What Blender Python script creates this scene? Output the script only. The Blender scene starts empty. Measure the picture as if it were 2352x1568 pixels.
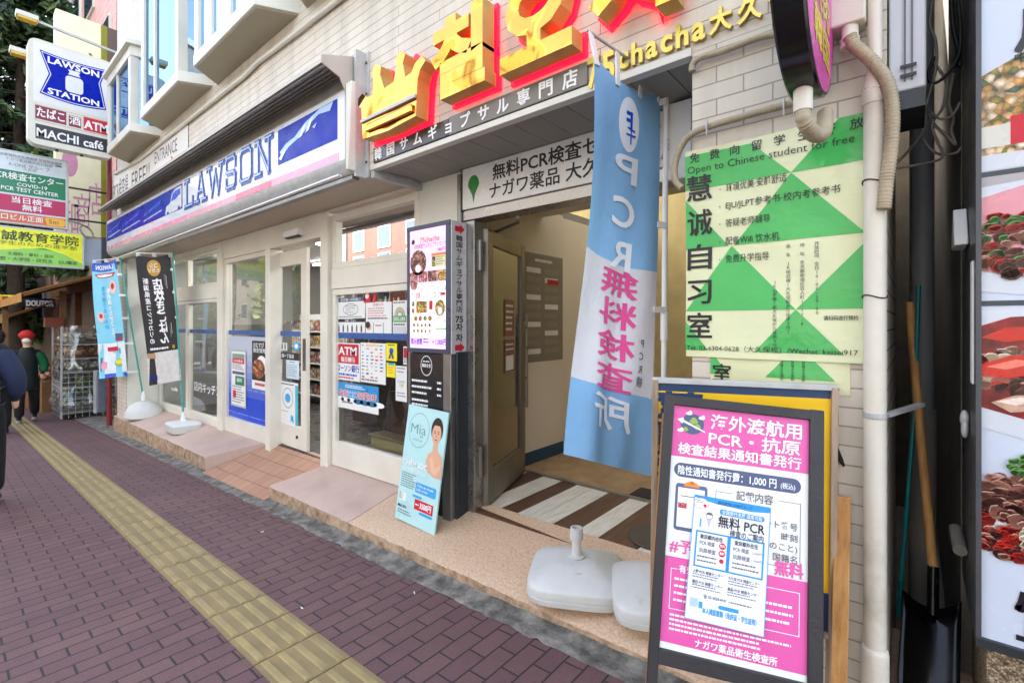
import bpy, bmesh, math, random
from mathutils import Vector, Matrix
random.seed(7)
SC = bpy.context.scene
COL = SC.collection
# ------------------------------------------------------------------ camera
F, CX, HOR, VPX = 1100.6, 1176.0, 744.0, -135.0     # focal length, centre, horizon on a 2352 x 1568 sheet
D, H = 2.5, 1.36                                    # metres to the shop front, eye height
YAW = math.atan2(F, CX - VPX)
cam = bpy.data.cameras.new('camera')
cam.sensor_width = 36; cam.lens = 36 * F / 2352
cam.shift_y = -(784 - HOR) / 2352
cam.clip_start = 0.05; cam.clip_end = 2000
co = bpy.data.objects.new('camera', cam); COL.objects.link(co)
co.location = (0, -D, H); co.rotation_euler = (math.pi / 2, 0, YAW)
SC.camera = co
# ------------------------------------------------------------------ sky and sun
w = bpy.data.worlds.new("World"); SC.world = w; w.use_nodes = True
nt = w.node_tree
sky = nt.nodes.new('ShaderNodeTexSky'); sky.sky_type = 'NISHITA'; sky.sun_disc = False
SUN_EL, SUN_AZ = math.radians(44), math.radians(22)   # azimuth measured from +Y towards -X: the sun stands behind the shop
sky.sun_elevation = SUN_EL; sky.sun_rotation = -SUN_AZ
sky.air_density = 1.0; sky.dust_density = 1.5; sky.ozone_density = 1.0
bg = nt.nodes['Background']; bg.inputs[1].default_value = 0.15
hs = nt.nodes.new('ShaderNodeHueSaturation'); hs.inputs['Saturation'].default_value = .7
nt.links.new(sky.outputs[0], hs.inputs['Color']); tn = nt.nodes.new('ShaderNodeVectorMath'); tn.operation = 'MULTIPLY'; tn.inputs[1].default_value = (1.055, 1.0, .93)   # balanced for the shade
nt.links.new(hs.outputs[0], tn.inputs[0]); nt.links.new(tn.outputs[0], bg.inputs[0])
sl = bpy.data.lights.new('sun', 'SUN'); sl.energy = 2.6; sl.angle = math.radians(0.6); sl.color = (1, .95, .86)
so = bpy.data.objects.new('sun', sl); COL.objects.link(so)
sd = Vector((-math.sin(SUN_AZ) * math.cos(SUN_EL), math.cos(SUN_AZ) * math.cos(SUN_EL), math.sin(SUN_EL)))
so.rotation_euler = sd.to_track_quat('Z', 'Y').to_euler()
so.location = sd * 40
SC.view_settings.view_transform = 'Standard'; SC.view_settings.look = 'None'
SC.view_settings.exposure = 2.98; SC.view_settings.gamma = 1; SC.view_settings.use_curve_mapping = False
# ------------------------------------------------------------------ measuring: rays of a site sheet onto real planes
VV = Vector((-math.sin(YAW), math.cos(YAW), 0)); RR = Vector((math.cos(YAW), math.sin(YAW), 0))
def ray(px, py):
    d = VV * F + RR * (px - CX); d.z = HOR - py
    return d / F
def at(px, py, Y):
    d = ray(px, py); t = (Y + D) / d.y
    return Vector((d.x * t, Y, H + d.z * t))
def atx(px, py, X):
    d = ray(px, py); t = X / d.x
    return Vector((X, -D + d.y * t, H + d.z * t))
def atg(px, py, z0=-.1, s=.042):
    d = ray(px, py); t = (z0 - H) / (d.z - s * d.x)
    return Vector((d.x * t, -D + d.y * t, H + d.z * t))
def G(x): return -.1 + .042 * x                       # the street falls to the left
# ------------------------------------------------------------------ materials
def lin(h):
    h = h.lstrip('#'); r = []
    for i in (0, 2, 4):
        v = int(h[i:i + 2], 16) / 255
        r.append(v / 12.92 if v <= .04045 else ((v + .055) / 1.055) ** 2.4)
    return (r[0], r[1], r[2], 1)
MATS = {}
def mat(key, col='#888888', rough=.5, metal=0., var=.10, scale=5., bump=0., bscale=60., emit=0., ecol=None, spec=.5):
    if key in MATS: return MATS[key]
    m = bpy.data.materials.new(key); m.use_nodes = True; n = m.node_tree; b = n.nodes['Principled BSDF']
    c = lin(col) if isinstance(col, str) else (*col, 1)
    b.inputs['Roughness'].default_value = rough; b.inputs['Metallic'].default_value = metal
    b.inputs['Specular IOR Level'].default_value = spec
    g = n.nodes.new('ShaderNodeNewGeometry')
    if var > 0:
        t = n.nodes.new('ShaderNodeTexNoise'); t.inputs['Scale'].default_value = scale; t.inputs['Detail'].default_value = 6
        n.links.new(g.outputs['Position'], t.inputs['Vector'])
        r = n.nodes.new('ShaderNodeMapRange'); r.inputs[1].default_value = .3; r.inputs[2].default_value = .7
        r.inputs[3].default_value = 1 - var; r.inputs[4].default_value = 1 + var
        n.links.new(t.outputs[0], r.inputs[0])
        x = n.nodes.new('ShaderNodeVectorMath'); x.operation = 'SCALE'; x.inputs[0].default_value = c[:3]
        n.links.new(r.outputs[0], x.inputs['Scale']); n.links.new(x.outputs[0], b.inputs['Base Color'])
        r2 = n.nodes.new('ShaderNodeMapRange'); r2.inputs[1].default_value = .3; r2.inputs[2].default_value = .7
        r2.inputs[3].default_value = max(.02, rough - .12); r2.inputs[4].default_value = min(1, rough + .12)
        n.links.new(t.outputs[0], r2.inputs[0]); n.links.new(r2.outputs[0], b.inputs['Roughness'])
    else: b.inputs['Base Color'].default_value = c
    if bump > 0:
        t2 = n.nodes.new('ShaderNodeTexNoise'); t2.inputs['Scale'].default_value = bscale; t2.inputs['Detail'].default_value = 8
        n.links.new(g.outputs['Position'], t2.inputs['Vector'])
        bp = n.nodes.new('ShaderNodeBump'); bp.inputs['Strength'].default_value = bump; bp.inputs['Distance'].default_value = .01
        n.links.new(t2.outputs[0], bp.inputs['Height']); n.links.new(bp.outputs[0], b.inputs['Normal'])
    if emit > 0:
        b.inputs['Emission Color'].default_value = lin(ecol or col); b.inputs['Emission Strength'].default_value = emit
    MATS[key] = m
    return m
def ramp(n, src, stops, interp='LINEAR'):
    r = n.nodes.new('ShaderNodeValToRGB'); r.color_ramp.interpolation = interp
    e = r.color_ramp.elements
    while len(e) < len(stops): e.new(.5)
    for i, (p, c) in enumerate(stops):
        e[i].position = p; e[i].color = lin(c)
    n.links.new(src, r.inputs[0]); return r
def brick_mat(key, c1, c2, mortar, bw, bh, axes, ms=.004, rough=.6, bump=.35, offs=.5, speck=0., stain=0., soft=.15):
    if key in MATS: return MATS[key]
    m = bpy.data.materials.new(key); m.use_nodes = True; n = m.node_tree; b = n.nodes['Principled BSDF']
    g = n.nodes.new('ShaderNodeNewGeometry'); s = n.nodes.new('ShaderNodeSeparateXYZ'); c = n.nodes.new('ShaderNodeCombineXYZ')
    n.links.new(g.outputs['Position'], s.inputs[0])
    n.links.new(s.outputs[axes[0]], c.inputs[0]); n.links.new(s.outputs[axes[1]], c.inputs[1])
    # a little waviness so the joints are not ruled
    nz = n.nodes.new('ShaderNodeTexNoise'); nz.inputs['Scale'].default_value = 7; n.links.new(g.outputs['Position'], nz.inputs['Vector'])
    ma = n.nodes.new('ShaderNodeVectorMath'); ma.operation = 'MULTIPLY_ADD'
    ma.inputs[1].default_value = (ms * 1.2,) * 3
    n.links.new(nz.outputs['Color'], ma.inputs[0]); n.links.new(c.outputs[0], ma.inputs[2])
    t = n.nodes.new('ShaderNodeTexBrick'); t.offset = offs
    t.inputs['Scale'].default_value = 1; t.inputs['Brick Width'].default_value = bw; t.inputs['Row Height'].default_value = bh
    t.inputs['Mortar Size'].default_value = ms; t.inputs['Mortar Smooth'].default_value = soft
    t.inputs['Color1'].default_value = lin(c1); t.inputs['Color2'].default_value = lin(c2); t.inputs['Mortar'].default_value = lin(mortar)
    n.links.new(ma.outputs[0], t.inputs['Vector'])
    col = t.outputs['Color']
    def mul(col, scale, lo, hi, detail=6, a=.3, bb=.7):
        q = n.nodes.new('ShaderNodeTexNoise'); q.inputs['Scale'].default_value = scale; q.inputs['Detail'].default_value = detail
        n.links.new(g.outputs['Position'], q.inputs['Vector'])
        r = n.nodes.new('ShaderNodeMapRange'); r.inputs[1].default_value = a; r.inputs[2].default_value = bb
        r.inputs[3].default_value = lo; r.inputs[4].default_value = hi; n.links.new(q.outputs[0], r.inputs[0])
        x = n.nodes.new('ShaderNodeVectorMath'); x.operation = 'SCALE'; n.links.new(col, x.inputs[0]); n.links.new(r.outputs[0], x.inputs['Scale'])
        return x.outputs[0]
    if speck: col = mul(col, 260, 1 - speck, 1 + speck, 2)
    if stain: col = mul(col, 1.3, 1 - stain, 1 + stain * .6)
    if stain and axes[1] == 2:      # faint rain streaks down the walls
        mp = n.nodes.new('ShaderNodeMapping'); mp.inputs['Scale'].default_value = (7, 7, .5); n.links.new(g.outputs['Position'], mp.inputs[0])
        q0 = n.nodes.new('ShaderNodeTexNoise'); q0.inputs['Scale'].default_value = 1; q0.inputs['Detail'].default_value = 7; n.links.new(mp.outputs[0], q0.inputs['Vector'])
        r0 = n.nodes.new('ShaderNodeMapRange'); r0.inputs[1].default_value = .42; r0.inputs[2].default_value = .72; r0.inputs[3].default_value = 1.03; r0.inputs[4].default_value = .84; n.links.new(q0.outputs[0], r0.inputs[0])
        x0 = n.nodes.new('ShaderNodeVectorMath'); x0.operation = 'SCALE'; n.links.new(col, x0.inputs[0]); n.links.new(r0.outputs[0], x0.inputs['Scale']); col = x0.outputs[0]
    if stain: col = mul(col, 9, 1 - stain * .5, 1 + stain * .4)
    n.links.new(col, b.inputs['Base Color']); b.inputs['Roughness'].default_value = rough
    f = n.nodes.new('ShaderNodeMath'); f.operation = 'SUBTRACT'; f.inputs[0].default_value = 1; n.links.new(t.outputs['Fac'], f.inputs[1])
    q = n.nodes.new('ShaderNodeTexNoise'); q.inputs['Scale'].default_value = 90; n.links.new(g.outputs['Position'], q.inputs['Vector'])
    ad = n.nodes.new('ShaderNodeMath'); ad.operation = 'MULTIPLY_ADD'; ad.inputs[1].default_value = .35
    n.links.new(q.outputs[0], ad.inputs[0]); n.links.new(f.outputs[0], ad.inputs[2])
    bp = n.nodes.new('ShaderNodeBump'); bp.inputs['Strength'].default_value = bump; bp.inputs['Distance'].default_value = .006
    n.links.new(ad.outputs[0], bp.inputs['Height']); n.links.new(bp.outputs[0], b.inputs['Normal'])
    MATS[key] = m; return m
def glass_mat(key, tint=(.92, .95, .94), base=.06, refl=1., rough=0., gcol=(1, 1, 1)):
    if key in MATS: return MATS[key]
    m = bpy.data.materials.new(key); m.use_nodes = True; n = m.node_tree
    n.nodes.remove(n.nodes['Principled BSDF']); o = n.nodes['Material Output']
    tr = n.nodes.new('ShaderNodeBsdfTransparent'); tr.inputs[0].default_value = (*tint, 1)
    gl = n.nodes.new('ShaderNodeBsdfGlossy'); gl.inputs['Roughness'].default_value = rough; gl.inputs[0].default_value = (*gcol, 1)
    fr = n.nodes.new('ShaderNodeFresnel'); fr.inputs[0].default_value = 1.52
    mr = n.nodes.new('ShaderNodeMapRange'); mr.inputs[3].default_value = base; mr.inputs[4].default_value = refl
    mx = n.nodes.new('ShaderNodeMixShader')
    n.links.new(fr.outputs[0], mr.inputs[0]); n.links.new(mr.outputs[0], mx.inputs[0])
    n.links.new(tr.outputs[0], mx.inputs[1]); n.links.new(gl.outputs[0], mx.inputs[2]); n.links.new(mx.outputs[0], o.inputs[0])
    MATS[key] = m; return m
def cell_mat(key, stops, scale=60., rough=.4, mode='F1', detail=.6):
    """printed or heaped mixtures: random cells coloured through a ramp"""
    if key in MATS: return MATS[key]
    m = bpy.data.materials.new(key); m.use_nodes = True; n = m.node_tree; b = n.nodes['Principled BSDF']
    g = n.nodes.new('ShaderNodeNewGeometry')
    q = n.nodes.new('ShaderNodeTexNoise'); q.inputs['Scale'].default_value = scale * .5; q.inputs['Detail'].default_value = 5
    n.links.new(g.outputs['Position'], q.inputs['Vector'])
    ma = n.nodes.new('ShaderNodeVectorMath'); ma.operation = 'MULTIPLY_ADD'; ma.inputs[1].default_value = (detail / scale,) * 3
    n.links.new(q.outputs['Color'], ma.inputs[0]); n.links.new(g.outputs['Position'], ma.inputs[2])
    v = n.nodes.new('ShaderNodeTexVoronoi'); v.inputs['Scale'].default_value = scale
    n.links.new(ma.outputs[0], v.inputs['Vector'])
    s = n.nodes.new('ShaderNodeSeparateColor'); n.links.new(v.outputs['Color'], s.inputs[0])
    a = n.nodes.new('ShaderNodeMath'); a.operation = 'MULTIPLY_ADD'; a.inputs[1].default_value = .75
    q2 = n.nodes.new('ShaderNodeMath'); q2.operation = 'MULTIPLY'; q2.inputs[1].default_value = .3
    n.links.new(q.outputs[0], q2.inputs[0]); n.links.new(s.outputs[0], a.inputs[0]); n.links.new(q2.outputs[0], a.inputs[2])
    r = ramp(n, a.outputs[0], stops)
    # crevice shade and small gloss marks painted into the colour of prints and heaps
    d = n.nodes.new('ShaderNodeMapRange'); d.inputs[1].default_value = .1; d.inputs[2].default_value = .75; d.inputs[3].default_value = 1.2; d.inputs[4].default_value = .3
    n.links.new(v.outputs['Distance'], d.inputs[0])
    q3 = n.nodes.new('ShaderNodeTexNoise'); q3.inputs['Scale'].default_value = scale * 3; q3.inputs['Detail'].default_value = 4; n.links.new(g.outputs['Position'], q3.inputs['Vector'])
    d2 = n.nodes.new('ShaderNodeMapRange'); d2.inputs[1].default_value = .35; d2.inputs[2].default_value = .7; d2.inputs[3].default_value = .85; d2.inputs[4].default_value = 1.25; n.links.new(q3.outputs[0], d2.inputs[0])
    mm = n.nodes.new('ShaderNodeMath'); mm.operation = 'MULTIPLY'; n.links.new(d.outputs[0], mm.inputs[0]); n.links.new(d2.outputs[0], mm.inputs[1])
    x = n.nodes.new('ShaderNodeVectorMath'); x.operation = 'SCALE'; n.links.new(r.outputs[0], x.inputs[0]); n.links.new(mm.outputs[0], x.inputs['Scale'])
    n.links.new(x.outputs[0], b.inputs['Base Color']); b.inputs['Roughness'].default_value = rough
    MATS[key] = m; return m
def spots(m, scale, size, dark, share=.5):
    """trodden gum and drips: scattered darker dots"""
    n = m.node_tree; b = n.nodes['Principled BSDF']; src = b.inputs['Base Color'].links[0].from_socket
    g = n.nodes.new('ShaderNodeNewGeometry'); q = n.nodes.new('ShaderNodeTexNoise'); q.inputs['Scale'].default_value = 30
    n.links.new(g.outputs['Position'], q.inputs['Vector'])
    ma = n.nodes.new('ShaderNodeVectorMath'); ma.operation = 'MULTIPLY_ADD'; ma.inputs[1].default_value = (.03,) * 3; n.links.new(q.outputs['Color'], ma.inputs[0]); n.links.new(g.outputs['Position'], ma.inputs[2])
    v = n.nodes.new('ShaderNodeTexVoronoi'); v.inputs['Scale'].default_value = scale; n.links.new(ma.outputs[0], v.inputs['Vector'])
    s = n.nodes.new('ShaderNodeSeparateColor'); n.links.new(v.outputs['Color'], s.inputs[0])
    t = n.nodes.new('ShaderNodeMath'); t.operation = 'MULTIPLY'; t.inputs[1].default_value = size * scale; n.links.new(s.outputs[1], t.inputs[0])
    lt = n.nodes.new('ShaderNodeMath'); lt.operation = 'LESS_THAN'; n.links.new(v.outputs['Distance'], lt.inputs[0]); n.links.new(t.outputs[0], lt.inputs[1])
    l2 = n.nodes.new('ShaderNodeMath'); l2.operation = 'LESS_THAN'; l2.inputs[1].default_value = share; n.links.new(s.outputs[0], l2.inputs[0])
    an = n.nodes.new('ShaderNodeMath'); an.operation = 'MULTIPLY'; n.links.new(lt.outputs[0], an.inputs[0]); n.links.new(l2.outputs[0], an.inputs[1])
    mr = n.nodes.new('ShaderNodeMapRange'); mr.inputs[3].default_value = 1; mr.inputs[4].default_value = dark; n.links.new(an.outputs[0], mr.inputs[0])
    x = n.nodes.new('ShaderNodeVectorMath'); x.operation = 'SCALE'; n.links.new(src, x.inputs[0]); n.links.new(mr.outputs[0], x.inputs['Scale']); n.links.new(x.outputs[0], b.inputs['Base Color'])
    return m
def noise_mat(key, stops, scale=3., rough=.7, bump=.3, bscale=40., detail=9, dist=.008, aniso=(1, 1, 1)):
    if key in MATS: return MATS[key]
    m = bpy.data.materials.new(key); m.use_nodes = True; n = m.node_tree; b = n.nodes['Principled BSDF']
    g = n.nodes.new('ShaderNodeNewGeometry'); mp = n.nodes.new('ShaderNodeMapping'); mp.inputs['Scale'].default_value = aniso
    n.links.new(g.outputs['Position'], mp.inputs[0])
    q = n.nodes.new('ShaderNodeTexNoise'); q.inputs['Scale'].default_value = scale; q.inputs['Detail'].default_value = detail; q.inputs['Roughness'].default_value = .65
    n.links.new(mp.outputs[0], q.inputs['Vector'])
    r = ramp(n, q.outputs[0], stops); n.links.new(r.outputs[0], b.inputs['Base Color']); b.inputs['Roughness'].default_value = rough
    q2 = n.nodes.new('ShaderNodeTexNoise'); q2.inputs['Scale'].default_value = bscale; q2.inputs['Detail'].default_value = 8
    n.links.new(mp.outputs[0], q2.inputs['Vector'])
    bp = n.nodes.new('ShaderNodeBump'); bp.inputs['Strength'].default_value = bump; bp.inputs['Distance'].default_value = dist
    n.links.new(q2.outputs[0], bp.inputs['Height']); n.links.new(bp.outputs[0], b.inputs['Normal'])
    MATS[key] = m; return m
# ------------------------------------------------------------------ mesh building
class MB:
    def __init__(s): s.v = []; s.f = []; s.mi = []; s.ms = []
    def m(s, mt):
        if mt not in s.ms: s.ms.append(mt)
        return s.ms.index(mt)
    def add(s, vs, fs, mt):
        o = len(s.v); s.v += [tuple(v) for v in vs]; k = s.m(mt)
        for f in fs: s.f.append(tuple(i + o for i in f)); s.mi.append(k)
        return s
    def box(s, x0, x1, y0, y1, z0, z1, mt):
        vs = [(x, y, z) for x in (x0, x1) for y in (y0, y1) for z in (z0, z1)]
        return s.add(vs, [(0, 1, 3, 2), (4, 6, 7, 5), (0, 4, 5, 1), (2, 3, 7, 6), (0, 2, 6, 4), (1, 5, 7, 3)], mt)
    def hexa(s, p, mt):      # p: 4 bottom corners, 4 top corners, same order
        return s.add(p, [(3, 2, 1, 0), (4, 5, 6, 7), (0, 1, 5, 4), (1, 2, 6, 5), (2, 3, 7, 6), (3, 0, 4, 7)], mt)
    def bar(s, p, q, a, b, mt, up=(0, 0, 1)):
        p, q = Vector(p), Vector(q); d = (q - p).normalized(); up = Vector(up)
        if abs(d.dot(up)) > .95: up = Vector((0, 1, 0))
        x = d.cross(up).normalized() * a / 2; y = x.cross(d).normalized() * b / 2
        c = [-x - y, x - y, x + y, -x + y]
        return s.hexa([p + k for k in c] + [q + k for k in c], mt)
    def tube(s, pts, r, mt, n=8, caps=True, rs=None):
        pts = [Vector(p) for p in pts]; vs = []; fs = []; prev = None
        for i, p in enumerate(pts):
            d = (pts[min(i + 1, len(pts) - 1)] - pts[max(i - 1, 0)]).normalized()
            if prev is None:
                a = Vector((0, 0, 1)) if abs(d.z) < .9 else Vector((0, 1, 0))
                x = d.cross(a).normalized()
            else:
                x = (prev - d * prev.dot(d)).normalized()
            prev = x; y = d.cross(x); rr = rs[i] if rs else r
            for k in range(n):
                t = 2 * math.pi * k / n; vs.append(p + (x * math.cos(t) + y * math.sin(t)) * rr)
        for i in range(len(pts) - 1):
            for k in range(n):
                fs.append((i * n + k, i * n + (k + 1) % n, (i + 1) * n + (k + 1) % n, (i + 1) * n + k))
        if caps: fs.append(tuple(range(n))[::-1]); fs.append(tuple(range((len(pts) - 1) * n, len(pts) * n)))
        return s.add(vs, fs, mt)
    def lathe(s, c, prof, mt, n=24, sx=1, sy=1, power=2):
        vs = []; fs = []
        for r, z in prof:
            for k in range(n):
                t = 2 * math.pi * k / n; ct, st = math.cos(t), math.sin(t)
                q = (abs(ct) ** power + abs(st) ** power) ** (-1 / power)
                vs.append((c[0] + r * ct * q * sx, c[1] + r * st * q * sy, c[2] + z))
        L = len(prof)
        for i in range(L - 1):
            for k in range(n): fs.append((i * n + k, i * n + (k + 1) % n, (i + 1) * n + (k + 1) % n, (i + 1) * n + k))
        fs.append(tuple(range(n))[::-1]); fs.append(tuple(range((L - 1) * n, L * n)))
        return s.add(vs, fs, mt)
    def poly(s, pts, mt): return s.add(pts, [tuple(range(len(pts)))], mt)
    def prism(s, pts, vec, mt):
        vec = Vector(vec); n = len(pts); a = [Vector(p) for p in pts]
        return s.add(a + [p + vec for p in a], [tuple(range(n))[::-1], tuple(range(n, 2 * n))] + [(i, (i + 1) % n, (i + 1) % n + n, i + n) for i in range(n)], mt)
    def ball(s, c, r, mt, n=12, m=8):
        if not hasattr(r, '__len__'): r = (r, r, r)
        vs = []; fs = []
        for i in range(m + 1):
            a = math.pi * i / m
            for k in range(n):
                t = 2 * math.pi * k / n
                vs.append((c[0] + r[0] * math.sin(a) * math.cos(t), c[1] + r[1] * math.sin(a) * math.sin(t), c[2] + r[2] * math.cos(a)))
        for i in range(m):
            for k in range(n): fs.append((i * n + k, (i + 1) * n + k, (i + 1) * n + (k + 1) % n, i * n + (k + 1) % n))
        return s.add(vs, fs, mt)
    def build(s, name, parent=None, bevel=0., smooth=None, seg=2):
        me = bpy.data.meshes.new(name); me.from_pydata(s.v, [], s.f)
        for m in s.ms: me.materials.append(m)
        me.polygons.foreach_set('material_index', s.mi)
        bm = bmesh.new(); bm.from_mesh(me)
        if smooth is not None: bmesh.ops.remove_doubles(bm, verts=bm.verts, dist=1e-5)
        if bevel == 0: bmesh.ops.recalc_face_normals(bm, faces=bm.faces)
        bm.to_mesh(me); bm.free()
        if smooth is not None:
            me.polygons.foreach_set('use_smooth', [True] * len(me.polygons))
            me.set_sharp_from_angle(angle=math.radians(smooth))
        o = bpy.data.objects.new(name, me); COL.objects.link(o)
        if bevel:
            b = o.modifiers.new('bevel', 'BEVEL'); b.width = bevel; b.segments = seg; b.limit_method = 'ANGLE'; b.angle_limit = math.radians(35)
            me.polygons.foreach_set('use_smooth', [True] * len(me.polygons)); me.set_sharp_from_angle(angle=math.radians(50))
        if parent is not None: attach(o, parent)
        return o
def wmat(o):
    return Matrix.Translation(o.location) if o.type == 'EMPTY' else Matrix.Identity(4)
def attach(o, parent):
    o.parent = parent
    p = parent
    while p.parent is not None: p = p.parent
    # children keep world coordinates: undo the base point of the thing
    if parent.type == 'EMPTY': o.matrix_parent_inverse = Matrix.Translation(parent.location).inverted()
def thing(name, label, cat, loc=(0, 0, 0), group=None):
    o = bpy.data.objects.new(name, None); COL.objects.link(o); o.location = loc
    o.empty_display_size = .1
    o['label'] = label; o['category'] = cat
    if group: o['group'] = group
    return o
def tag(o, label, cat, group=None):
    o['label'] = label; o['category'] = cat
    if group: o['group'] = group
    return o
def struct(o, kind='structure'):
    o['kind'] = kind; return o
# ------------------------------------------------------------------ lettering
_tc = {}
_cu = bpy.data.curves.new('letters', 'FONT'); _to = bpy.data.objects.new('letters', _cu); COL.objects.link(_to)
def glyphs(body, bold=0., res=2):
    k = (body, bold, res)
    if k not in _tc:
        _cu.body = body; _cu.size = 1; _cu.offset = bold; _cu.resolution_u = res
        bpy.context.view_layer.update()
        dg = bpy.context.evaluated_depsgraph_get()
        me = bpy.data.meshes.new_from_object(_to.evaluated_get(dg))
        vs = [(v.co.x, v.co.y) for v in me.vertices]; fs = [tuple(p.vertices) for p in me.polygons]
        bpy.data.meshes.remove(me)
        if not vs: vs = [(0, 0), (.1, 0), (0, .1)]; fs = []
        _tc[k] = (vs, fs, min(v[0] for v in vs), max(v[0] for v in vs), min(v[1] for v in vs), max(v[1] for v in vs))
    return _tc[k]
def clip_rect(pts, x0, y0, x1, y1):
    def cut(q, ins, isec):
        r = []
        for i in range(len(q)):
            a, b = q[i - 1], q[i]
            if ins(b):
                if not ins(a): r.append(isec(a, b))
                r.append(b)
            elif ins(a): r.append(isec(a, b))
        return r
    def ix(k): return lambda a, b: (k, a[1] + (b[1] - a[1]) * (k - a[0]) / (b[0] - a[0]))
    def iy(k): return lambda a, b: (a[0] + (b[0] - a[0]) * (k - a[1]) / (b[1] - a[1]), k)
    q = list(pts)
    for f, g in ((lambda p: p[0] >= x0, ix(x0)), (lambda p: p[0] <= x1, ix(x1)), (lambda p: p[1] >= y0, iy(y0)), (lambda p: p[1] <= y1, iy(y1))):
        if q: q = cut(q, f, g)
    return q
class Print:
    """flat printing on a surface: fmap(x right, y down, d outwards) -> point, all in metres"""
    def __init__(s, fmap, step=.0007): s.f = fmap; s.mb = MB(); s.tx = MB(); s.st = step
    def rect(s, x0, y0, x1, y1, mt, L=1, nx=1, ny=1, mb=None):
        mb = mb or s.mb; vs = []; fs = []
        for j in range(ny + 1):
            for i in range(nx + 1): vs.append(s.f(x0 + (x1 - x0) * i / nx, y0 + (y1 - y0) * j / ny, L * s.st))
        for j in range(ny):
            for i in range(nx):
                a = j * (nx + 1) + i; fs.append((a + nx + 1, a + nx + 2, a + 1, a))
        mb.add(vs, fs, mt); return s
    clip = None; cell = None
    def poly(s, pts, mt, L=1, mb=None):
        mb = mb or s.mb; todo = [list(pts)]
        if s.clip: todo = [clip_rect(pts, *s.clip)]
        if s.cell and todo[0]:
            q = todo[0]; c = s.cell; todo = []
            for i in range(int(min(a for a, b in q) // c), int(max(a for a, b in q) // c) + 1):
                st = clip_rect(q, i * c, -9, (i + 1) * c, 9)
                if st:
                    for j in range(int(min(b for a, b in st) // c), int(max(b for a, b in st) // c) + 1): todo.append(clip_rect(st, -9, j * c, 9, (j + 1) * c))
        for q in todo:
            if len(q) > 2: mb.poly([s.f(x, y, L * s.st) for x, y in q][::-1], mt)
        return s
    def frame(s, x0, y0, x1, y1, t, mt, L=2):
        s.rect(x0, y0, x1, y0 + t, mt, L); s.rect(x0, y1 - t, x1, y1, mt, L)
        s.rect(x0, y0 + t, x0 + t, y1 - t, mt, L); s.rect(x1 - t, y0 + t, x1, y1 - t, mt, L); return s
    def ell(s, cx, cy, rx, ry, mt, L=1, n=24, a0=0, a1=360, mb=None):
        full = abs(a1 - a0) >= 360
        pts = [(cx + rx * math.cos(math.radians(a0 + (a1 - a0) * i / n)), cy - ry * math.sin(math.radians(a0 + (a1 - a0) * i / n))) for i in range(n if full else n + 1)]
        return s.poly(pts[::-1], mt, L, mb)
    def ring(s, cx, cy, rx, ry, t, mt, L=2, n=28, a0=0, a1=360):
        vs = []; fs = []
        for i in range(n + 1):
            a = math.radians(a0 + (a1 - a0) * i / n)
            for k in (0, t): vs.append(s.f(cx + (rx - k) * math.cos(a), cy - (ry - k) * math.sin(a), L * s.st))
        for i in range(n): fs.append((2 * i, 2 * i + 2, 2 * i + 3, 2 * i + 1))
        s.mb.add(vs, fs, mt); return s
    def rrect(s, x0, y0, x1, y1, r, mt, L=1):
        pts = []
        for cx, cy, a in ((x1 - r, y0 + r, 0), (x0 + r, y0 + r, 90), (x0 + r, y1 - r, 180), (x1 - r, y1 - r, 270)):
            for i in range(7):
                t = math.radians(a + 15 * i); pts.append((cx + r * math.cos(t), cy - r * math.sin(t)))
        s.mb.poly([s.f(x, y, L * s.st) for x, y in pts], mt); return s
    def text(s, body, x, y, h, mt, L=3, w=None, align='l', bold=.012, fit=False, mirror=False, res=2):
        """em box of height h with its top at y; w squeezes or stretches the line to that width; fit: ink box is exactly w x h"""
        if bold > .013:      # heavy strokes: a few copies side by side
            e = (bold - .009) * h
            for i, (ex, ey) in enumerate(((e, e * .7), (-e, e * .7), (e, -e * .7), (-e, -e * .7))): s.text(body, x + ex, y + ey, h, mt, L + .06 * i, w, align, .009, fit, mirror, res)
            return s
        vs, fs, a, b, lo, hi = glyphs(body, bold, res)
        sx = sy = h
        if fit: sy = h / max(hi - lo, .01); sx = (w / max(b - a, .01)) if w else sy
        elif w: sx = w / max(b - a, .01)
        W = (b - a) * sx; ox = x - (W / 2 if align == 'c' else W if align == 'r' else 0)
        base = y + (hi * sy if fit else .86 * h)
        q = [(ox + ((b - vx) if mirror else (vx - a)) * sx, base - vy * sy) for vx, vy in vs]
        if s.cell:
            for g in fs: s.poly([q[i] for i in g], mt, L, mb=s.tx)
        else: s.tx.add([s.f(a_, b_, L * s.st) for a_, b_ in q], fs, mt)
        return s
    def vtext(s, body, x, y, h, mt, pitch=None, L=3, w=None, bold=.012, mirror=False):
        p = pitch or h * 1.05
        for i, ch in enumerate(body):
            if ch != ' ':
                if ch in 'ー−―': s.rect(x - h * .05, y + i * p + .1 * h, x + h * .05, y + i * p + .9 * h, mt, L, mb=s.tx)
                else:
                    e = max(0, bold - .009) * h
                    for k, (ex, ey) in enumerate(((e, e), (-e, e), (e, -e), (-e, -e)) if e > .004 * h else ((0, 0),)):
                        vs, fs, a, b, lo, hi = glyphs(ch, min(bold, .009))
                        ww = (w or h); cxx = (a + b) / 2
                        pts = [s.f(x + ex + (cxx - vx if mirror else vx - cxx) * ww, y + ey + i * p + (.86 - vy) * h, (L + .06 * k) * s.st) for vx, vy in vs]
                        s.tx.add(pts, fs, mt)
        return s
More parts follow.
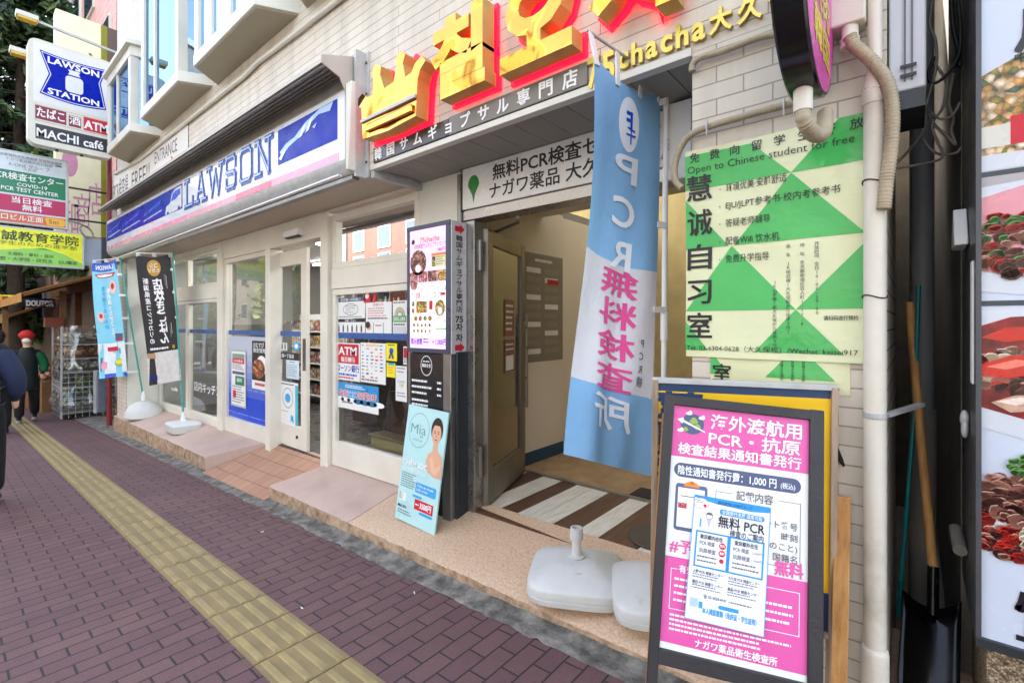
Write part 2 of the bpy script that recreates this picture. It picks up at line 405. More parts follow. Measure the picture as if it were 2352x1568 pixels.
    def lines(s, x0, y0, x1, y1, n, mt, L=2, fill=.45, seed=1, chop=.02):
        """rows of small print too small to read: short dashes"""
        rg = random.Random(seed); p = (y1 - y0) / n
        for i in range(n):
            x = x0; e = x1 - (x1 - x0) * rg.random() * .3
            while x < e:
                q = min(e, x + chop * (.4 + rg.random())); s.rect(x, y0 + i * p, q, y0 + (i + fill) * p, mt, L); x = q + chop * .22
        return s
    def build(s, parent, sheet='sheet', letters='lettering'):
        r = []
        if s.mb.f: r.append(s.mb.build(sheet, parent))
        if s.tx.f: r.append(s.tx.build(letters, parent))
        return r
def plane_map(o, u, v, n):
    o, u, v, n = Vector(o), Vector(u).normalized(), Vector(v).normalized(), Vector(n).normalized()
    return lambda x, y, d: o + u * x + v * y + n * d
def facade(x, z, Y): return plane_map((x, Y, z), (1, 0, 0), (0, 0, -1), (0, -1, 0))
def sideface(X, y, z): return plane_map((X, y, z), (0, 1, 0), (0, 0, -1), (1, 0, 0))
# ------------------------------------------------------------------ shared materials
M = {}
M['cream'] = mat('cream aluminium', '#dcd6c8', .42, var=.07, scale=3)
M['white_alu'] = mat('off white aluminium', '#d6d3c6', .4, var=.06, scale=3)
M['steel'] = mat('brushed steel', '#a5a19b', .32, .85, var=.1, scale=8)
M['alu'] = mat('aluminium post', '#8d8a86', .38, .8, var=.12, scale=8)
M['galv'] = mat('galvanised steel', '#b9bab8', .5, .3, var=.12, scale=14)
M['dark'] = mat('dark grey metal', '#2f3338', .45, .2, var=.12)
M['black'] = mat('black paint', '#17171a', .45, var=.15)
M['white'] = mat('white plastic', '#e4e4e2', .4, var=.05)
M['whitedirty'] = noise_mat('weathered white plastic', [(.2, '#aaa69c'), (.36, '#c6c5c1'), (.8, '#cdcdcc')], 14, .45, .12, 90, dist=.003)
M['paper'] = mat('white paper', '#e6e6e3', .5, var=.03)
M['ink'] = mat('black print', '#1c1b1d', .5, var=0)
M['inkgrey'] = mat('grey print', '#66666b', .5, var=0)
M['wprint'] = mat('white print', '#eeeeee', .45, var=0)
M['red'] = mat('red print', '#c81830', .45, var=0)
M['pink'] = mat('pink print', '#dc5fa6', .42, var=.04)
M['blue'] = mat('blue print', '#1e56c8', .3, var=.05)
M['signblue'] = mat('sign blue acrylic', '#031fa6', .3, var=.04, spec=.1)
M['cyan'] = mat('cyan print', '#3aa0dc', .4, var=.03)
M['navy'] = mat('navy print', '#4a5578', .45, var=0)
M['green'] = mat('green print', '#3fbf3a', .3, var=.03)
M['dgreen'] = mat('dark green print', '#157a52', .4, var=.03)
M['yellow'] = mat('yellow print', '#f2e21c', .4, var=.03)
M['orange'] = mat('orange print', '#e8873c', .4, var=0)
M['skin'] = mat('skin', '#d9a888', .55, var=.06)
M['rubber'] = mat('black rubber', '#151515', .7, var=.15)
M['conduit'] = mat('tan corrugated conduit', '#a89a80', .6, var=.12, scale=10)
M['wood'] = noise_mat('raw wood', [(.25, '#8f6538'), (.5, '#c08a4e'), (.75, '#d3a468')], 3, .6, .2, 30, aniso=(14, 14, 1.2))
M['woodgrey'] = noise_mat('weathered wood', [(.25, '#7d6a58'), (.5, '#a58f7a'), (.75, '#c0a68c')], 3, .7, .25, 30, aniso=(14, 14, 1.2))
M['glass'] = glass_mat('shop glass', (.80, .83, .82), .02, 1)
M['bayglass'] = glass_mat('bay glass', (.30, .45, .60), .30, .9, 0., (.48, .72, 1))
M['doorglass'] = glass_mat('door glass', (.50, .54, .49), .16, 1)
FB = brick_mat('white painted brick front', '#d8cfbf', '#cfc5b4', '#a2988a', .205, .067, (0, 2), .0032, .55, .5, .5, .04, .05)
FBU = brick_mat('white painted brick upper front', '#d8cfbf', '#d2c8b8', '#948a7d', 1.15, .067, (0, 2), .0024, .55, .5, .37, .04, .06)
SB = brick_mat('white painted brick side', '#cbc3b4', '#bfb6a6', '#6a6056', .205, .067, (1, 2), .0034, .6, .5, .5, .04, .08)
# ------------------------------------------------------------------ ground
def sheet(name, x0, x1, y0, y1, dz, mt, nx=1):
    b = MB(); vs = []; fs = []
    for i in range(nx + 1):
        x = x0 + (x1 - x0) * i / nx; vs += [(x, y0, G(x) + dz), (x, y1, G(x) + dz)]
    for i in range(nx): fs.append((2 * i, 2 * i + 2, 2 * i + 3, 2 * i + 1))
    return struct(b.add(vs, fs, mt).build(name))
sheet('ground', -400, 300, -300, 300, -.16, noise_mat('earth', [(.3, '#6f6a62'), (.7, '#8b857b')], .8, .9, .2, 20))
PAV = brick_mat('purple brown paving brick', '#6c4e4c', '#634648', '#2c2527', .2, .1, (1, 0), .0052, .75, .5, .5, .26, .13, .25)
spots(PAV, 2.6, .03, .45, .55)
sheet('pavement', -60, 6, -4.2, -.655, 0, PAV, 8)
sheet('road', -120, 60, -11.5, -4.22, -.13, noise_mat('asphalt', [(.3, '#403f40'), (.7, '#58575a')], 12, .85, .5, 160))
kb = MB()
for i in range(60): kb.hexa([(x, y, G(x) - .14 + 0) for x, y in ((-50 + i, -4.36), (-49.02 + i, -4.36), (-49.02 + i, -4.205), (-50 + i, -4.205))] + [(x, y, G(x) + .003) for x, y in ((-50 + i, -4.36), (-49.02 + i, -4.36), (-49.02 + i, -4.205), (-50 + i, -4.205))], mat('kerb concrete', '#9a968e', .8, var=.15, bump=.3))
struct(kb.build('kerb'))
GUT = noise_mat('worn concrete strip', [(.3, '#3a3733'), (.44, '#5e5a54'), (.58, '#807b73'), (.75, '#9c968c')], 9, .85, .8, 55, dist=.012)
gb = MB(); vs = []; fs = []; NX = 420
rg = random.Random(3)
for i in range(NX + 1):
    x = -22 + 22.6 * i / NX; j = rg.uniform(-.012, .012)
    for k, (y, dz) in enumerate(((-.66 + j, .001), (-.645, .007), (-.6, .004), (-.55, .006), (-.53, .02), (-.2, .02))): vs.append((x, y, G(x) + dz + rg.uniform(-.003, .003)))
for i in range(NX):
    for k in range(5): a = i * 6 + k; fs.append((a, a + 6, a + 7, a + 1))
struct(gb.add(vs, fs, GUT).build('gutter', smooth=80))
# tactile strip: tiles of 30 cm with four raised bars
tacw = mat('worn highlighted tactile rib', '#97865a', .62, var=.2, scale=9, bump=.3, bscale=220); tac = mat('tactile yellow', '#8a7650', .62, var=.16, scale=7, bump=.35, bscale=220); tb = MB()  # rib colour lightened: wear, plus painted relief contrast missing in soft light
T0, TP, TW = -1.585, .30, .305
for i in range(70):
    x = .4 - i * TP; xa, xb = x - TP + .003, x - .003
    def zz(px, h): return G(px) + h
    def slab(xa, xb, ya, yb, h0, h1, ins=0, mt=tac):
        tb.hexa([(xa, ya, zz(xa, h0)), (xb, ya, zz(xb, h0)), (xb, yb, zz(xb, h0)), (xa, yb, zz(xa, h0))] +
                [(xa + ins, ya + ins, zz(xa + ins, h1)), (xb - ins, ya + ins, zz(xb - ins, h1)), (xb - ins, yb - ins, zz(xb - ins, h1)), (xa + ins, yb - ins, zz(xa + ins, h1))], mt)
    slab(xa, xb, T0, T0 + TW, -.002, .006, .001)
    for k in range(4):
        yc = T0 + TW * (k + .5) / 4
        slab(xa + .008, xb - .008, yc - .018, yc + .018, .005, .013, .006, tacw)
struct(tb.build('tactile_paving'))
# step slabs in front of the shop
def ZF(x): return -.075 + .018 * x
def ZB(x): return .05 + .017 * x
def stepslab(xa, xb, mt, xa2=None, xb2=None, n=60, name='step_slab'):
    xa2 = xa if xa2 is None else xa2; xb2 = xb if xb2 is None else xb2
    b = MB(); vs = []; fs = []; r = random.Random(int(xa * 10))
    for i in range(n + 1):
        t = i / n; xf = xa + (xb - xa) * t; xk = xa2 + (xb2 - xa2) * t; j = r.uniform(-.006, .006); e = r.uniform(0, .006)
        xm = (xf * 2 + xk) / 3
        vs += [(xf, -.515 + j, G(xf) - .02), (xf, -.522 + j, (G(xf) + ZF(xf)) / 2), (xf, -.517 + j, ZF(xf) - .006 - e), (xf, -.508 + e, ZF(xf)), (xm, -.34, ZF(xm) + (ZB(xm) - ZF(xm)) * .32), (xk, .1, ZB(xk) + .022)]
    fr = []
    for i in range(n):
        for k in range(5): a = i * 6 + k; (fr if k < 2 else fs).append((a, a + 6, a + 7, a + 1))
    b.add(vs, fs, mt); b.add(vs, fr, EDGE)
    for i in (0, n): b.poly([vs[i * 6 + k] for k in range(6)] + [(vs[i * 6 + 5][0], .1, G(vs[i * 6][0]) - .05)], mt)
    return struct(b.build(name, smooth=38))
PINKST = noise_mat('pinkish terrazzo', [(.25, '#ab9083'), (.5, '#b99f92'), (.75, '#c1a89b')], 2.2, .55, .2, 160, dist=.003)
EDGE = noise_mat('broken stone edge', [(.3, '#6b5544'), (.5, '#a98c70'), (.7, '#c4aa8e')], 14, .8, .9, 70, dist=.012)
GRAN = noise_mat('golden granite', [(.2, '#8f6f4e'), (.40, '#b8977a'), (.55, '#c8ab8f'), (.8, '#d4bda2')], 75, .55, .35, 190, dist=.004)
spots(PINKST, 3.5, .016, .4, .6); spots(GRAN, 3.5, .02, .4, .6)
stepslab(-10.95, -6.32, PINKST, xb2=-5.9)
stepslab(-4.65, -3.28, PINKST, xa2=-4.45, n=30)
stepslab(-3.272, .55, GRAN)
RAMPT = brick_mat('ramp tiles', '#b3876c', '#a77b62', '#6e5546', .148, .148, (0, 1), .004, .5, .3, 0, .05, .06, .3)
rb = MB(); rb.hexa([(-6.31, -.56, G(-6.3) - .05), (-4.66, -.56, G(-4.66) - .05), (-4.46, .1, -.5), (-5.89, .1, -.5), (-6.31, -.56, G(-6.31) + .012), (-4.66, -.56, G(-4.66) + .012), (-4.46, .1, ZB(-4.46) + .002), (-5.89, .1, ZB(-5.89) + .002)], RAMPT)
struct(rb.build('ramp'))
# ------------------------------------------------------------------ the shop building
B = thing('shop_building', 'white brick shop building with bay windows above and glass shop front below', 'building', (-5, 2, 0))
Y1 = -.47
XL, XR, XP = -10.95, -.07, -.715
b = MB()
b.box(XL, XR, Y1, -.2, 2.5, 11.5, FBU)                            # wall above the shop fronts
b.build('brick_wall', B)
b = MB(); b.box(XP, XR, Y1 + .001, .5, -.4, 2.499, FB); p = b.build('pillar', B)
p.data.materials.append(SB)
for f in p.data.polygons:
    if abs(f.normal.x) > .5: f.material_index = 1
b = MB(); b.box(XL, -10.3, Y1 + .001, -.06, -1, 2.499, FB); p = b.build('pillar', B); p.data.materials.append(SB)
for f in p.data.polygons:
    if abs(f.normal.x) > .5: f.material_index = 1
b = MB(); b.box(-10.3, -10.26, -.46, .02, -.6, 2.492, M['white_alu']); b.build('side_panel', B)
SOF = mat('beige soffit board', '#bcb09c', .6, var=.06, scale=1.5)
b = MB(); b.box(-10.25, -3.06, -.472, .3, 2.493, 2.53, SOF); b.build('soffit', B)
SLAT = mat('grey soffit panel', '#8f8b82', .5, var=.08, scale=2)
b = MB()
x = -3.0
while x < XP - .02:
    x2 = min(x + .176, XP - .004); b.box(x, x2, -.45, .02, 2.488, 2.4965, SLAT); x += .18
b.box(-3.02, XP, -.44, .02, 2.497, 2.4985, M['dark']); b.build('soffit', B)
b = MB(); b.box(-3.05, XP + .0, Y1 - .012, Y1 + .04, 2.482, 2.518, M['white_alu']); b.box(-3.06, -3.02, Y1, .02, 2.43, 2.511, M['galv']); b.build('edge_trim', B, bevel=.003)
b = MB(); b.box(XL, XR, -.2, 1.35, 2.62, 11.5, mat('rear render', '#b8b2a6', .8)); b.box(XL - .0, XL + .1, -.06, 9, -1.2, 2.62, SB); b.box(-.45, -.36, .502, 9, -.6, 2.62, SB); b.box(XL, XR, 8.9, 9, -1, 2.62, SB); b.build('body_wall', B)  # upper block kept shallow so sky light drops into the hall
# interiors
INT = mat('store interior wall', '#8b8984', .7, var=.1); b = MB()
b.box(-10.1, -3.0, 4.9, 5, -.6, 2.6, INT); b.box(-10.1, -10.08, .03, 4.9, -.6, 2.6, INT); b.box(-3.0, -2.95, .03, 4.9, -.6, 2.6, INT); b.build('inner_wall', B)
b = MB(); b.box(-10.1, -3.0, .3, 4.9, 2.56, 2.6, mat('store ceiling', '#a9a9a2', .7)); b.build('ceiling', B)
b = MB(); b.hexa([(-10.1, .05, -.5), (-3, .05, -.5), (-3, 4.9, -.5), (-10.1, 4.9, -.5), (-10.1, .05, -.13), (-3, .05, -.01), (-3, 4.9, -.01), (-10.1, 4.9, -.13)], mat('store floor', '#4a4845', .3, var=.1)); b.build('store_floor', B)
for i, (x0, x1, yy) in enumerate(((-9.6, -6.9, .75), (-6.6, -5.0, 1.0), (-4.35, -3.15, .8), (-4.6, -3.1, 1.9), (-6.3, -4.9, 2.2), (-9, -7, 2.2))):
    t = thing('ceiling_light', ['white ceiling light strip behind the left panes of the shop', 'white ceiling light strip above the store doorway', 'white ceiling light strip behind the upper window right of the door', 'second light strip deeper behind the window right of the door', 'light strip deep inside above the doorway', 'light strip deep inside behind the left panes'][i], 'ceiling light', ((x0 + x1) / 2, yy, 2.5), 'ceiling lights inside the store')
    MB().box(x0, x1, yy - .05, yy + .05, 2.525, 2.558, M['white']).build('housing', t)
    MB().box(x0 + .02, x1 - .02, yy - .04, yy + .04, 2.5, 2.524, mat('lit tube', '#ffffff', .5, var=0, emit=7)).build('tube', t)
# entrance hall
HW = mat('hall plaster', '#e8dfd0', .7, var=.05, scale=1.2)
MB().box(-2.88, -2.84, .03, 1.72, -.1, 2.5, HW).build('hall_wall', B); MB().box(-2.94, -2.9, 1.721, 4.2, -.1, 2.5, HW).build('hall_wall', B); MB().box(-6, -.17, 4.2, 4.24, -.1, 6.2, mat('hall end wall and sun block', '#a89c70', .7)).build('hall_wall', B)  # end wall raised and widened, out of view, to keep the sun out
OLV = mat('olive plaster', '#6f6838', .7, var=.08)
b = MB(); b.box(-.75, XP, .06, 4.2, -.1, 2.5, OLV); b.build('hall_wall', B)
b = MB(); b.box(-2.94, XP, .06, 1.35, 2.42, 2.46, mat('hall ceiling', '#d8d0bc', .7)); b.build('hall_ceiling', B)  # stops short: roof opening added behind, unseen, to light the hall
b = MB(); b.box(-2.839, -2.83, .35, 1.715, .0, .13, mat('blue skirting', '#1c4a68', .5)); b.build('skirting', B)
b = MB()
DW = noise_mat('dark plank', [(.3, '#3a241a'), (.55, '#5a3a29'), (.75, '#6d4a35')], 3, .45, .2, 30, aniso=(12, 1, 1))
LW = noise_mat('pale plank', [(.3, '#c2bcae'), (.55, '#dcd7ca'), (.75, '#e8e4da')], 3, .5, .15, 30, aniso=(10, 1.5, 1))
b.box(-2.56, XP + .02, -.02, .125, -.12, .016, DW)
xs = [-2.84, -2.70, -2.52, -2.32, -2.17, -2.02, -1.87, -1.69, -1.53, -1.27, -1.1, -.86, -.7]; xx = 0
for i in range(len(xs) - 1): b.box(xs[i] + .002, xs[i + 1] - .002, .127, .93, -.1, .012, DW if i in (1, 3, 6, 8, 10) else LW)
b.box(-2.84, -.7, .935, .98, -.1, .02, M['alu']); b.box(-2.9, -.7, .98, 4.2, -.1, .01, noise_mat('hall brown floor', [(.3, '#8a6b46'), (.7, '#b0926a')], 6, .5, .1)); b.build('hall_floor', B)
# shop front frames: every opening is a window part with its pane
ZT = 2.42
def fx(px): return at(px, HOR, 0).x
CR = M['cream']
def window(name, x0, x1, z0, z1, w=.05, y0=-.02, y1=.05, pane='glass', tilt=0, wb=None, mt=None):
    mt = mt or CR; b = MB(); wb = wb or w; zl, zr = z0 + tilt * (x0), z0 + tilt * (x1)
    b.hexa([(x0, y0, zl), (x1, y0, zr), (x1, y1, zr), (x0, y1, zl), (x0, y0, zl + wb), (x1, y0, zr + wb), (x1, y1, zr + wb), (x0, y1, zl + wb)], mt)
    b.box(x0, x1, y0, y1, z1 - w, z1, mt)
    b.box(x0, x0 + w, y0 + .001, y1 - .001, zl + wb, z1 - w, mt); b.box(x1 - w, x1, y0 + .001, y1 - .001, zr + wb, z1 - w, mt)
    o = b.build(name, B, bevel=.004)
    q = MB(); q.poly([(x0 + w * .5, .02, zl + wb * .5), (x1 - w * .5, .02, zr + wb * .5), (x1 - w * .5, .02, z1 - w * .5), (x0 + w * .5, .02, z1 - w * .5)], M[pane]); q.build('pane', o)
    return o
X = {k: fx(k) for k in (369, 432, 507, 519, 619, 627, 632, 687, 705, 748, 767, 945, 968, 1010)}
zb0, tl = .05, .017
window('window', X[369], X[432], zb0 - .02, 1.72, .05, tilt=tl, wb=.13)
window('window', X[432] + .002, X[507], zb0 - .02, 1.72, .05, tilt=tl, wb=.13)
window('window', X[369], X[432], 1.90, 2.41, .05)
window('window', X[432] + .002, X[507], 1.90, 2.41, .05)
b = MB(); b.box(X[369], X[507], -.03, .06, 1.722, 1.898, CR); b.build('rail', B, bevel=.004)
b = MB(); b.box(X[507] + .002, X[519], -.05, .08, -.3, 2.46, CR); b.build('mullion', B, bevel=.005)
window('window', X[519] + .002, X[619] - .002, zb0 - .02, 2.235, .06, tilt=tl, wb=.2)
b = MB(); b.box(X[619], X[632] - .03, -.05, .1, -.3, 2.235, CR); b.build('mullion', B, bevel=.005)
b = MB(); b.box(X[519] + .002, X[748] - .002, -.035, .12, 2.238, 2.492, M['cream']); b.build('header', B, bevel=.004)
# sliding door leaf, half open, on a line just behind
dl = MB(); x0, x1, zz0, z1 = at(629, HOR, .07).x, at(705, HOR, .07).x, -.04, 2.2
for a in ((x0, x0 + .07, zz0, z1), (x1 - .13, x1, zz0, z1)): dl.box(a[0], a[1], .065, .105, a[2], a[3], CR)
dl.box(x0 + .071, x1 - .131, .067, .103, z1 - .17, z1, CR); dl.box(x0 + .071, x1 - .131, .067, .103, zz0, zz0 + .25, CR)
door = dl.build('sliding_door', B, bevel=.004)
MB().poly([(x0 + .05, .085, zz0 + .2), (x1 - .1, .085, zz0 + .2), (x1 - .1, .085, z1 - .1), (x0 + .05, .085, z1 - .1)], M['glass']).build('pane', door)
x0l, x1l = x0, x1; hb = MB(); hb.box(x1 - .03, x1 - .016, .035, .064, .85, 1.2, M['alu']); hb.lathe((x0 + .6, .06, .08), [(.012, 0), (.012, .03)], M['dark'], 10); hb.build('handle', door)
b = MB(); b.box(X[748], X[767] - .02, -.06, .12, -.3, 2.46, CR); b.build('mullion', B, bevel=.005)
window('window', X[767], X[945] + .12, zb0 + .0, 1.70, .06, tilt=tl, wb=.24)
window('window', X[767], X[945] + .12, 1.9, 2.43, .06)
b = MB(); b.box(X[767], X[945] + .12, -.03, .06, 1.702, 1.898, CR); b.build('rail', B, bevel=.004)
MB().box(X[369], X[519], -.03, .1, 2.412, 2.492, CR).build('header', B); MB().box(X[748], X[945] + .12, -.025, .1, 2.462, 2.492, CR).build('header', B)
b = MB(); b.box(X[945] + .122, -2.58, -.02, .1, -.2, 2.499, M['white_alu']); b.box(-2.578, -2.54, -.06, .1, -.15, 2.46, M['alu']); b.build('wall_panel', B, bevel=.005)
for z in (.9, 1.6): pass
# blue line stuck across all the panes
for a, c in ((X[369] + .05, X[432] - .05), (X[432] + .05, X[507] - .05), (X[519] + .06, X[619] - .06), (X[767] + .06, X[945] + .06)): MB().box(a, c, .012, .0185, 1.222, 1.278, mat('glass stripe blue', '#2a5596', .4)).build('blue_stripe', B)
MB().box(x0l + .071, x1l - .131, .0745, .08, 1.222, 1.278, mat('glass stripe blue', '#2a5596', .4)).build('blue_stripe', door)
# entrance door frame
b = MB(); b.box(-2.538, -2.43, -.03, .1, -.12, 2.11, M['steel']); b.box(-2.538, XP - .002, -.04, .1, 2.112, 2.185, M['steel']); b.build('door_frame', B, bevel=.004)
# glass door leaf swung into the hall
az = math.radians(110); hx, hy = -2.41, .07; u = Vector((math.cos(az), math.sin(az), 0)); nn = Vector((math.sin(az), -math.cos(az), 0))
def DP(s, z, d=0, u=u, nn=nn, hx=hx, hy=hy): return Vector((hx, hy, z)) + u * s + nn * d
dl = MB()
def dbox(mb, s0, s1, z0, z1, d0, d1, mt): mb.hexa([DP(s0, z0, d0), DP(s1, z0, d0), DP(s1, z0, d1), DP(s0, z0, d1), DP(s0, z1, d0), DP(s1, z1, d0), DP(s1, z1, d1), DP(s0, z1, d1)], mt)
LW_ = .86; BZ = mat('bronze aluminium', '#7d766c', .38, .6, var=.08)
dbox(dl, 0, .1, .03, 2.06, -.02, .02, BZ); dbox(dl, LW_ - .1, LW_, .03, 2.06, -.02, .02, BZ); dbox(dl, .101, LW_ - .101, 1.95, 2.06, -.019, .019, BZ); dbox(dl, .101, LW_ - .101, .03, .27, -.019, .019, BZ)
door = dl.build('glass_door', B, bevel=.003)
MB().poly([DP(.08, .2), DP(LW_ - .08, .2), DP(LW_ - .08, 2.0), DP(.08, 2.0)], M['doorglass']).build('pane', door)
h = MB(); h.tube([DP(LW_ - .05, .62, .05), DP(LW_ - .05, 1.45, .05)], .012, M['steel']); h.tube([DP(LW_ - .05, .7, .02), DP(LW_ - .05, .7, .05)], .009, M['steel']); h.tube([DP(LW_ - .05, 1.37, .02), DP(LW_ - .05, 1.37, .05)], .009, M['steel'])
h.tube([DP(LW_ - .05, .62, -.05), DP(LW_ - .05, 1.45, -.05)], .012, M['steel']); h.build('handle', door)
for z in (.25, 1.75): MB().tube([(hx - .01, hy - .045, z), (hx - .01, hy - .045, z + .22)], .016, M['alu']).build('hinge', door)
MB().tube([DP(.25, 2.08, -.03), (-2.2, .2, 2.1), (-2.1, .06, 2.1)], .012, M['alu']).build('closer', door)
# bay windows
def bay(bl, br, fl, fr, yf, z0, z1, mull, cap=False, band=.13):
    P = [(bl, Y1 + .002), (br, Y1 + .002), (fr, yf), (fl, yf)]
    root = MB(); W = M['white_alu']
    def ringbox(zA, zB, grow, mt, mb):
        q = [(bl - grow, Y1 + .002), (br + grow, Y1 + .002), (fr + grow * .8, yf - grow), (fl - grow * .8, yf - grow)]
        mb.hexa([(x, y, zA) for x, y in q] + [(x, y, zB) for x, y in q], mt)
    ringbox(z0 + .012, z0 + band, .006, W, root)
    posts = [(fl, yf), (fr, yf)]
    t = .075
    def post(x, y, wx, wy): root.box(x - wx, x + wx, y - wy, y + wy, z0 + band, z1, W)
    post(fl + .06, yf + .05, .06, .05); post(fr - .06, yf + .05, .06, .05); post(bl + .05, Y1 - .03, .05, .03); post(br - .05, Y1 - .03, .05, .03)
    for m_ in mull: post(fl + (fr - fl) * m_, yf + .03, .028, .025)
    ringbox(z1, z1 + .14, .006, W, root)
    if cap: ringbox(z1 + .141, z1 + .2, .06, W, root)
    o = root.build('bay_window', B, bevel=.004)
    g = MB(); zA, zB = z0 + band - .02, z1 + .02
    g.poly([(fl + .05, yf + .03, zA), (fr - .05, yf + .03, zA), (fr - .05, yf + .03, zB), (fl + .05, yf + .03, zB)], M['bayglass'])
    g.poly([(fr - .03, yf + .05, zA), (br - .04, Y1 - .01, zA), (br - .04, Y1 - .01, zB), (fr - .03, yf + .05, zB)], M['bayglass'])
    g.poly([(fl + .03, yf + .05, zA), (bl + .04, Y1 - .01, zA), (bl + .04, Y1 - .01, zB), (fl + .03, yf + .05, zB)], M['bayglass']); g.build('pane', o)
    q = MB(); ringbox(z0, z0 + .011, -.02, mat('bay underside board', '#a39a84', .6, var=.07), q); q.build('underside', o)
    c = MB(); c.box(bl + .1, br - .1, Y1 - .012, Y1 - .006, z0 + band, z1, mat('dim room behind the bay', '#4a6076', .8)); c.build('dim_backing', o)  # flat backing whose dark blue stands in for the unlit room
    return o
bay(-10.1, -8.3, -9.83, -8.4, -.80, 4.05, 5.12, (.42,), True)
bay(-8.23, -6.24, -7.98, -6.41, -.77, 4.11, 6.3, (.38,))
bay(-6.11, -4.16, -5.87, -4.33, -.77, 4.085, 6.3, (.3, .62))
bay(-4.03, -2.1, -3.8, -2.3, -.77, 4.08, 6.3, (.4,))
# ------------------------------------------------------------------ long shop sign
def zs(x): return -(x + 3.15) * .0122
SGN = thing('store_sign', 'long white and blue lightbox sign with slab serif letters above the glass shop front', 'shop sign', (-7, -.5, 2.5))
ACR = mat('white acrylic sign face', '#dcdde2', .14, var=.03)
b = MB(); xa, xb = -11.05, -3.15
prof = [(-.475, 2.485), (-.54, 2.47), (-.575, 2.5), (-.60, 2.56), (-.60, 3.075), (-.575, 3.11), (-.475, 3.118)]
b.prism([(xa, y, z + zs(xa)) for y, z in prof], (0, 0, 0), ACR) if False else None
A = [(xa, y, z + zs(xa)) for y, z in prof]; Bq = [(xb, y, z + zs(xb)) for y, z in prof]; n = len(prof)
b.add(A + Bq, [tuple(range(n))[::-1], tuple(range(n, 2 * n))] + [(i, (i + 1) % n, (i + 1) % n + n, i + n) for i in range(n)], M['galv'])
b.build('case', SGN, smooth=40)
P = Print(plane_map((xa, -.6015, 3.106 + zs(xa)), (1, 0, -.0122), (0, 0, -1), (0, -1, 0)), .0016)
P.rect(.02, .035, 7.86, .54, ACR, 0)
def sx(X_): return X_ - xa
SB_ = M['signblue']
P.rect(.04, .07, sx(-6.86), .375, SB_, 1); P.rect(sx(-4.27), .07, sx(-3.29), .372, SB_, 1)
pks = mat('pale pink stripe', '#e79ab2', .25, var=.05); P.rect(.04, .475, 7.78, .535, pks, 1); P.rect(sx(-5.2), .476, sx(-4.4), .534, mat('rose stripe', '#e0607f', .25), 2)
lb = mat('light blue print and reflection', '#a9c6f2', .25, spec=.2); lb2 = mat('mid blue reflection', '#2a50d2', .25, spec=.2); LBL = mat('letter blue', '#0c2f9e', .25, spec=.2)
def poly_at(ox, oy, s, pts, mt, L, sy=None): P.poly([(ox + x * s, oy + y * (sy or s)) for x, y in pts], mt, L)
poly_at(sx(-7.55), .09, .68, [(0, .40), (.06, .26), (.3, .22), (.42, .06), (.62, .0), (.98, .0), (.98, .38), (.9, .40), (.86, .35), (.8, .35), (.76, .41), (.25, .42), (.2, .37), (.12, .37), (.08, .42)], ACR, 2)  # pale car shape: street reflection painted on the sign face
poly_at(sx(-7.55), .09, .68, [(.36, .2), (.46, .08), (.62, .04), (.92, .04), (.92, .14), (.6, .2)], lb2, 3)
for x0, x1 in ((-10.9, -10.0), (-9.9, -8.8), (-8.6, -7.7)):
    P.poly([(sx(x0), .22), (sx(x1) - .2, .15), (sx(x1), .12), (sx(x1) - .1, .19), (sx(x0), .26)], lb2, 2); P.poly([(sx(x0), .31), (sx(x1), .27), (sx(x1), .29), (sx(x0), .33)], lb, 2)  # streaks of the same painted reflection
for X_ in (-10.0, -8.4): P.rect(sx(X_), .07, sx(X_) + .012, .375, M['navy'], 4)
poly_at(sx(-4.25), .075, .95, [(.02, .20), (.14, .15), (.3, .13), (.5, .05), (.74, .0), (.95, .0), (.9, .06), (.72, .04), (.56, .09), (.44, .14), (.2, .19), (.06, .25)], lb, 2)  # painted street reflection on the right panel
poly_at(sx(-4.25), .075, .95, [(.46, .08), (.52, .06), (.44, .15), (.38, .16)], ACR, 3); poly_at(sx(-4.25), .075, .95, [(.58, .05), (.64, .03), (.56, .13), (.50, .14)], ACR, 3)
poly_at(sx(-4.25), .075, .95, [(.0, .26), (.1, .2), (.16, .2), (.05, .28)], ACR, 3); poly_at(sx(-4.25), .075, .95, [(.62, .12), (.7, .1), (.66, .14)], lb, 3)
def stroke(pr, pts, ox, oy, wd, ht, t, mt, L):
    for i in range(len(pts) - 1):
        ax, ay = ox + pts[i][0] * wd, oy + (1 - pts[i][1]) * ht; bx, by = ox + pts[i + 1][0] * wd, oy + (1 - pts[i + 1][1]) * ht
        l = math.hypot(bx - ax, by - ay); dx, dy = (bx - ax) / l, (by - ay) / l
        ax -= dx * t / 2; ay -= dy * t / 2; bx += dx * t / 2; by += dy * t / 2; px, py = -dy * t / 2, dx * t / 2
        pr.poly([(ax + px, ay + py), (bx + px, by + py), (bx - px, by - py), (ax - px, ay - py)], mt, L + i * .13 + pts[i][0] * .05, mb=pr.tx)
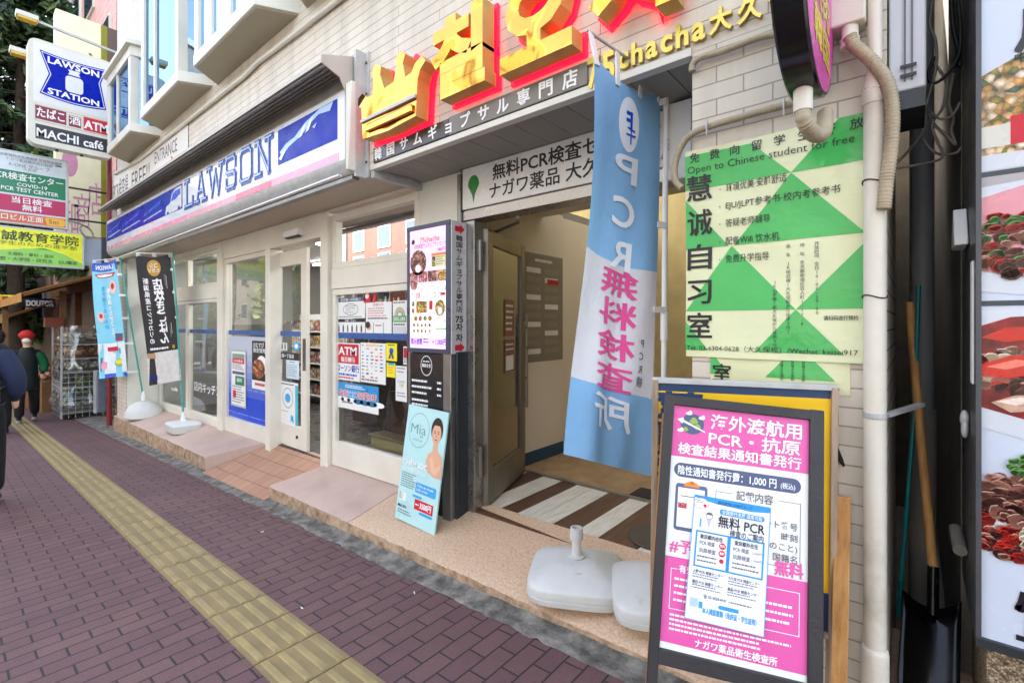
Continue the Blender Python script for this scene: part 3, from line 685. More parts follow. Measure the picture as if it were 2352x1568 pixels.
LET = {'L': [[(.22, 0), (.22, 1)], [(0, 0), (.92, 0), (.92, .25)], [(0, 1), (.46, 1)]],
       'A': [[(.14, 0), (.46, 1), (.56, 1), (.88, 0)], [(.28, .36), (.74, .36)], [(-.04, 0), (.32, 0)], [(.68, 0), (1.06, 0)]],
       'W': [[(.06, 1), (.28, 0), (.5, .85), (.72, 0), (.94, 1)], [(-.08, 1), (.22, 1)], [(.78, 1), (1.08, 1)]],
       'S': [[(.9, .72), (.9, .9), (.78, 1), (.22, 1), (.1, .9), (.1, .62), (.22, .52), (.78, .48), (.9, .38), (.9, .1), (.78, 0), (.22, 0), (.1, .1), (.1, .28)]],
       'O': [[(.08, .14), (.08, .86), (.22, 1), (.78, 1), (.92, .86), (.92, .14), (.78, 0), (.22, 0), (.08, .14)]],
       'N': [[(.16, 0), (.16, 1), (.84, 0), (.84, 1)], [(-.02, 1), (.24, 1)], [(-.02, 0), (.34, 0)], [(.66, 1), (1.02, 1)]]}
lx = sx(-6.75)
for ch, wd in (('L', .30), ('A', .33), ('W', .42), ('S', .29), ('O', .31), ('N', .33)):
    for k, st in enumerate(LET[ch]):
        stroke(P, st, lx, .085, wd, .30, .062, LBL, 2 + k * .3)
        stroke(P, st, lx - .008, .078, wd, .30, .018, lb, 5 + k * .3)
    lx += wd + .076
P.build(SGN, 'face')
b = MB(); b.hexa([(xb, -.475, 2.47), (xb + .03, -.475, 2.47), (xb + .03, -.62, 2.475), (xb, -.62, 2.475), (xb, -.475, 3.13), (xb + .03, -.475, 3.13), (xb + .03, -.59, 3.125), (xb, -.62, 3.10)], M['white_alu']); b.build('end_cap', SGN, bevel=.006)
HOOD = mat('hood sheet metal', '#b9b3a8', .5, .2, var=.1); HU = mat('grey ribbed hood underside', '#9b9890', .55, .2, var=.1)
b = MB(); hl, hr = -10.72, -3.17
def hz(x, z): return z + zs(x)
b.hexa([(hl, -.475, hz(hl, 3.30)), (hr, -.475, 3.30), (hr, -.79, 3.19), (hl, -.79, hz(hl, 3.19)), (hl, -.475, hz(hl, 3.345)), (hr, -.475, 3.345), (hr, -.79, 3.222), (hl, -.79, hz(hl, 3.222))], HOOD)
for k in range(5):
    y = -.52 - k * .055; z = 3.30 - (-.475 - y) * .35
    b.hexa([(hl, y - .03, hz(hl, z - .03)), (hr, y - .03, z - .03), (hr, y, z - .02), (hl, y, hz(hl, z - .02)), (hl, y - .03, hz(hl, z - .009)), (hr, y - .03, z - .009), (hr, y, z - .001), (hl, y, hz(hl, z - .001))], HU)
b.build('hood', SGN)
b = MB(); b.prism([(hr + .002, -.475, 3.35), (hr + .002, -.80, 3.235), (hr + .002, -.80, 3.18), (hr + .002, -.66, 3.13), (hr + .002, -.6, 3.02), (hr + .002, -.475, 3.0)], (.012, 0, 0), HOOD); b.build('bracket', SGN)
b = MB(); b.box(-3.135, -3.11, -.56, Y1 - .001, 2.44, 3.36, M['galv']); b.box(-3.109, -3.07, -.485, Y1 - .001, 2.44, 3.36, M['galv'])
for z in (2.55, 2.75, 3.05, 3.28): b.lathe((-3.09, -.487, z), [(.008, -.008), (.008, .008)], M['dark'], 8)
b.build('angle_post', SGN)
b = MB(); b.box(-11.0, -3.2, -.535, -.478, 2.44, 2.468, M['alu']); b.box(-10.95, -3.25, -.62, -.59, 2.452, 2.464, M['white']); o = b.build('lower_rail', SGN)
# pipe along the wall
t = tag(MB().tube([(p.x, p.y, p.z) for p in (at(830, -40, -.5), at(759, 14, -.5), at(660, 92, -.5), at(593, 143, -.5), at(560, 176, -.5), at(433, 277, -.5), at(321, 367, -.5), at(262, 400, -.5))], .021, M['white_alu'], 8).build('conduit_pipe', smooth=60), 'thin cream pipe running along the brick wall under the bay windows', 'pipe')
# banner above the hood
T = thing('wall_banner', 'white banner with FREE and ENTRANCE lettering on the brick wall above the blue sign', 'banner', (-8.9, Y1, 3.6))
o0 = at(258, 405, -.478); o1 = at(432, 285, -.478); u = (o1 - o0)
mp = plane_map(o0, u, (0, 0, -1), (0, -1, 0)); BW = u.length
P = Print(mp); P.rect(0, 0, BW, .55, mat('banner vinyl', '#ddd9d2', .5, var=.04), 0)
P.text('PCR検査場', .1, .12, .42, M['ink'], 1, w=1.05, bold=0); P.text('FREE!!', 1.4, .1, .42, M['ink'], 1, w=1.05, bold=0); P.text('ENTRANCE', 2.72, .04, .25, M['ink'], 1, w=1.05, bold=0)
P.poly([(2.65, .40), (3.5, .40), (3.5, .27), (3.8, .43), (3.5, .44), (2.65, .44)], M['red'], 1); P.lines(.1, .5, 1.1, .54, 1, M['ink'], 1, .8)
P.build(T)
# ------------------------------------------------------------------ gold letters with red glow
GOLD = mat('polished gold', (.72, .36, .07), .07, 1., var=.0, bump=.4, bscale=3.2)
GOLD.node_tree.nodes['Bump'].inputs['Distance'].default_value = .12; GOLD.node_tree.nodes['Noise Texture'].inputs['Detail'].default_value = .6
GOLDS = mat('gold return', (.50, .33, .10), .4, .35, var=.15)
NEON = mat('red neon edge', '#ff1030', .5, var=0, emit=.3)
def letter_solid(name, body, X0, X1, z0, z1, y0, y1, mt, side, parent, bold=.03, grow=0):
    vs, fs, a, c, lo, hi = glyphs(body, bold, 3)
    f = lambda v: (X0 + (v[0] - a) / (c - a) * (X1 - X0), z0 + (v[1] - lo) / (hi - lo) * (z1 - z0))
    pts = [f(v) for v in vs]; b = MB(); n = len(pts)
    b.add([(x, y1, z) for x, z in pts], fs, mt)
    from collections import Counter
    ec = Counter(); di = {}
    for g in fs:
        for i in range(len(g)):
            e = (g[i], g[(i + 1) % len(g)]); k = tuple(sorted(e)); ec[k] += 1; di[k] = e
    ed = [di[k] for k in ec if ec[k] == 1]
    for i, j in ed: b.poly([(pts[i][0], y0, pts[i][1]), (pts[j][0], y0, pts[j][1]), (pts[j][0], y1, pts[j][1]), (pts[i][0], y1, pts[i][1])], side)
    return b.build(name, parent)
def big_letter(body, X0, X1, z0, z1, label, bold=.045):
    t = thing('gold_letter', label, 'sign letter', ((X0 + X1) / 2, -.5, z0), 'big gold letters above the entrance')
    letter_solid('face', body, X0, X1, z0, z1, -.505, -.60, GOLD, GOLDS, t, bold)
    g = .014; letter_solid('glow_backing', body, X0 - g, X1 + g, z0 - g, z1 + g, -.474, -.494, NEON, NEON, t, bold + .03)
    return t
big_letter('칠', -2.235, -1.79, 2.685, 3.15, 'big gold Hangul letter with red glow right beside the gold crown')
big_letter('오', -1.68, -1.23, 2.672, 3.12, 'big gold round Hangul letter with ring and base bar, middle of the row')
big_letter('차', -1.14, -.66, 2.672, 3.12, 'big gold Hangul letter cut by the top of the picture, above the white flag pole')
CRW = thing('crown_emblem', 'gold crown emblem with red glow left of the gold letters', 'emblem', (-2.66, -.5, 2.64))
def crown(y0, y1, g, mt, side, name):
    pts = [(.03, 0), (.5, -.04), (.97, 0), (1.0, .5), (1.04, .62), (1.12, .70), (1.06, .80), (.96, .74), (.9, .64), (.80, .62), (.76, .84), (.80, .95), (.72, 1.04), (.64, .95), (.66, .84), (.6, .64), (.44, .62), (.36, .86), (.38, .98), (.28, 1.06), (.2, .96), (.24, .84), (.22, .62), (.12, .62), (.02, .72), (-.06, .68), (-.07, .56), (0, .5)]
    X0, X1, z0, z1 = -2.98, -2.36, 2.655, 3.1
    q = [(X0 + x * (X1 - X0), z0 + z * (z1 - z0)) for x, z in pts]
    cx_, cz = (X0 + X1) / 2, (z0 + z1) / 2
    if g: q = [(x + (g if x > cx_ else -g), z + (g if z > cz else -g)) for x, z in q]
    b = MB(); b.poly([(x, y1, z) for x, z in q], mt)
    for i in range(len(q)):
        j = (i + 1) % len(q); b.poly([(q[i][0], y0, q[i][1]), (q[j][0], y0, q[j][1]), (q[j][0], y1, q[j][1]), (q[i][0], y1, q[i][1])], side)
    return b.build(name, CRW)
crown(-.5, -.60, 0, GOLD, GOLDS, 'face'); crown(-.474, -.492, .022, NEON, NEON, 'glow_backing')
b = MB(); b.box(-2.97, -2.37, -.615, -.601, 2.765, 2.785, M['galv']); b.build('band', CRW)
b = MB(); b.box(-2.9, -2.4, -.62, -.601, 2.68, 2.735, GOLD)
b.build('jewel_band', CRW, bevel=.01)
# small gold letters
xs_ = -1.21
for k, (ch, wd) in enumerate((('7', .07), ('5', .075), ('c', .06), ('h', .06), ('a', .06), ('c', .06), ('h', .06), ('a', .06), ('大', .1), ('久', .1), ('保', .1), ('店', .1))):
    nm = ['bold gold figure 7 at the start of the small gold row', 'bold gold figure 5 after the 7', 'first small gold letter c, after the figure 5', 'first small gold letter h, between c and a', 'first small gold letter a, before the second c', 'second small gold letter c, in the middle of the row', 'second small gold letter h, before the last a', 'last small gold letter a, before the gold kanji', 'small gold kanji with three strokes, first kanji of the row', 'second small gold kanji, three slanted strokes', 'third small gold kanji, beside the round sign', 'last small gold kanji behind the round sign'][k]
    zz = 2.528 if k > 1 else 2.49; hh = {'h': .1, '7': .15, '5': .15}.get(ch, .105 if k > 7 else .076)
    o = letter_solid('small_gold_letter', ch, xs_, xs_ + wd * .9, zz, zz + hh, Y1 - .001, Y1 - .022, mat('gold small letter', '#d9c560', .3, .35), GOLDS, None, .03)
    tag(o, nm, 'sign letter', 'small gold letters over the entrance'); xs_ += wd + .008
# strip sign
T = thing('strip_sign', 'narrow dark brown sign strip with white Japanese lettering under the gold letters', 'sign', (-2.1, -.48, 2.52))
MB().box(-3.0, -2.2, -.488, Y1 - .001, 2.522, 2.628, mat('dark brown panel', '#40312b', .25, var=.1)).build('panel', T, bevel=.003)
MB().box(-2.198, -1.215, -.488, Y1 - .001, 2.522, 2.634, mat('greyish brown panel', '#6f6a64', .16, var=.15, scale=3)).build('panel', T, bevel=.003)
P = Print(facade(-3.0, 2.628, -.4895)); s = '韓国サムギョプサル専門店'
for i, ch in enumerate(s): P.text(ch, .06 + i * .148, .006, .092, M['wprint'], 1, align='c', w=.085 if ch not in 'ギョプル' else None, bold=.03)
P.build(T)
# entrance header sign
T = thing('entrance_sign', 'white sign board with black Japanese lettering and green leaf emblems above the open entrance', 'sign', (-1.7, -.05, 2.2))
MB().box(-2.53, XP - .004, -.05, -.005, 2.19, 2.485, mat('white sign board', '#d8d5d0', .3, var=.04)).build('board', T, bevel=.003)
b = MB(); b.box(-2.55, XP - .004, -.06, -.004, 2.4855, 2.499, M['alu']); b.build('frame', T)
P = Print(facade(-2.53, 2.485, -.051))
P.text('無料PCR検査センター', .30, .025, .115, M['ink'], 1, w=1.2, bold=.02); P.text('ナガワ薬品 大久保検査所', .27, .15, .115, M['ink'], 1, w=1.35, bold=.016)
lf = mat('leaf green', '#137a2e', .4)
for ox in (.045, 1.58): P.poly([(ox + .07 + .055 * math.sin(a), .13 - .055 * math.cos(a) * (1.25 if math.cos(a) > 0 else .5)) for a in [math.radians(x) for x in range(-110, 111, 15)]] + [(ox + .085, .2), (ox + .07, .262), (ox + .055, .2)], lf, 1)
P.build(T)
# ------------------------------------------------------------------ menu pylon
PY = thing('menu_pylon', 'tall grey pylon with lit pink menu poster on top beside the entrance', 'sign pylon', (-2.75, -.1, 0))
px0, px1, py0, py1 = -3.0, -2.515, -.19, -.035
b = MB(); b.box(px1 - .09, px1, py0 + .012, py1, -.1, 1.15, M['alu']); b.box(px1 + .001, px1 + .025, py0 + .05, py1 + .01, -.1, 1.16, M['dark']); b.build('post', PY, bevel=.004)
b = MB(); b.box(px0, px0 + .05, py0 + .012, py1, -.1, 1.15, M['alu']); b.build('post', PY, bevel=.004)
b = MB(); b.box(px0 + .051, px1 - .091, py0 + .03, py1, -.08, 1.15, M['black']); b.build('back_panel', PY)
FRM = mat('slate blue frame', '#414a5a', .35, .2, var=.06); fz0, fz1 = 1.147, 2.1
b = MB(); t_ = .033
b.box(px0, px1, py0, py1, fz1 - t_, fz1, FRM); b.box(px0, px1, py0, py1, fz0, fz0 + t_, FRM); b.box(px0, px0 + t_, py0 + .001, py1, fz0 + t_, fz1 - t_, FRM); b.box(px1 - t_ - .012, px1, py0 + .001, py1, fz0 + t_, fz1 - t_, FRM); b.build('frame', PY, bevel=.003)
LITP = mat('lit pink poster', '#efb4ea', .3, var=.02, emit=.12); LITW = mat('lit white poster', '#f2eef2', .3, var=.0, emit=.12)
P = Print(facade(px0 + t_, fz1 - t_, py0 + .006)); W_, H_ = px1 - px0 - 2 * t_ - .012, fz1 - fz0 - 2 * t_
P.rect(0, 0, W_, H_, LITW, 0); P.rect(0, 0, W_, .45 * H_, LITP, 1); P.rect(0, .895 * H_, W_, H_, LITP, 1)
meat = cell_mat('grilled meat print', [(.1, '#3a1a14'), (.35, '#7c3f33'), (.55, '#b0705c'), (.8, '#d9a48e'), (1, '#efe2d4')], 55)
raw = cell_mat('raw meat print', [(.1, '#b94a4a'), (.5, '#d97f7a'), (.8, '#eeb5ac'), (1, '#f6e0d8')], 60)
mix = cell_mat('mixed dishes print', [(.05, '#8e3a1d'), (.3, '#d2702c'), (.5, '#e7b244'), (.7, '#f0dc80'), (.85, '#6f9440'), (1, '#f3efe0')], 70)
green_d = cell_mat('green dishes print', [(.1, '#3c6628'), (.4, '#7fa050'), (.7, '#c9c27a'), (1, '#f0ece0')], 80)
P.ell(.04, .055 + .03, .02, .02, M['ink'], 2); P.text('75chacha', .12, .052, .055, M['orange'], 2, w=.22, bold=.03)
P.text('本格韓国サムギョプサルセット', .05, .105, .04, M['ink'], 2, w=.36, bold=.005)
P.ell(.10, .245, .095, .095, meat, 2); P.ell(.10, .29, .035, .03, M['wprint'], 3); P.rect(.25, .19, .41, .21, M['orange'], 2); P.rect(.25, .21, .41, .29, mat('cream print', '#ece6b0', .4), 2); P.rect(.255, .215, .295, .25, meat, 3); P.rect(.255, .252, .295, .286, green_d, 3); P.lines(.305, .218, .40, .285, 4, M['inkgrey'], 3, .3, 4)
P.text('1,980円', .3, .15, .035, M['ink'], 2, w=.1)
for i in range(4): P.rect(.0 + i * .105, .315, .10 + i * .105, .395, (raw, raw, meat, mix)[i], 2)
P.ell(.05, .40, .045, .05, raw, 3); P.lines(.12, .402, .41, .412, 1, M['pink'], 2, .6)
P.text('お肉セット最大すべて込み放題になる', .01, .432, .034, M['ink'], 2, w=.4, bold=0); P.text('食べ放題メニュー', .015, .468, .048, M['red'], 2, w=.22, bold=.015); P.text('0', .275, .46, .06, M['ink'], 2); P.text('円', .32, .475, .04, M['ink'], 2); P.rect(.355, .478, .40, .5, M['red'], 2)
P.rect(.075, .535, .20, .625, mix, 2); P.ell(.04, .555, .018, .022, green_d, 2); P.ell(.04, .605, .018, .022, mix, 2); P.rect(.225, .535, .265, .6, M['red'], 2); P.ell(.345, .59, .055, .06, mix, 2); P.ell(.345, .61, .025, .03, M['wprint'], 3)
for i in range(4): P.ell(.07 + i * .055, .665, .022, .02, (mix, raw, green_d, mix)[i], 2)
for j in range(2):
    for i in range(5): P.ell(.05 + i * .045, .715 + j * .045, .014, .014, (raw, green_d, mix, green_d, meat)[(i + j) % 5], 2)
P.text('ソフト・お酒', .31, .672, .025, M['ink'], 2, w=.09); P.rect(.295, .735, .41, .745, M['green'], 2)
P.text('飲み放題', .015, .812, .05, M['signblue'], 2, w=.13, bold=.02); P.lines(.16, .815, .24, .86, 2, M['signblue'], 2, .4, 2); P.text('+ 1,000円', .26, .812, .05, M['signblue'], 2, w=.15, bold=.02)
P.build(PY, 'poster')
b = MB(); b.box(px1 + .001, px1 + .012, py0 + .01, py1 + .0, fz0, fz1 - .004, mat('silver side panel', '#c4c1c2', .35, .1, var=.04)); b.build('side_panel', PY)
P = Print(sideface(px1 + .0125, py0 + .01, fz1 - .004)); sw = py1 - py0 - .01
for yy in (.055, .905): P.poly([(.03, yy - .02), (.08, yy - .02), (.08, yy - .036), (.125, yy), (.08, yy + .036), (.08, yy + .02), (.03, yy + .02)], M['red'], 1)
P.vtext('韓国サムギョプサル専門店', sw / 2, .10, .045, M['ink'], .0462, 1, w=.068, bold=.016); P.text('75', sw / 2, .67, .062, M['ink'], 1, w=.075, align='c', bold=.03); P.vtext('차차', sw / 2, .73, .06, M['ink'], .075, 1, w=.075, bold=.03)
P.build(PY, 'arrows')
P = Print(facade(px0 + .03, 1.14, py0 + .011)); P.rect(0, 0, .375, .46, mat('black directory poster', '#1b1a1a', .3, var=.03), 0)
P.ring(.19, .09, .065, .075, .005, M['wprint'], 1); P.text('韓国食堂', .19, .075, .028, M['wprint'], 1, w=.1, align='c', bold=.02); P.lines(.15, .055, .23, .065, 1, M['wprint'], 1, .7)
for i in range(3): P.lines(.02, .2 + i * .045, .26, .222 + i * .045, 1, M['wprint'], 1, .7, i); P.lines(.31, .2 + i * .045, .36, .222 + i * .045, 1, M['wprint'], 1, .7, i + 7)
P.lines(.02, .345, .25, .45, 3, M['wprint'], 1, .45, 5)
P.build(PY, 'directory')
# leaning spa poster board
SPA = thing('poster_board', 'pale turquoise beauty poster board with a bare shouldered woman leaning on the menu pylon', 'poster board', (-2.7, -.33, -.02))
o_tl = Vector((-2.925, -.225, .755)); u = Vector((.985, .0, -.03)).normalized(); v = Vector((-.02, -.11, -.78)).normalized(); nn = u.cross(v) * -1
if nn.y > 0: nn = -nn
mp = plane_map(o_tl, u, v, nn); SW, SH = .44, .83
def shift_to(mpf): return mpf
b = MB(); b.hexa([mp(0, SH, -.012), mp(SW, SH, -.012), mp(SW, SH, 0), mp(0, SH, 0), mp(0, 0, -.012), mp(SW, 0, -.012), mp(SW, 0, 0), mp(0, 0, 0)], mat('turquoise board', '#b4dcdc', .35, var=.06, scale=4)); b.build('board', SPA)
P = Print(mp); teal = mat('teal grey print', '#6d9aa2', .4); hair = mat('dark hair print', '#2a1c18', .4)
P.ring(.15, .17, .115, .125, .004, teal, 1); P.text('Mia', .06, .11, .10, teal, 2, w=.17, bold=-.004); P.text('SPA', .17, .20, .022, teal, 2); P.text('beauty spa', .1, .225, .025, teal, 2, w=.1, bold=-.005)
P.ell(.345, .135, .062, .085, hair, 2); P.ell(.345, .165, .048, .07, M['skin'], 3); P.poly([(.325, .22), (.365, .22), (.375, .28), (.43, .31), (.44, .42), (.44, .46), (.36, .46), (.28, .43), (.265, .36), (.285, .31), (.32, .29)], M['skin'], 2.5)
P.ell(.345, .105, .044, .02, hair, 4, a0=0, a1=180); 
for ex in (.328, .364): P.ell(ex, .158, .008, .004, hair, 4); P.rect(ex - .011, .144, ex + .011, .1475, hair, 4)
P.ell(.346, .205, .013, .005, M['red'], 4); P.poly([(.344, .165), (.349, .165), (.352, .186), (.341, .186)], mat('skin shade print', '#c08e70', .5), 4)
P.poly([(.30, .34), (.33, .33), (.37, .40), (.42, .36), (.43, .38), (.38, .45), (.34, .44)], mat('skin light print', '#e3b596', .5), 4)
P.text('CHĂM SÓC', .02, .385, .055, M['wprint'], 5, w=.27, bold=.03); P.text('CẢI THIỆN LÀN DA', .02, .445, .035, M['wprint'], 5, w=.26, bold=.02); P.lines(.02, .49, .2, .60, 7, M['inkgrey'], 2, .4, 3)
P.rrect(.19, .53, .41, .60, .012, M['cyan'], 2); P.text('Chăm da chuyên', .205, .538, .022, M['wprint'], 3, w=.18); P.text('Liệu trình', .205, .565, .022, M['wprint'], 3, w=.12); P.rrect(.17, .62, .27, .637, .006, M['cyan'], 2)
P.rect(.20, .645, .40, .715, M['red'], 2); P.text('3500円', .26, .652, .052, M['wprint'], 3, w=.12, bold=.03); P.lines(.21, .675, .25, .69, 1, M['wprint'], 3, .6); P.rrect(.26, .722, .40, .74, .008, M['cyan'], 2)
P.rect(.02, .63, .055, .69, M['paper'], 2); P.rect(.065, .63, .10, .69, M['paper'], 2); P.lines(.022, .635, .053, .685, 4, M['inkgrey'], 3, .5, 2, .008); P.text('MIA SPA', .02, .715, .028, M['ink'], 2, bold=.02); P.lines(.02, .755, .2, .79, 2, M['inkgrey'], 2, .4, 6)
P.build(SPA, 'print')
def atw(px, py, w_):
    q = VV * w_ + RR * ((px - CX) / F * w_); return Vector((q.x, q.y - D, H + (HOR - py) / F * w_))
# ------------------------------------------------------------------ white flag stands
def square_stand(c, rot, label, socket=True, s=.25):
    t = thing('flag_stand', label, 'flag stand', c, 'white plastic flag stands by the entrance'); b = MB()
    prof = [(s - .025, 0), (s - .004, .008), (s, .03), (s, .036), (s - .003, .038), (s - .003, .042), (s, .044), (s, .074), (s * .985, .084), (s * .95, .092), (s * .7, .122), (s * .44, .150), (s * .4, .153), (s * .3, .154), (0, 0)]
    b.lathe((0, 0, 0), prof[:-1], M['whitedirty'], 40, power=5); R = Matrix.Rotation(rot, 3, 'Z')
    b.v = [tuple(R @ Vector(v) + Vector(c)) for v in b.v]; b.build('base', t, smooth=35)
    b = MB(); b.lathe((c[0], c[1], c[2] + .156), [(.045, 0), (.045, .006), (.028, .008), (.024, .05), (.024, .09), (.034, .092), (.036, .1), (.036, .118), (.034, .12), (.033, .155), (.022, .156), (.021, .12)], M['whitedirty'], 20)
    if socket: b.build('socket', t, smooth=40)
    q = R @ Vector((.02, -.125, 0)); b = MB(); b.lathe((c[0] + q.x, c[1] + q.y, c[2] + .128), [(.024, 0), (.024, .008), (.018, .01), (.017, .004)], M['galv'], 16); b.build('cap', t, smooth=40)
    return t
def SZ(x, y): return ZF(x) + (ZB(x) - ZF(x)) * max(0, (y + .5)) / .6
square_stand((-1.40, -.29, SZ(-1.4, -.29) + .006), .5, 'empty square white flag stand with bare socket on the granite step')
square_stand((-.952, -.205, SZ(-.95, -.2) + .006), .55, 'square white flag stand holding the white pole, half hidden by the sign boards', True)
# ------------------------------------------------------------------ big blue and white flag
FLG = thing('banner_flag', 'tall light blue and white banner flag with mirrored pink lettering on a white pole', 'banner flag', (-.985, -.205, .1))
A0, B0, A1, B1 = Vector((-.985, -.17, 2.50)), Vector((-1.055, -.73, 2.49)), Vector((-.975, -.31, .63)), Vector((-1.145, -.775, .80))
def flagmap(A0, B0, A1, B1, amp, ph, W_, H_, sgn=1, k=1.2):
    nrm = (B0 - A0).cross(A1 - A0).normalized()
    if nrm.dot(Vector((0, -D, H)) - A0) < 0: nrm = -nrm
    def f(x, y, d):
        s, t = 1 - x / W_, y / H_
        p = (A0.lerp(B0, s)).lerp(A1.lerp(B1, s), t)
        p = p + (B0 - A0) * (-.05 * math.sin(math.pi * t) * s)
        o = amp * (math.sin(2 * math.pi * (s * k * .8 + .35 * t) + ph) * (.25 + .75 * t) + .5 * math.sin(2 * math.pi * (s * 2.3 - t * .8) + ph * 2) * t) + amp * .9 * math.sin(5 * t + ph) * s
        p = p + Vector((0, 0, -1)) * (.035 * math.sin(math.pi * s) * (1 - t) )
        return p + nrm * (o + d)
    return f
skyb = mat('flag sky blue', '#84b4dd', .8, var=.05, scale=4, bump=.8, bscale=11); flw = mat('flag white cloth', '#d6d5da', .8, var=.06, scale=3, bump=.8, bscale=11); pkc = mat('flag pink', '#e04f92', .8, var=.04); flt = mat('flag white lettering', '#e8ebf0', .8, var=0)
FW, FH = .6, 1.78
fm = flagmap(A0, B0, A1, B1, .028, .8, FW, FH)
b = MB(); nx, ny = 26, 76; vs = [fm(FW * i / nx, FH * j / ny, 0) for j in range(ny + 1) for i in range(nx + 1)]
for part in (0, 1):
    fs = []
    for j in range(ny):
        wh = .475 < (j + .5) / ny < .80
        if wh == bool(part): fs += [(j * (nx + 1) + i, j * (nx + 1) + i + 1, (j + 1) * (nx + 1) + i + 1, (j + 1) * (nx + 1) + i) for i in range(nx)]
    b.add(vs, fs, (skyb, flw)[part])
b.build('cloth', FLG, smooth=80)
P = Print(fm, .0008); P.cell = .045
P.ell(.31, .18, .085, .13, flt, 3, 30, mb=P.tx); P.text('F', .31, .10, .12, M['blue'], 6, align='c', mirror=True, bold=.03); P.text('千', .325, .19, .085, M['blue'], 6, align='c', mirror=True, bold=.02)
for ch, y, h in (('P', .30, .18), ('C', .50, .19), ('R', .70, .19)): P.text(ch, .30, y, h, flt, 6, w=.19, align='c', mirror=True, bold=.02, res=4)
for i, ch in enumerate('無料検査'): P.text(ch, .30, .862 + i * .148, .136, pkc, 6, w=.30, align='c', mirror=True, bold=.019)
P.text('所', .30, 1.455, .17, flt, 6, w=.32, align='c', mirror=True, bold=.018)
for i, ch in enumerate('PCR検'): P.text(ch, .50, 1.16 + i * .06, .05, M['inkgrey'], 6, align='c', mirror=True)
P.build(FLG, 'print', 'lettering')
pole = MB(); pole.tube([(-.952, -.205, SZ(-.98, -.2) + .2), (-.952, -.19, 1.3), (-.952, -.165, 2.58)], .014, M['white'], 12); pole.build('pole', FLG, smooth=50)
q = MB(); q.tube([(-.952, -.19, 1.28), (-.952, -.188, 1.42)], .019, M['white'], 12); q.build('pole_joint', FLG, smooth=40)
q = MB(); q.tube([(-.952, -.14, 2.56), (-1.06, -.75, 2.60)], .007, M['galv'], 8); q.build('crossbar', FLG, smooth=50)
q = MB(); q.lathe((-.952, -.165, 2.57), [(.02, -.02), (.02, .02), (.012, .032)], M['white'], 12); q.build('pole_cap', FLG, smooth=40)
for k, s in enumerate((.05, .35, .66, .96)):
    p = fm(FW * (1 - s), 0, .004); c = Vector((-.952, -.14, 2.56)).lerp(Vector((-1.06, -.75, 2.60)), s)
    MB().bar(c + Vector((0, 0, .01)), p + Vector((0, 0, -.03)), .035, .006, M['white'], up=(1, 0, 0)).build('loop', FLG)
for y in (.03, .62, 1.02, 1.42):
    p = fm(FW - .02, y, .004); z = p.z; pp = Vector((-.952, -.19, z)); MB().bar(p, pp + Vector((.012, 0, 0)), .03, .008, M['white'], up=(1, 0, 0)).build('loop', FLG)
# ------------------------------------------------------------------ pink A-board
def board_map(x, y, z, yaw, tilt, roll, w_, h_):
    u = Vector((math.cos(yaw), math.sin(yaw), 0)); n_ = Vector((math.sin(yaw), -math.cos(yaw), 0)); up = Vector((0, 0, math.cos(tilt))) - n_ * math.sin(tilt)
    u2 = u * math.cos(roll) + up * math.sin(roll); v2 = up * math.cos(roll) - u * math.sin(roll)
    tl = Vector((x, y, z)) + v2 * h_; nn = u2.cross(v2)
    return (lambda a, b_, d: tl + u2 * a - v2 * b_ + nn * d), u2, v2, nn
k = .9
AB = thing('a_board', 'black framed A-board with a pink and white notice, nearest sign on the pavement', 'A-board', (-.4, -.95, G(-.4)))
aw, ah = .457 * k, .84 * k
am, au, av, an = board_map(-.683 * k, -2.5 + 1.615 * k, H + (.232 - H) * k, .437, .217, -.073, aw, ah)
def lb_(mb, m_, x0, y0, x1, y1, d0, d1, mt): mb.hexa([m_(x0, y1, d0), m_(x1, y1, d0), m_(x1, y1, d1), m_(x0, y1, d1), m_(x0, y0, d0), m_(x1, y0, d0), m_(x1, y0, d1), m_(x0, y0, d1)], mt)
blk = mat('black painted wood', '#29272a', .5, var=.15, scale=10, bump=.15, bscale=80)
for ya_, yb_ in ((-.032, 0), (ah, ah + .045)): fb = MB(); lb_(fb, am, -.03, ya_, aw + .038, yb_, -.019, .012, blk); fb.build('rail', AB, bevel=.003)
leglen = .40
for nm, x0, x1 in (('leg', -.032, 0), ('leg', aw, aw + .04)):
    MB_ = MB(); lb_(MB_, am, x0, -.034, x1, ah + leglen, -.022, .013, blk); MB_.build(nm, AB, bevel=.003)
for x0 in (-.02, aw):
    top = am(x0, .03, -.03); bot = am(x0, ah + leglen, -.03) + Vector((-.12, .30, .0)); bot.z = G(bot.x) + .01
    MB().bar(top, bot, .028, .02, M['wood']).build('rear_leg', AB)
bk = MB(); lb_(bk, am, 0, 0, aw, ah, -.012, -.001, mat('backing board', '#8f8a80', .7)); bk.build('backing', AB)
P = Print(am); mag = mat('magenta poster pink', '#d9569f', .35, var=.03)
P.rect(0, 0, aw, ah, M['paper'], 0); P.rect(0, 0, aw, .222 * ah, mag, 1); P.rect(0, .64 * ah, aw, .975 * ah, mag, 1)
def T(body, x, y, h, mt, w=None, **kk): P.text(body, x * aw, y * ah, h * ah, mt, 3, w=None if w is None else w * aw, **kk)
wp = M['wprint']
T('海外渡航用', .29, .020, .070, wp, w=.66, bold=.018); T('PCR・抗原', .28, .093, .064, wp, w=.66, bold=.018); T('検査結果通知書発行', .05, .160, .052, wp, w=.9, bold=.017)
P.ell(.15 * aw, .075 * ah, .09 * aw, .045 * ah, M['navy'], 2); 
for x, y, r in ((.16, .06, .03), (.19, .085, .025), (.10, .10, .02)): P.poly([((x + r * math.cos(a) * (1 + .3 * math.sin(3 * a))) * aw, (y + .5 * r * math.sin(a)) * ah) for a in [i * .5 for i in range(12)]], mat('map green', '#8faa4a', .4), 3)
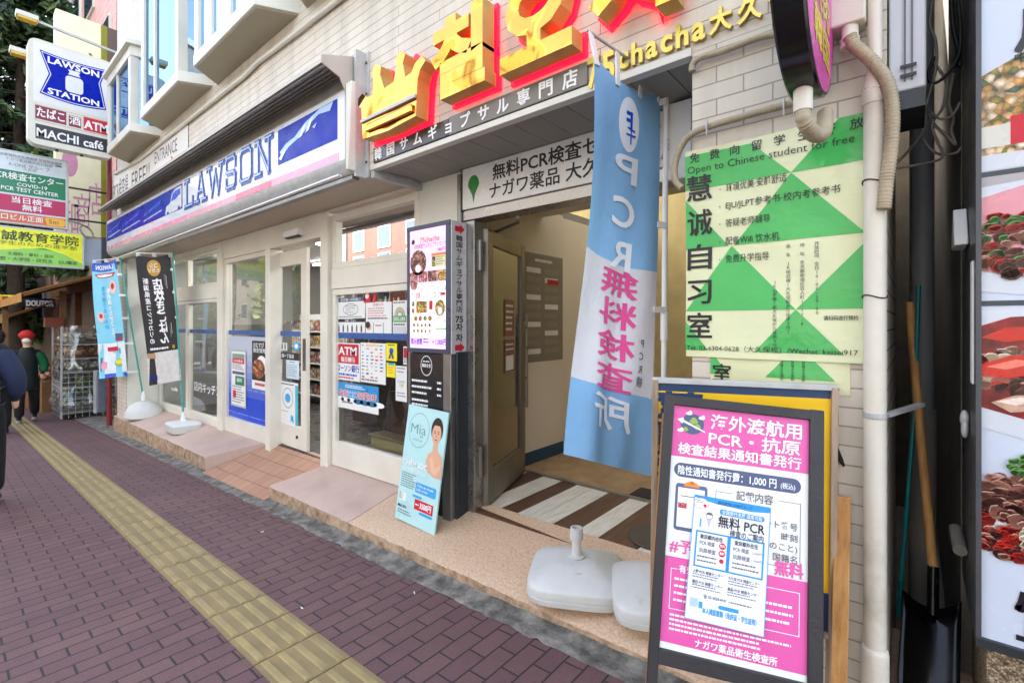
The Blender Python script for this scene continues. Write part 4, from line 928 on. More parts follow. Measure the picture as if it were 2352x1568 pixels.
P.poly([(.03 * aw, .06 * ah), (.08 * aw, .05 * ah), (.08 * aw, .06 * ah), (.25 * aw, .102 * ah), (.25 * aw, .107 * ah), (.075 * aw, .07 * ah), (.075 * aw, .078 * ah)], wp, 4)
for x, y in ((.12, .03), (.22, .045), (.06, .108)): P.ell(x * aw, y * ah, .025 * aw, .007 * ah, wp, 4); P.ell((x + .01) * aw, (y - .006) * ah, .014 * aw, .007 * ah, wp, 4)
P.rrect(.03 * aw, .248 * ah, .95 * aw, .308 * ah, .029 * ah, M['navy'], 1); T('陰性通知書発行費：1,000 円', .06, .258, .042, wp, w=.72, bold=.015); T('(税込)', .81, .27, .026, wp, w=.1)
P.rrect(.05 * aw, .335 * ah, .29 * aw, .53 * ah, .01, mat('clipboard blue', '#4f5f80', .4), 1); P.rect(.07 * aw, .352 * ah, .27 * aw, .515 * ah, wp, 2); P.ell(.17 * aw, .345 * ah, .06 * aw, .022 * ah, M['orange'], 3, a0=0, a1=180); P.ell(.17 * aw, .328 * ah, .018 * aw, .008 * ah, M['orange'], 3)
P.rect(.09 * aw, .385 * ah, .2 * aw, .388 * ah, M['ink'], 3); P.rect(.075 * aw, .415 * ah, .14 * aw, .437 * ah, M['red'], 3); T('陰性', .08, .414, .022, wp, w=.055)
T('記載内容', .5, .328, .042, M['inkgrey'], w=.26); 
for x0, y0, x1, y1 in ((.35, .345, .47, .347), (.80, .345, .95, .347), (.35, .345, .354, .6), (.946, .345, .95, .6), (.35, .598, .95, .6)): P.rect(x0 * aw, y0 * ah, x1 * aw, y1 * ah, M['inkgrey'], 2)
for s, y in (('ポート番号', .425), ('時刻', .468), ('のこと)', .508), ('国籍名', .55)): T(s, .93, y, .032, M['inkgrey'], align='r')
T('#予約不要', .03, .565, .06, mag, w=.5, bold=.02); T('無料', .97, .575, .062, mag, w=.19, align='r', bold=.03)
P.frame(.05 * aw, .685 * ah, .95 * aw, .845 * ah, .002, wp, 2); P.rect(.1 * aw, .68 * ah, .3 * aw, .69 * ah, mag, 3); T('有効期限', .11, .666, .034, wp, w=.22, bold=.015)
P.lines(.08 * aw, .72 * ah, .4 * aw, .83 * ah, 4, wp, 2, .3, 5, .012); P.lines(.55 * aw, .74 * ah, .93 * aw, .83 * ah, 3, wp, 2, .3, 8, .012)
for i in range(4): P.lines(.06 * aw, (.862 + i * .018) * ah, .94 * aw, (.874 + i * .018) * ah, 1, wp, 2, .65, 20 + i, .012)
T('ナガワ薬品衛生検査所', .25, .935, .034, wp, w=.56, bold=.02)
P.build(AB, 'poster')
FLY = thing('flyer', 'white flyer with blue boxes taped over the middle of the pink A-board', 'flyer', tuple(am(.45 * aw, .6 * ah, .004)))
fx0, fy0, fw_, fh_ = .195 * aw, .372 * ah, .55 * aw, .49 * ah
ca, sa = math.cos(.035), math.sin(.035)
fm2 = lambda x, y, d: am(fx0 + x * ca - y * sa, fy0 + x * sa * .6 + y * ca, d + .004 + .012 * (y / fh_) ** 3)
P = Print(fm2, .0006); P.rect(0, 0, fw_, fh_, mat('flyer paper', '#e9ebf5', .4, var=.02), 0, 4, 14)
def T(body, x, y, h, mt, w=None, **kk): P.text(body, x * fw_, y * fh_, h * fh_, mt, 3, w=None if w is None else w * fw_, **kk)
bl = mat('flyer blue', '#1f8fd6', .35)
P.poly([(0, 0), (fw_, 0), (fw_, .045 * fh_), (.75 * fw_, .062 * fh_), (.3 * fw_, .05 * fh_), (0, .02 * fh_)], bl, 1); T('株式会社K-ONEグループ', .32, .018, .03, M['ink'], w=.45, bold=.005)
P.rrect(.35 * fw_, .085 * fh_, .93 * fw_, .13 * fh_, .02 * fh_, bl, 1); T('全国旅行支援 適用可能', .38, .088, .036, wp, w=.52, bold=.01)
T('無料 PCR', .34, .135, .105, M['ink'], w=.6, bold=.015); T('検査のご案内', .5, .235, .06, M['ink'], w=.43, bold=.012)
P.ell(.1 * fw_, .065 * fh_, .1 * fw_, .045 * fh_, wp, 2); P.ring(.1 * fw_, .065 * fh_, .1 * fw_, .045 * fh_, .001, M['red'], 2.5); P.ell(.15 * fw_, .08 * fh_, .022 * fw_, .014 * fh_, M['red'], 3); P.lines(.03 * fw_, .04 * fh_, .17 * fw_, .07 * fh_, 2, M['inkgrey'], 3, .4, 2, .008)
P.ring(.22 * fw_, .16 * fh_, .045 * fw_, .03 * fh_, .0015, M['inkgrey'], 2); P.ell(.22 * fw_, .15 * fh_, .045 * fw_, .022 * fh_, M['inkgrey'], 2, a0=0, a1=180); P.rect(.16 * fw_, .2 * fh_, .163 * fw_, .27 * fh_, M['inkgrey'], 2); P.rect(.28 * fw_, .2 * fh_, .283 * fw_, .27 * fh_, M['inkgrey'], 2); P.poly([(.19 * fw_, .19 * fh_), (.25 * fw_, .19 * fh_), (.22 * fw_, .26 * fh_)], mat('pale grey print', '#b8bac6', .5), 2); P.rect(.1 * fw_, .19 * fh_, .12 * fw_, .26 * fh_, M['cyan'], 2)
for x0, x1 in ((.06, .5), (.5, .95)): P.frame(x0 * fw_, .29 * fh_, x1 * fw_, .585 * fh_, .022 * fw_, bl, 1 if x0 < .3 else 1.3)
T('東京都内在住', .12, .315, .04, M['ink'], w=.3, bold=.02); T('東京都外在住', .57, .315, .04, M['ink'], w=.3, bold=.02)
T('PCR 検査', .12, .365, .04, M['inkgrey'], w=.2); T('抗原検査', .12, .425, .042, M['inkgrey'], w=.22); T('PCR 検査', .56, .365, .04, M['inkgrey'], w=.2); T('抗原検査', .56, .425, .042, M['inkgrey'], w=.22); T('2,500円', .8, .375, .026, M['inkgrey'], w=.12, bold=0); T('1,900円', .8, .435, .026, M['inkgrey'], w=.12, bold=0)
for y in (.385, .445): P.ell(.42 * fw_, y * fh_, .045 * fw_, .026 * fh_, M['red'], 2); T('無料', .42, y - .015, .028, wp, w=.065, align='c')
P.ell(.42 * fw_, .505 * fh_, .03 * fw_, .018 * fh_, M['red'], 2); P.lines(.1 * fw_, .49 * fh_, .37 * fw_, .56 * fh_, 2, M['inkgrey'], 2, .35, 3, .007); P.lines(.56 * fw_, .49 * fh_, .9 * fw_, .56 * fh_, 2, M['inkgrey'], 2, .35, 9, .007)
for s, x, y in (('上野 PCR 検査センター', .06, .605), ('蒲田 PCR 検査センター', .06, .69), ('大久保 PCR 検査センター', .52, .605), ('高橋 PCR 検査センター', .52, .69)): T(s, x, y, .03, M['ink'], w=.4, bold=.012); P.lines(x * fw_, (y + .035) * fh_, (x + .38) * fw_, (y + .075) * fh_, 2, M['inkgrey'], 2, .4, int(x * 90 + y * 70), .007)
T('☎ 03-5828-4147', .22, .785, .032, M['ink'], w=.3, bold=.01); P.lines(.55 * fw_, .8 * fh_, .85 * fw_, .82 * fh_, 1, M['inkgrey'], 2, .5, 4, .007)
P.rrect(.42 * fw_, .845 * fh_, .68 * fw_, .875 * fh_, .014 * fh_, bl, 1); P.rect(.05 * fw_, .83 * fh_, .16 * fw_, .90 * fh_, mat('pale blue print', '#a9bcd6', .4), 1); P.rect(.17 * fw_, .85 * fh_, .22 * fw_, .90 * fh_, bl, 1)
T('本人確認書類（免許証・学生証等）', .22, .885, .05, bl, w=.68, bold=.02); P.frame(0, .0, fw_, fh_, .008 * fw_, bl, .5)
P.build(FLY)
# ------------------------------------------------------------------ yellow wooden board behind
YB = thing('wooden_signboard', 'old yellow signboard with navy lettering in a rough wooden frame behind the A-board', 'signboard', (-.6, -.75, G(-.6)))
yw, yh = .628 * k, .92 * k
ym, yu, yv, yn = board_map(-.83 * k, -2.5 + 1.93 * k, H + (.193 - H) * k, .40, -.0, -.01, yw, yh)
bk = MB(); lb_(bk, ym, 0, 0, yw, yh, -.014, 0, mat('signboard yellow', '#eab90e', .4, var=.06)); bk.build('board', YB)
ynv = mat('signboard navy', '#1f3a5f', .45, var=.1)
P = Print(ym); P.rect(0, 0, yw, .028, ynv, 1); P.rect(0, yh * .75, .09, yh, mat('signboard blue', '#1f6a8f', .45), 1); P.rect(yw - .05, yh * .84, yw, yh, ynv, 1); P.lines(.0, yh * .77, .08, yh * .97, 5, wp, 2, .4, 3, .02)
for i, ch in enumerate('慧誠教育学院'): P.text(ch, .0, .03 + i * .098, .11, ynv, 2, w=.16, bold=.045)
for kx in (.05, .1, .14): pass
P.build(YB, 'print')
for nm, x0, x1 in (('leg', -.022, -.0), ('leg', yw, yw + .02)):
    q = MB(); lb_(q, ym, x0, -.012, x1, yh + .3, -.03, .012, M['woodgrey']); q.build(nm, YB, bevel=.002)
q = MB(); lb_(q, ym, -.022, -.02, yw + .02, -.0005, -.028, .01, M['galv']); q.build('top_rail', YB, bevel=.002)
q = MB(); lb_(q, ym, 0, yh + .001, yw, yh + .02, -.028, .01, M['woodgrey']); q.build('bottom_rail', YB)
# plank, strap
q = MB(); q.bar((-.19, -.66, G(-.19)), (-.188, -.505, .768), .045, .016, M['wood'], up=(0, 1, 0)); tag(q.build('wooden_plank', bevel=.002), 'single light wood plank leaning on the pillar between the A-board and the drain pipe', 'plank')
q = MB(); q.tube([at(1908, 975, -.5), at(1914, 1000, -.505), at(1922, 1030, -.50), at(1930, 1055, -.49), at(1938, 1070, -.48)], .006, M['rubber'], 6, rs=[.004, .009, .006, .009, .004]); tag(q.build('strap', smooth=60), 'frayed black strap hanging on the brick pillar beside the yellow board', 'strap')
# ------------------------------------------------------------------ green posters on the pillar
def green_poster(x0, ztop, w_, h_, y, label, main=True, prefix=True):
    t = thing('wall_poster', label, 'poster', (x0 + w_ / 2, y, ztop - h_))
    crm = mat('poster pale green', '#dadcb2', .14, var=.03, bump=.5, bscale=9); grn = mat('poster bright green', '#4bb25c', .12, var=.05, bump=.5, bscale=9)
    wav = lambda x, z: .0025 * math.sin(x * 19 + z * 11) + .002 * math.sin(x * 13 - z * 23) + (.012 * max(0, .12 - x) / .12 * max(0, .2 - z) / .2)
    f = lambda x, z_, d: Vector((x0 + x, y - (.010 if main else .002) - d - wav(x, z_) * (1 if main else .2), ztop - z_))
    P = Print(f); P.rect(0, 0, w_, h_, crm, 0, 16, 22)
    s = w_ / .6
    c1, c2 = .16 * s, .38 * s
    def tri(pts, L=1):   # clip to sheet by construction, split finely enough to follow the waves
        P.cell = .03; P.poly([(min(max(a, 0), w_), min(max(b_, 0), h_)) for a, b_ in pts], grn, L + 1.2); P.cell = None
    tri([(0, .02), (.25 * s, .02), (.385 * s, .16 * s), (.0, .16 * s)]); tri([(.53 * s, 0), (w_, 0), (w_, .16 * s), (.385 * s, .16 * s)])
    tri([(.385 * s, .16 * s), (w_, .40 * s), (w_, .405 * s), (.19 * s, .405 * s)]); tri([(0, .20 * s), (0, .405 * s), (.17 * s, .405 * s)])
    tri([(.18 * s, .405 * s), (.40 * s, .66 * s), (0, .66 * s)]); tri([(w_, .44 * s), (w_, .66 * s), (.40 * s, .66 * s)])
    tri([(.40 * s, .66 * s), (.545 * s, .82 * s), (.26 * s, .82 * s)]); tri([(0, .70 * s), (.09 * s, .82 * s), (0, .82 * s)])
    P.st = .0009
    K = M['ink']; L = 4.5; P.cell = .04
    if main:
        for i, ch in enumerate('免费向留学生开放'): P.text(ch, .02 + i * .078, .012, .042, K, L, bold=.006)
        P.text('Open to Chinese student for free', .01, .058, .042, K, L, w=.57, bold=-.004)
        for i, ch in enumerate('慧诚自习室'): P.text(ch, .008, .105 + i * .142, .112, K, L, w=.098, bold=.016)
        for i, sx_ in enumerate(('环境优美·安静舒适', 'EJU/JLPT参考书·校内考参考书', '答疑老师辅导', '配备Wifi 饮水机', '免费升学指导')):
            P.text('·', .135, .16 + i * .071, .034, K, L); P.text(sx_, .16, .16 + i * .071, .034, K, L, w=(.215, .38, .16, .19, .155)[i], bold=.002)
        for i, sx_ in enumerate(('开放时间　全日10:00-20:00', '地　址　东京都新宿区百人町1-17-6', '乘　车　JR総武線（大久保駅から徒歩3分）', 'JR山手線（新大久保から徒歩5分）')): P.vtext(sx_, .47 - i * .045, .425 + (.13 if i == 3 else 0), .0155, K, .0158 if i != 0 else .0145, L, bold=.0)
        P.text('请扫码进行预约', .49, .69, .018, K, L, w=.1)
        P.text('Tel: 03-6304-0628（大久保校）/Wechat: keisei917', .005, .805, .026, K, L, w=.585, bold=0)
    else:
        P.text('室', .01, .60, .075, K, L, w=.07, bold=.016); P.text('Tel: 03-6304-0628（大久保校）/Wechat: keisei917', .08, .665, .018, K, L, w=.36, bold=0)
        for i in range(3): P.vtext('JR総武線大久保駅', .33 - i * .035, .54, .012, K, .0123, L, bold=0)
    P.build(t, 'sheet'); return t
green_poster(-.737, 2.08, .606, .855, Y1 - .001, 'large pale and bright green study room poster with big black characters on the brick pillar')
green_poster(-.64, 1.80, .47, .69, Y1 + .0005, 'smaller green study room poster showing only its lower edge below the large green poster', False)
# ------------------------------------------------------------------ drain pipe and conduits
PVC = noise_mat('old white pvc', [(.2, '#a89f8e'), (.45, '#d4ccbd'), (.8, '#ded7c9')], 5, .45, .06, 120, dist=.002)
t = thing('drain_pipe', 'thick white drain pipe running down the right edge of the brick pillar', 'pipe', (-.1, -.52, -.1)); pxc, pyc = -.1, -.515
b = MB(); b.tube([(pxc, pyc, G(0) - .02), (pxc, pyc, 2.09)], .031, PVC, 20); b.build('pipe', t, smooth=50)
b = MB(); b.lathe((pxc, pyc, .02), [(.0345, 0), (.0385, .01), (.0385, .26), (.036, .27), (.0315, .275)], PVC, 20); b.build('coupling', t, smooth=50)
b = MB(); b.lathe((pxc, pyc, 2.085), [(.034, 0), (.036, .05), (.033, .06), (.027, .09), (.02, .13), (.02, .6)], PVC, 20); b.build('neck', t, smooth=50)
for z in (1.83, 1.45, 2.13):
    b = MB(); b.tube([(pxc + .034 * math.cos(a), pyc + .034 * math.sin(a), z + .006 * math.sin(a * 2)) for a in [i * math.pi / 8 for i in range(17)]], .0022, M['rubber'], 5); b.build('cable_tie', t)
b = MB(); b.bar((pxc + .03, pyc + .02, 1.06), (.02, -.3, 1.08), .02, .012, M['galv']); b.lathe((pxc, pyc, 1.05), [(.033, 0), (.034, .002), (.034, .018), (.033, .02)], M['galv'], 20); b.build('clamp', t)
def corrugated(pts, r, mt):
    pts = [Vector(p) for p in pts]; out = []; L = 0
    def cr(p0, p1, p2, p3, t_): return .5 * ((2 * p1) + (p2 - p0) * t_ + (2 * p0 - 5 * p1 + 4 * p2 - p3) * t_ ** 2 + (3 * p1 - p0 - 3 * p2 + p3) * t_ ** 3)
    for i in range(len(pts) - 1):
        p0, p1, p2, p3 = pts[max(i - 1, 0)], pts[i], pts[i + 1], pts[min(i + 2, len(pts) - 1)]; nn_ = max(4, int((p2 - p1).length / .0035))
        for j in range(nn_): out.append(cr(p0, p1, p2, p3, j / nn_))
    out.append(pts[-1]); rs = [r * (1 + .09 * math.cos(i * 2.1)) for i in range(len(out))]
    return MB().tube(out, r, mt, 10, rs=rs)
def smoothpath(pts, n_=8):
    pts = [Vector(p) for p in pts]; out = []
    for i in range(len(pts) - 1):
        p0, p1, p2, p3 = pts[max(i - 1, 0)], pts[i], pts[i + 1], pts[min(i + 2, len(pts) - 1)]
        for j in range(n_):
            t_ = j / n_; out.append(.5 * ((2 * p1) + (p2 - p0) * t_ + (2 * p0 - 5 * p1 + 4 * p2 - p3) * t_ ** 2 + (3 * p1 - p0 - 3 * p2 + p3) * t_ ** 3))
    return out + [pts[-1]]
def pp(*l, Y=-.52): return [at(a, b_, Y) for a, b_ in l]
t = thing('junction_box', 'cream junction box at the top of the pillar with a short pipe stub underneath', 'junction box', (-.19, -.5, 2.4))
bxa = at(1903, 52, -.56); bxb = at(1988, 30, -.56); b = MB(); b.box(bxa.x, bxb.x, -.56, Y1 - .001, 2.36, 2.6, PVC); b.build('case', t, bevel=.006)
c = at(1952, 60, -.53); b = MB(); b.lathe((c.x, c.y, 2.29), [(.027, 0), (.027, .03), (.024, .035), (.024, .075)], PVC, 16); b.build('stub', t, smooth=50)
tag(corrugated(pp((1952, 85), (1962, 105), (2000, 138), (2036, 185), (2049, 245), (2048, 320), (2036, 420), (2030, 480), Y=-.55), .0195, M['conduit']).build('flexible_conduit', smooth=70), 'thick ribbed tan conduit curving from the junction box over the drain pipe', 'conduit')
tag(corrugated(pp((1786, 78), (1740, 88), (1660, 118), (1610, 133), (1592, 148), (1590, 165), Y=-.495), .0135, M['conduit']).build('flexible_conduit', smooth=70), 'short upper tan conduit bending around the pillar corner near the gold kanji', 'conduit')
tag(corrugated(pp((1848, 232), (1800, 243), (1700, 270), (1610, 298), (1572, 325), (1551, 375), (1552, 415), (1566, 432), Y=-.50), .0135, M['conduit']).build('flexible_conduit', smooth=70), 'long tan conduit running across the pillar above the green poster', 'conduit')
for i, (a, c_) in enumerate(((1803, 250), (1627, 296))):
    p = at(a, c_, -.5); b = MB(); b.tube([(p.x, -.518, p.z - .03), (p.x, -.522, p.z), (p.x, -.518, p.z + .03)], .004, M['galv'], 6); tag(b.build('pipe_clip'), ('white clip holding the long tan conduit near the round sign', 'white clip holding the long tan conduit near its bend')[i], 'clip', 'clips on the long conduit')
t = thing('hinged_box', 'white hinged box standing out beside the top of the white flag pole', 'box', (-.76, -.12, 2.0))
a, c = at(1536, 240, -.14), at(1588, 405, -.14); b = MB(); b.box(a.x, min(c.x, XP - .003), -.14, -.02, c.z, a.z, mat('white box face', '#d9d8d6', .4, var=.04)); b.build('case', t, bevel=.004)
for z in (a.z - .07, c.z + .05): MB().box(a.x - .006, a.x - .0005, -.13, -.11, z, z + .05, M['galv']).build('hinge', t)
# round projecting sign
t = thing('round_sign', 'round black and pink sign projecting from the pillar above the conduits', 'sign', (-.25, -.8, 2.06)); cy_, cz_, r_ = -.80, 2.36, .30
b = MB(); n_ = 48; vs = []
for xx_ in (-.298, -.292, -.222, -.216):
    rr = r_ if xx_ in (-.292, -.222) else r_ - .006
    vs += [(xx_, cy_ + rr * math.cos(2 * math.pi * i / n_), cz_ + rr * math.sin(2 * math.pi * i / n_)) for i in range(n_)]
fs = [(k_ * n_ + i, k_ * n_ + (i + 1) % n_, (k_ + 1) * n_ + (i + 1) % n_, (k_ + 1) * n_ + i) for k_ in range(3) for i in range(n_)] + [tuple(range(n_))]
b.add(vs, fs, mat('glossy black rim', '#0d0d0e', .18, var=0)); b.add(vs[3 * n_:], [tuple(range(n_))], M['black']); b.build('rim', t, smooth=40)
P = Print(sideface(-.2155, cy_, cz_)); P.ell(0, 0, .285, .285, mat('round sign pink', '#cf3f9f', .3, var=.03), 1, 40)
for i, s in enumerate(('本格', '焼肉', '韓国')): P.text(s, .02, -.17 + i * .125, .115, mat('round sign yellow', '#d9c23e', .4), 3, w=.3, align='c', bold=.03)
P.build(t, 'face')
b = MB(); b.box(-.27, -.235, -.56, Y1 - .001, 2.20, 2.55, M['black']); b.box(-.265, -.24, cy_ + .2, -.48, 2.3, 2.33, M['black']); b.build('bracket', t)
b = MB(); b.lathe((-.257, -.83, 2.0), [(.026, 0), (.026, .075)], PVC, 16); b.build('stub', t, smooth=50)
p0 = Vector((-.257, -.83, 2.0)); tag(corrugated([p0, p0 + Vector((.004, 0, -.03)), p0 + Vector((.02, .06, -.055)), p0 + Vector((.035, .14, -.03)), p0 + Vector((.03, .22, .06))], .022, M['conduit']).build('flexible_conduit', smooth=70), 'tan conduit loop hanging under the round black and pink sign', 'conduit')
# ------------------------------------------------------------------ the narrow gap beside the pillar
ND = mat('dark concrete', '#6e6962', .9, var=.25, bump=.4)
t = thing('neighbour_building', 'dark side wall of the neighbouring building across the narrow gap', 'building', (1.5, 2, 0))
MB().box(.135, 4.5, -.02, 7, -.5, 11, ND).build('wall', t); MB().box(-.34, .134, 3.0, 3.1, -.5, 11, ND).build('end_wall', t)
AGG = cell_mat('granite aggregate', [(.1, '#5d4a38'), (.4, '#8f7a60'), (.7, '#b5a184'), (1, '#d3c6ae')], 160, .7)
MB().box(.165, 4.5, -.50, -.021, -.5, .40, AGG).build('plinth', t)
FS = thing('food_lightbox', 'tall grey framed lightbox with food photographs at the right edge', 'lightbox', (.8, -.4, .43)); fX, fY = .138, -.55
b = MB(); fr = mat('lightbox frame', '#4e5054', .4, .3, var=.08)
b.box(fX, 1.6, fY + .012, -.03, .42, 4.2, fr); b.build('case', FS, bevel=.004)
b = MB(); b.box(fX, 1.6, fY - .004, fY + .0118, .42, .445, M['dark']); b.box(fX, fX + .012, fY - .004, fY + .0118, .4451, 4.2, fr); b.build('frame', FS)
P = Print(facade(fX + .012, 4.2, fY + .0115), .0008); P.clip = (0, 0, 1.44, 3.75)
def zy(y): return 4.2 - at(2290, y, fY).z
def xx(px): return at(px, HOR, fY).x - fX - .012
ice = mat('lightbox pale blue', '#c6cfde', .2, var=.04, scale=2); P.rect(0, 0, 1.45, 3.755, ice, 0)
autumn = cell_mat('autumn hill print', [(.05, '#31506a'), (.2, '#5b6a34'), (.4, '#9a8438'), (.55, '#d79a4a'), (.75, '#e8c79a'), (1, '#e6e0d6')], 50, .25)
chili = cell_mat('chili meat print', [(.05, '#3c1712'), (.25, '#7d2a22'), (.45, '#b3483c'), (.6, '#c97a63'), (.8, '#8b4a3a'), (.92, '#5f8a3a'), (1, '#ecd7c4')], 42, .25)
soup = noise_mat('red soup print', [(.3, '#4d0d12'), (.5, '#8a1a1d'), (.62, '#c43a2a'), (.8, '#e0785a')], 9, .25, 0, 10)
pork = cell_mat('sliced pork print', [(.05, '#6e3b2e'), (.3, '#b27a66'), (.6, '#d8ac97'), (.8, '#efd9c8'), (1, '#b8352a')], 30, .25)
plate = mat('white plate print', '#cdd2da', .22, var=.05, scale=5); shad = mat('table line print', '#3a4048', .3)
def dish(cx, cy, rx, ry, n_, L, pal, seed, r0=.022):
    rg = random.Random(seed); items = []
    for i in range(n_):
        a, q = rg.uniform(0, 6.283), math.sqrt(rg.random()); items.append((cy + q * ry * math.sin(a), cx + q * rx * math.cos(a)))
    for i, (y, x) in enumerate(sorted(items)):
        r = r0 * rg.uniform(.6, 1.3); a0 = rg.uniform(0, 6.28); e = rg.uniform(.5, 1); d, m_, h_ = rg.choice(pal)
        def blob(cx_, cy_, r_, ):
            return [(cx_ + r_ * (math.cos(t + a0) * (1 + .18 * math.sin(3 * t + i))), cy_ + r_ * e * math.sin(t + a0) * (1 + .15 * math.sin(2 * t + i))) for t in [k_ * .698 for k_ in range(9)]]
        for rr_, dx, dy, mt in ((1.12, .002, .004, d), (1, 0, 0, m_), (.45, -.25 * r, -.3 * r, h_)): P.poly(blob(x + dx, y + dy, r * rr_), mt, L + i * .02 + rr_ * .001)
def tone(nm, *c): return tuple(mat('print %s %d' % (nm, i), q, .25, var=.12, scale=60) for i, q in enumerate(c))
beef, red_, leafp, pale, lotus = tone('beef', '#3d1c18', '#6e372f', '#a8695c'), tone('pepper', '#7a1410', '#c4281c', '#ee7a66'), tone('greens', '#2c5222', '#5d9440', '#a5cc78'), tone('pale meat', '#8a5a4a', '#c39a86', '#ead6c6'), tone('cream', '#b79d80', '#e6dccb', '#f6f2ea')
P.poly([(0, zy(165)), (.08, zy(135)), (.2, zy(60)), (.5, zy(20)), (.5, zy(345)), (0, zy(355))], autumn, 1); P.rect(.0, zy(285), .06, zy(335), mat('white bus print', '#d6d3c6', .3), 2); P.rect(.06, zy(270), .09, zy(335), M['red'], 2)
P.rect(0, zy(352), .9, zy(388), plate, 1.5); P.rect(0, zy(390), .9, zy(402), shad, 1.6); P.rect(0, zy(402), .9, zy(430), mat('table cloth print', '#a9a4a6', .3), 1.6)
P.poly([(0, zy(425)), (.3, zy(405)), (.9, zy(400)), (.9, zy(688)), (.1, zy(680)), (0, zy(668))], plate, 2); P.poly([(0, zy(450)), (.1, zy(428)), (.5, zy(415)), (.9, zy(415)), (.9, zy(660)), (.1, zy(642)), (0, zy(620))], mat('pink plate print', '#d9929c', .22), 3)
dish(.12, zy(565), .16, .085, 150, 4.5, [beef, beef, beef, red_, pale, leafp], 3, .016); dish(.06, zy(505), .05, .03, 14, 8, [red_, leafp], 31, .014); P.rect(0, zy(690), .9, zy(702), shad, 1.8)
P.poly([(0, zy(712)), (.9, zy(702)), (.9, zy(1040)), (.12, zy(1010)), (0, zy(985))], plate, 2); P.poly([(0, zy(748)), (.06, zy(728)), (.3, zy(716)), (.9, zy(710)), (.9, zy(985)), (.12, zy(966)), (0, zy(938))], soup, 3)
P.poly([(0, zy(775)), (.05, zy(752)), (.12, zy(748)), (.16, zy(770)), (.05, zy(785))], red_[1], 4); dish(.12, zy(850), .16, .06, 90, 4.5, [beef, pale, red_, red_, lotus], 5, .018)
P.poly([(0, zy(838)), (.06, zy(815)), (.14, zy(812)), (.16, zy(845)), (.05, zy(868)), (0, zy(865))], red_[1], 8); P.poly([(.01, zy(843)), (.07, zy(824)), (.12, zy(828)), (.05, zy(848))], red_[2], 8.5); P.poly([(.02, zy(925)), (.07, zy(905)), (.16, zy(900)), (.15, zy(930)), (.06, zy(945))], pale[1], 8); P.poly([(.03, zy(922)), (.08, zy(909)), (.13, zy(910)), (.07, zy(928))], pale[2], 8.5)
P.poly([(0, zy(1170)), (.02, zy(1130)), (.06, zy(1090)), (.12, zy(1060)), (.9, zy(1050)), (.9, zy(1330)), (.1, zy(1290)), (0, zy(1258))], plate, 2)
dish(.05, zy(1215), .08, .075, 110, 4, [red_, red_, red_, pale, beef], 8, .013); dish(.12, zy(1135), .11, .085, 130, 7, [beef, pale, beef, pale], 9, .017); dish(.12, zy(1225), .05, .04, 16, 10, [lotus], 10, .02); dish(.10, zy(1062), .05, .035, 34, 10, [leafp], 12, .010)
for s, y, a in (('川', 30, 100), ('心', 1310, 95), ('合', 1345, 100), ('永', 1405, 95)): P.text(s, .07, zy(y) - .0, .13, mat('lightbox black print', '#23222c', .3), 3, bold=.03)
P.text('中国', .068, zy(130), .03, M['ink'], 3)
P.build(FS, 'face')
q = MB(); q.prism([(fX - .002, -.35, 1.62), (fX - .002, -.18, 1.62), (fX - .002, -.2, 1.66), (fX - .002, -.28, 1.75), (fX - .002, -.33, 1.66)], (-.035, 0, 0), M['white']); tag(q.build('lamp_cover', bevel=.004), 'small white wedge shaped cover on the left side of the food lightbox', 'cover')
q = MB(); q.box(fX - .0045, fX - .0005, -.5, -.44, 1.18, 1.55, M['paper']); tag(q.build('sticker'), 'narrow white label strip on the side of the food lightbox', 'sticker')
q = MB(); q.ball((fX - .012, -.35, 1.05), (.012, .02, .03), M['whitedirty']); q.ball((fX - .012, -.36, 1.02), (.01, .015, .03), M['whitedirty']); tag(q.build('paper_scrap', smooth=80), 'crumpled white scrap stuck on the lightbox side below the label strip', 'scrap')
q = MB(); q.tube([(fX - .02, -.3, .60), (fX - .024, -.14, .62)], .019, mat('grey rag', '#7d776b', .8, var=.2, bump=.4), 10); tag(q.build('cloth_roll', smooth=60), 'rolled grey cloth wedged in the gap beside the lightbox', 'cloth')
t = thing('electric_box', 'pale grey electric meter box high in the gap right of the pillar', 'electric box', (-.03, -.3, 2.3))
b = MB(); b.box(-.066, .03, -.455, -.2, 2.13, 2.9, mat('pale grey box', '#c6cad0', .4, var=.05)); b.build('case', t, bevel=.006); b = MB(); b.box(-.064, .028, -.45, -.21, 2.07, 2.129, M['dark']); b.build('base', t)
b = MB(); b.box(-.026, -.021, -.462, -.456, 2.16, 2.85, M['inkgrey']); b.box(-.008, -.003, -.462, -.456, 2.16, 2.85, M['inkgrey'])
for z in (2.17, 2.2, 2.5): b.box(-.036, .006, -.467, -.463, z, z + .01, M['dark'])
b.build('latch', t)
GP = mat('grey pvc', '#8d8f90', .5, var=.12)
t = thing('drain_pipe', 'grey drain pipe in the dark gap behind the shovel', 'pipe', (.04, .5, 0)); b = MB(); b.tube([(.03, .5, .95), (.03, .5, 4)], .042, GP, 16); b.build('pipe', t, smooth=50); b = MB(); b.tube([(.03, .5, -.2), (.03, .5, .955)], .052, mat('cement pipe', '#938b80', .8, var=.2), 16); b.build('coupling', t, smooth=50)
tag(MB().tube([(.0, .8, -.2), (-.0, .8, 5)], .02, M['galv'], 10).build('thin_pipe', smooth=50), 'thin pale pipe at the back of the dark gap', 'pipe')
tag(MB().tube([(-.05, .02, .17), (.0, .05, 1.0), (.014, .1, 1.52)], .008, mat('teal handle', '#0f6f6e', .35), 10).build('broom_handle', smooth=50), 'teal metal pole leaning in the gap beside the white drain pipe', 'pole')
t = thing('shovel', 'black bladed shovel with a wooden handle leaning in the gap', 'shovel', (.05, -.1, 0))
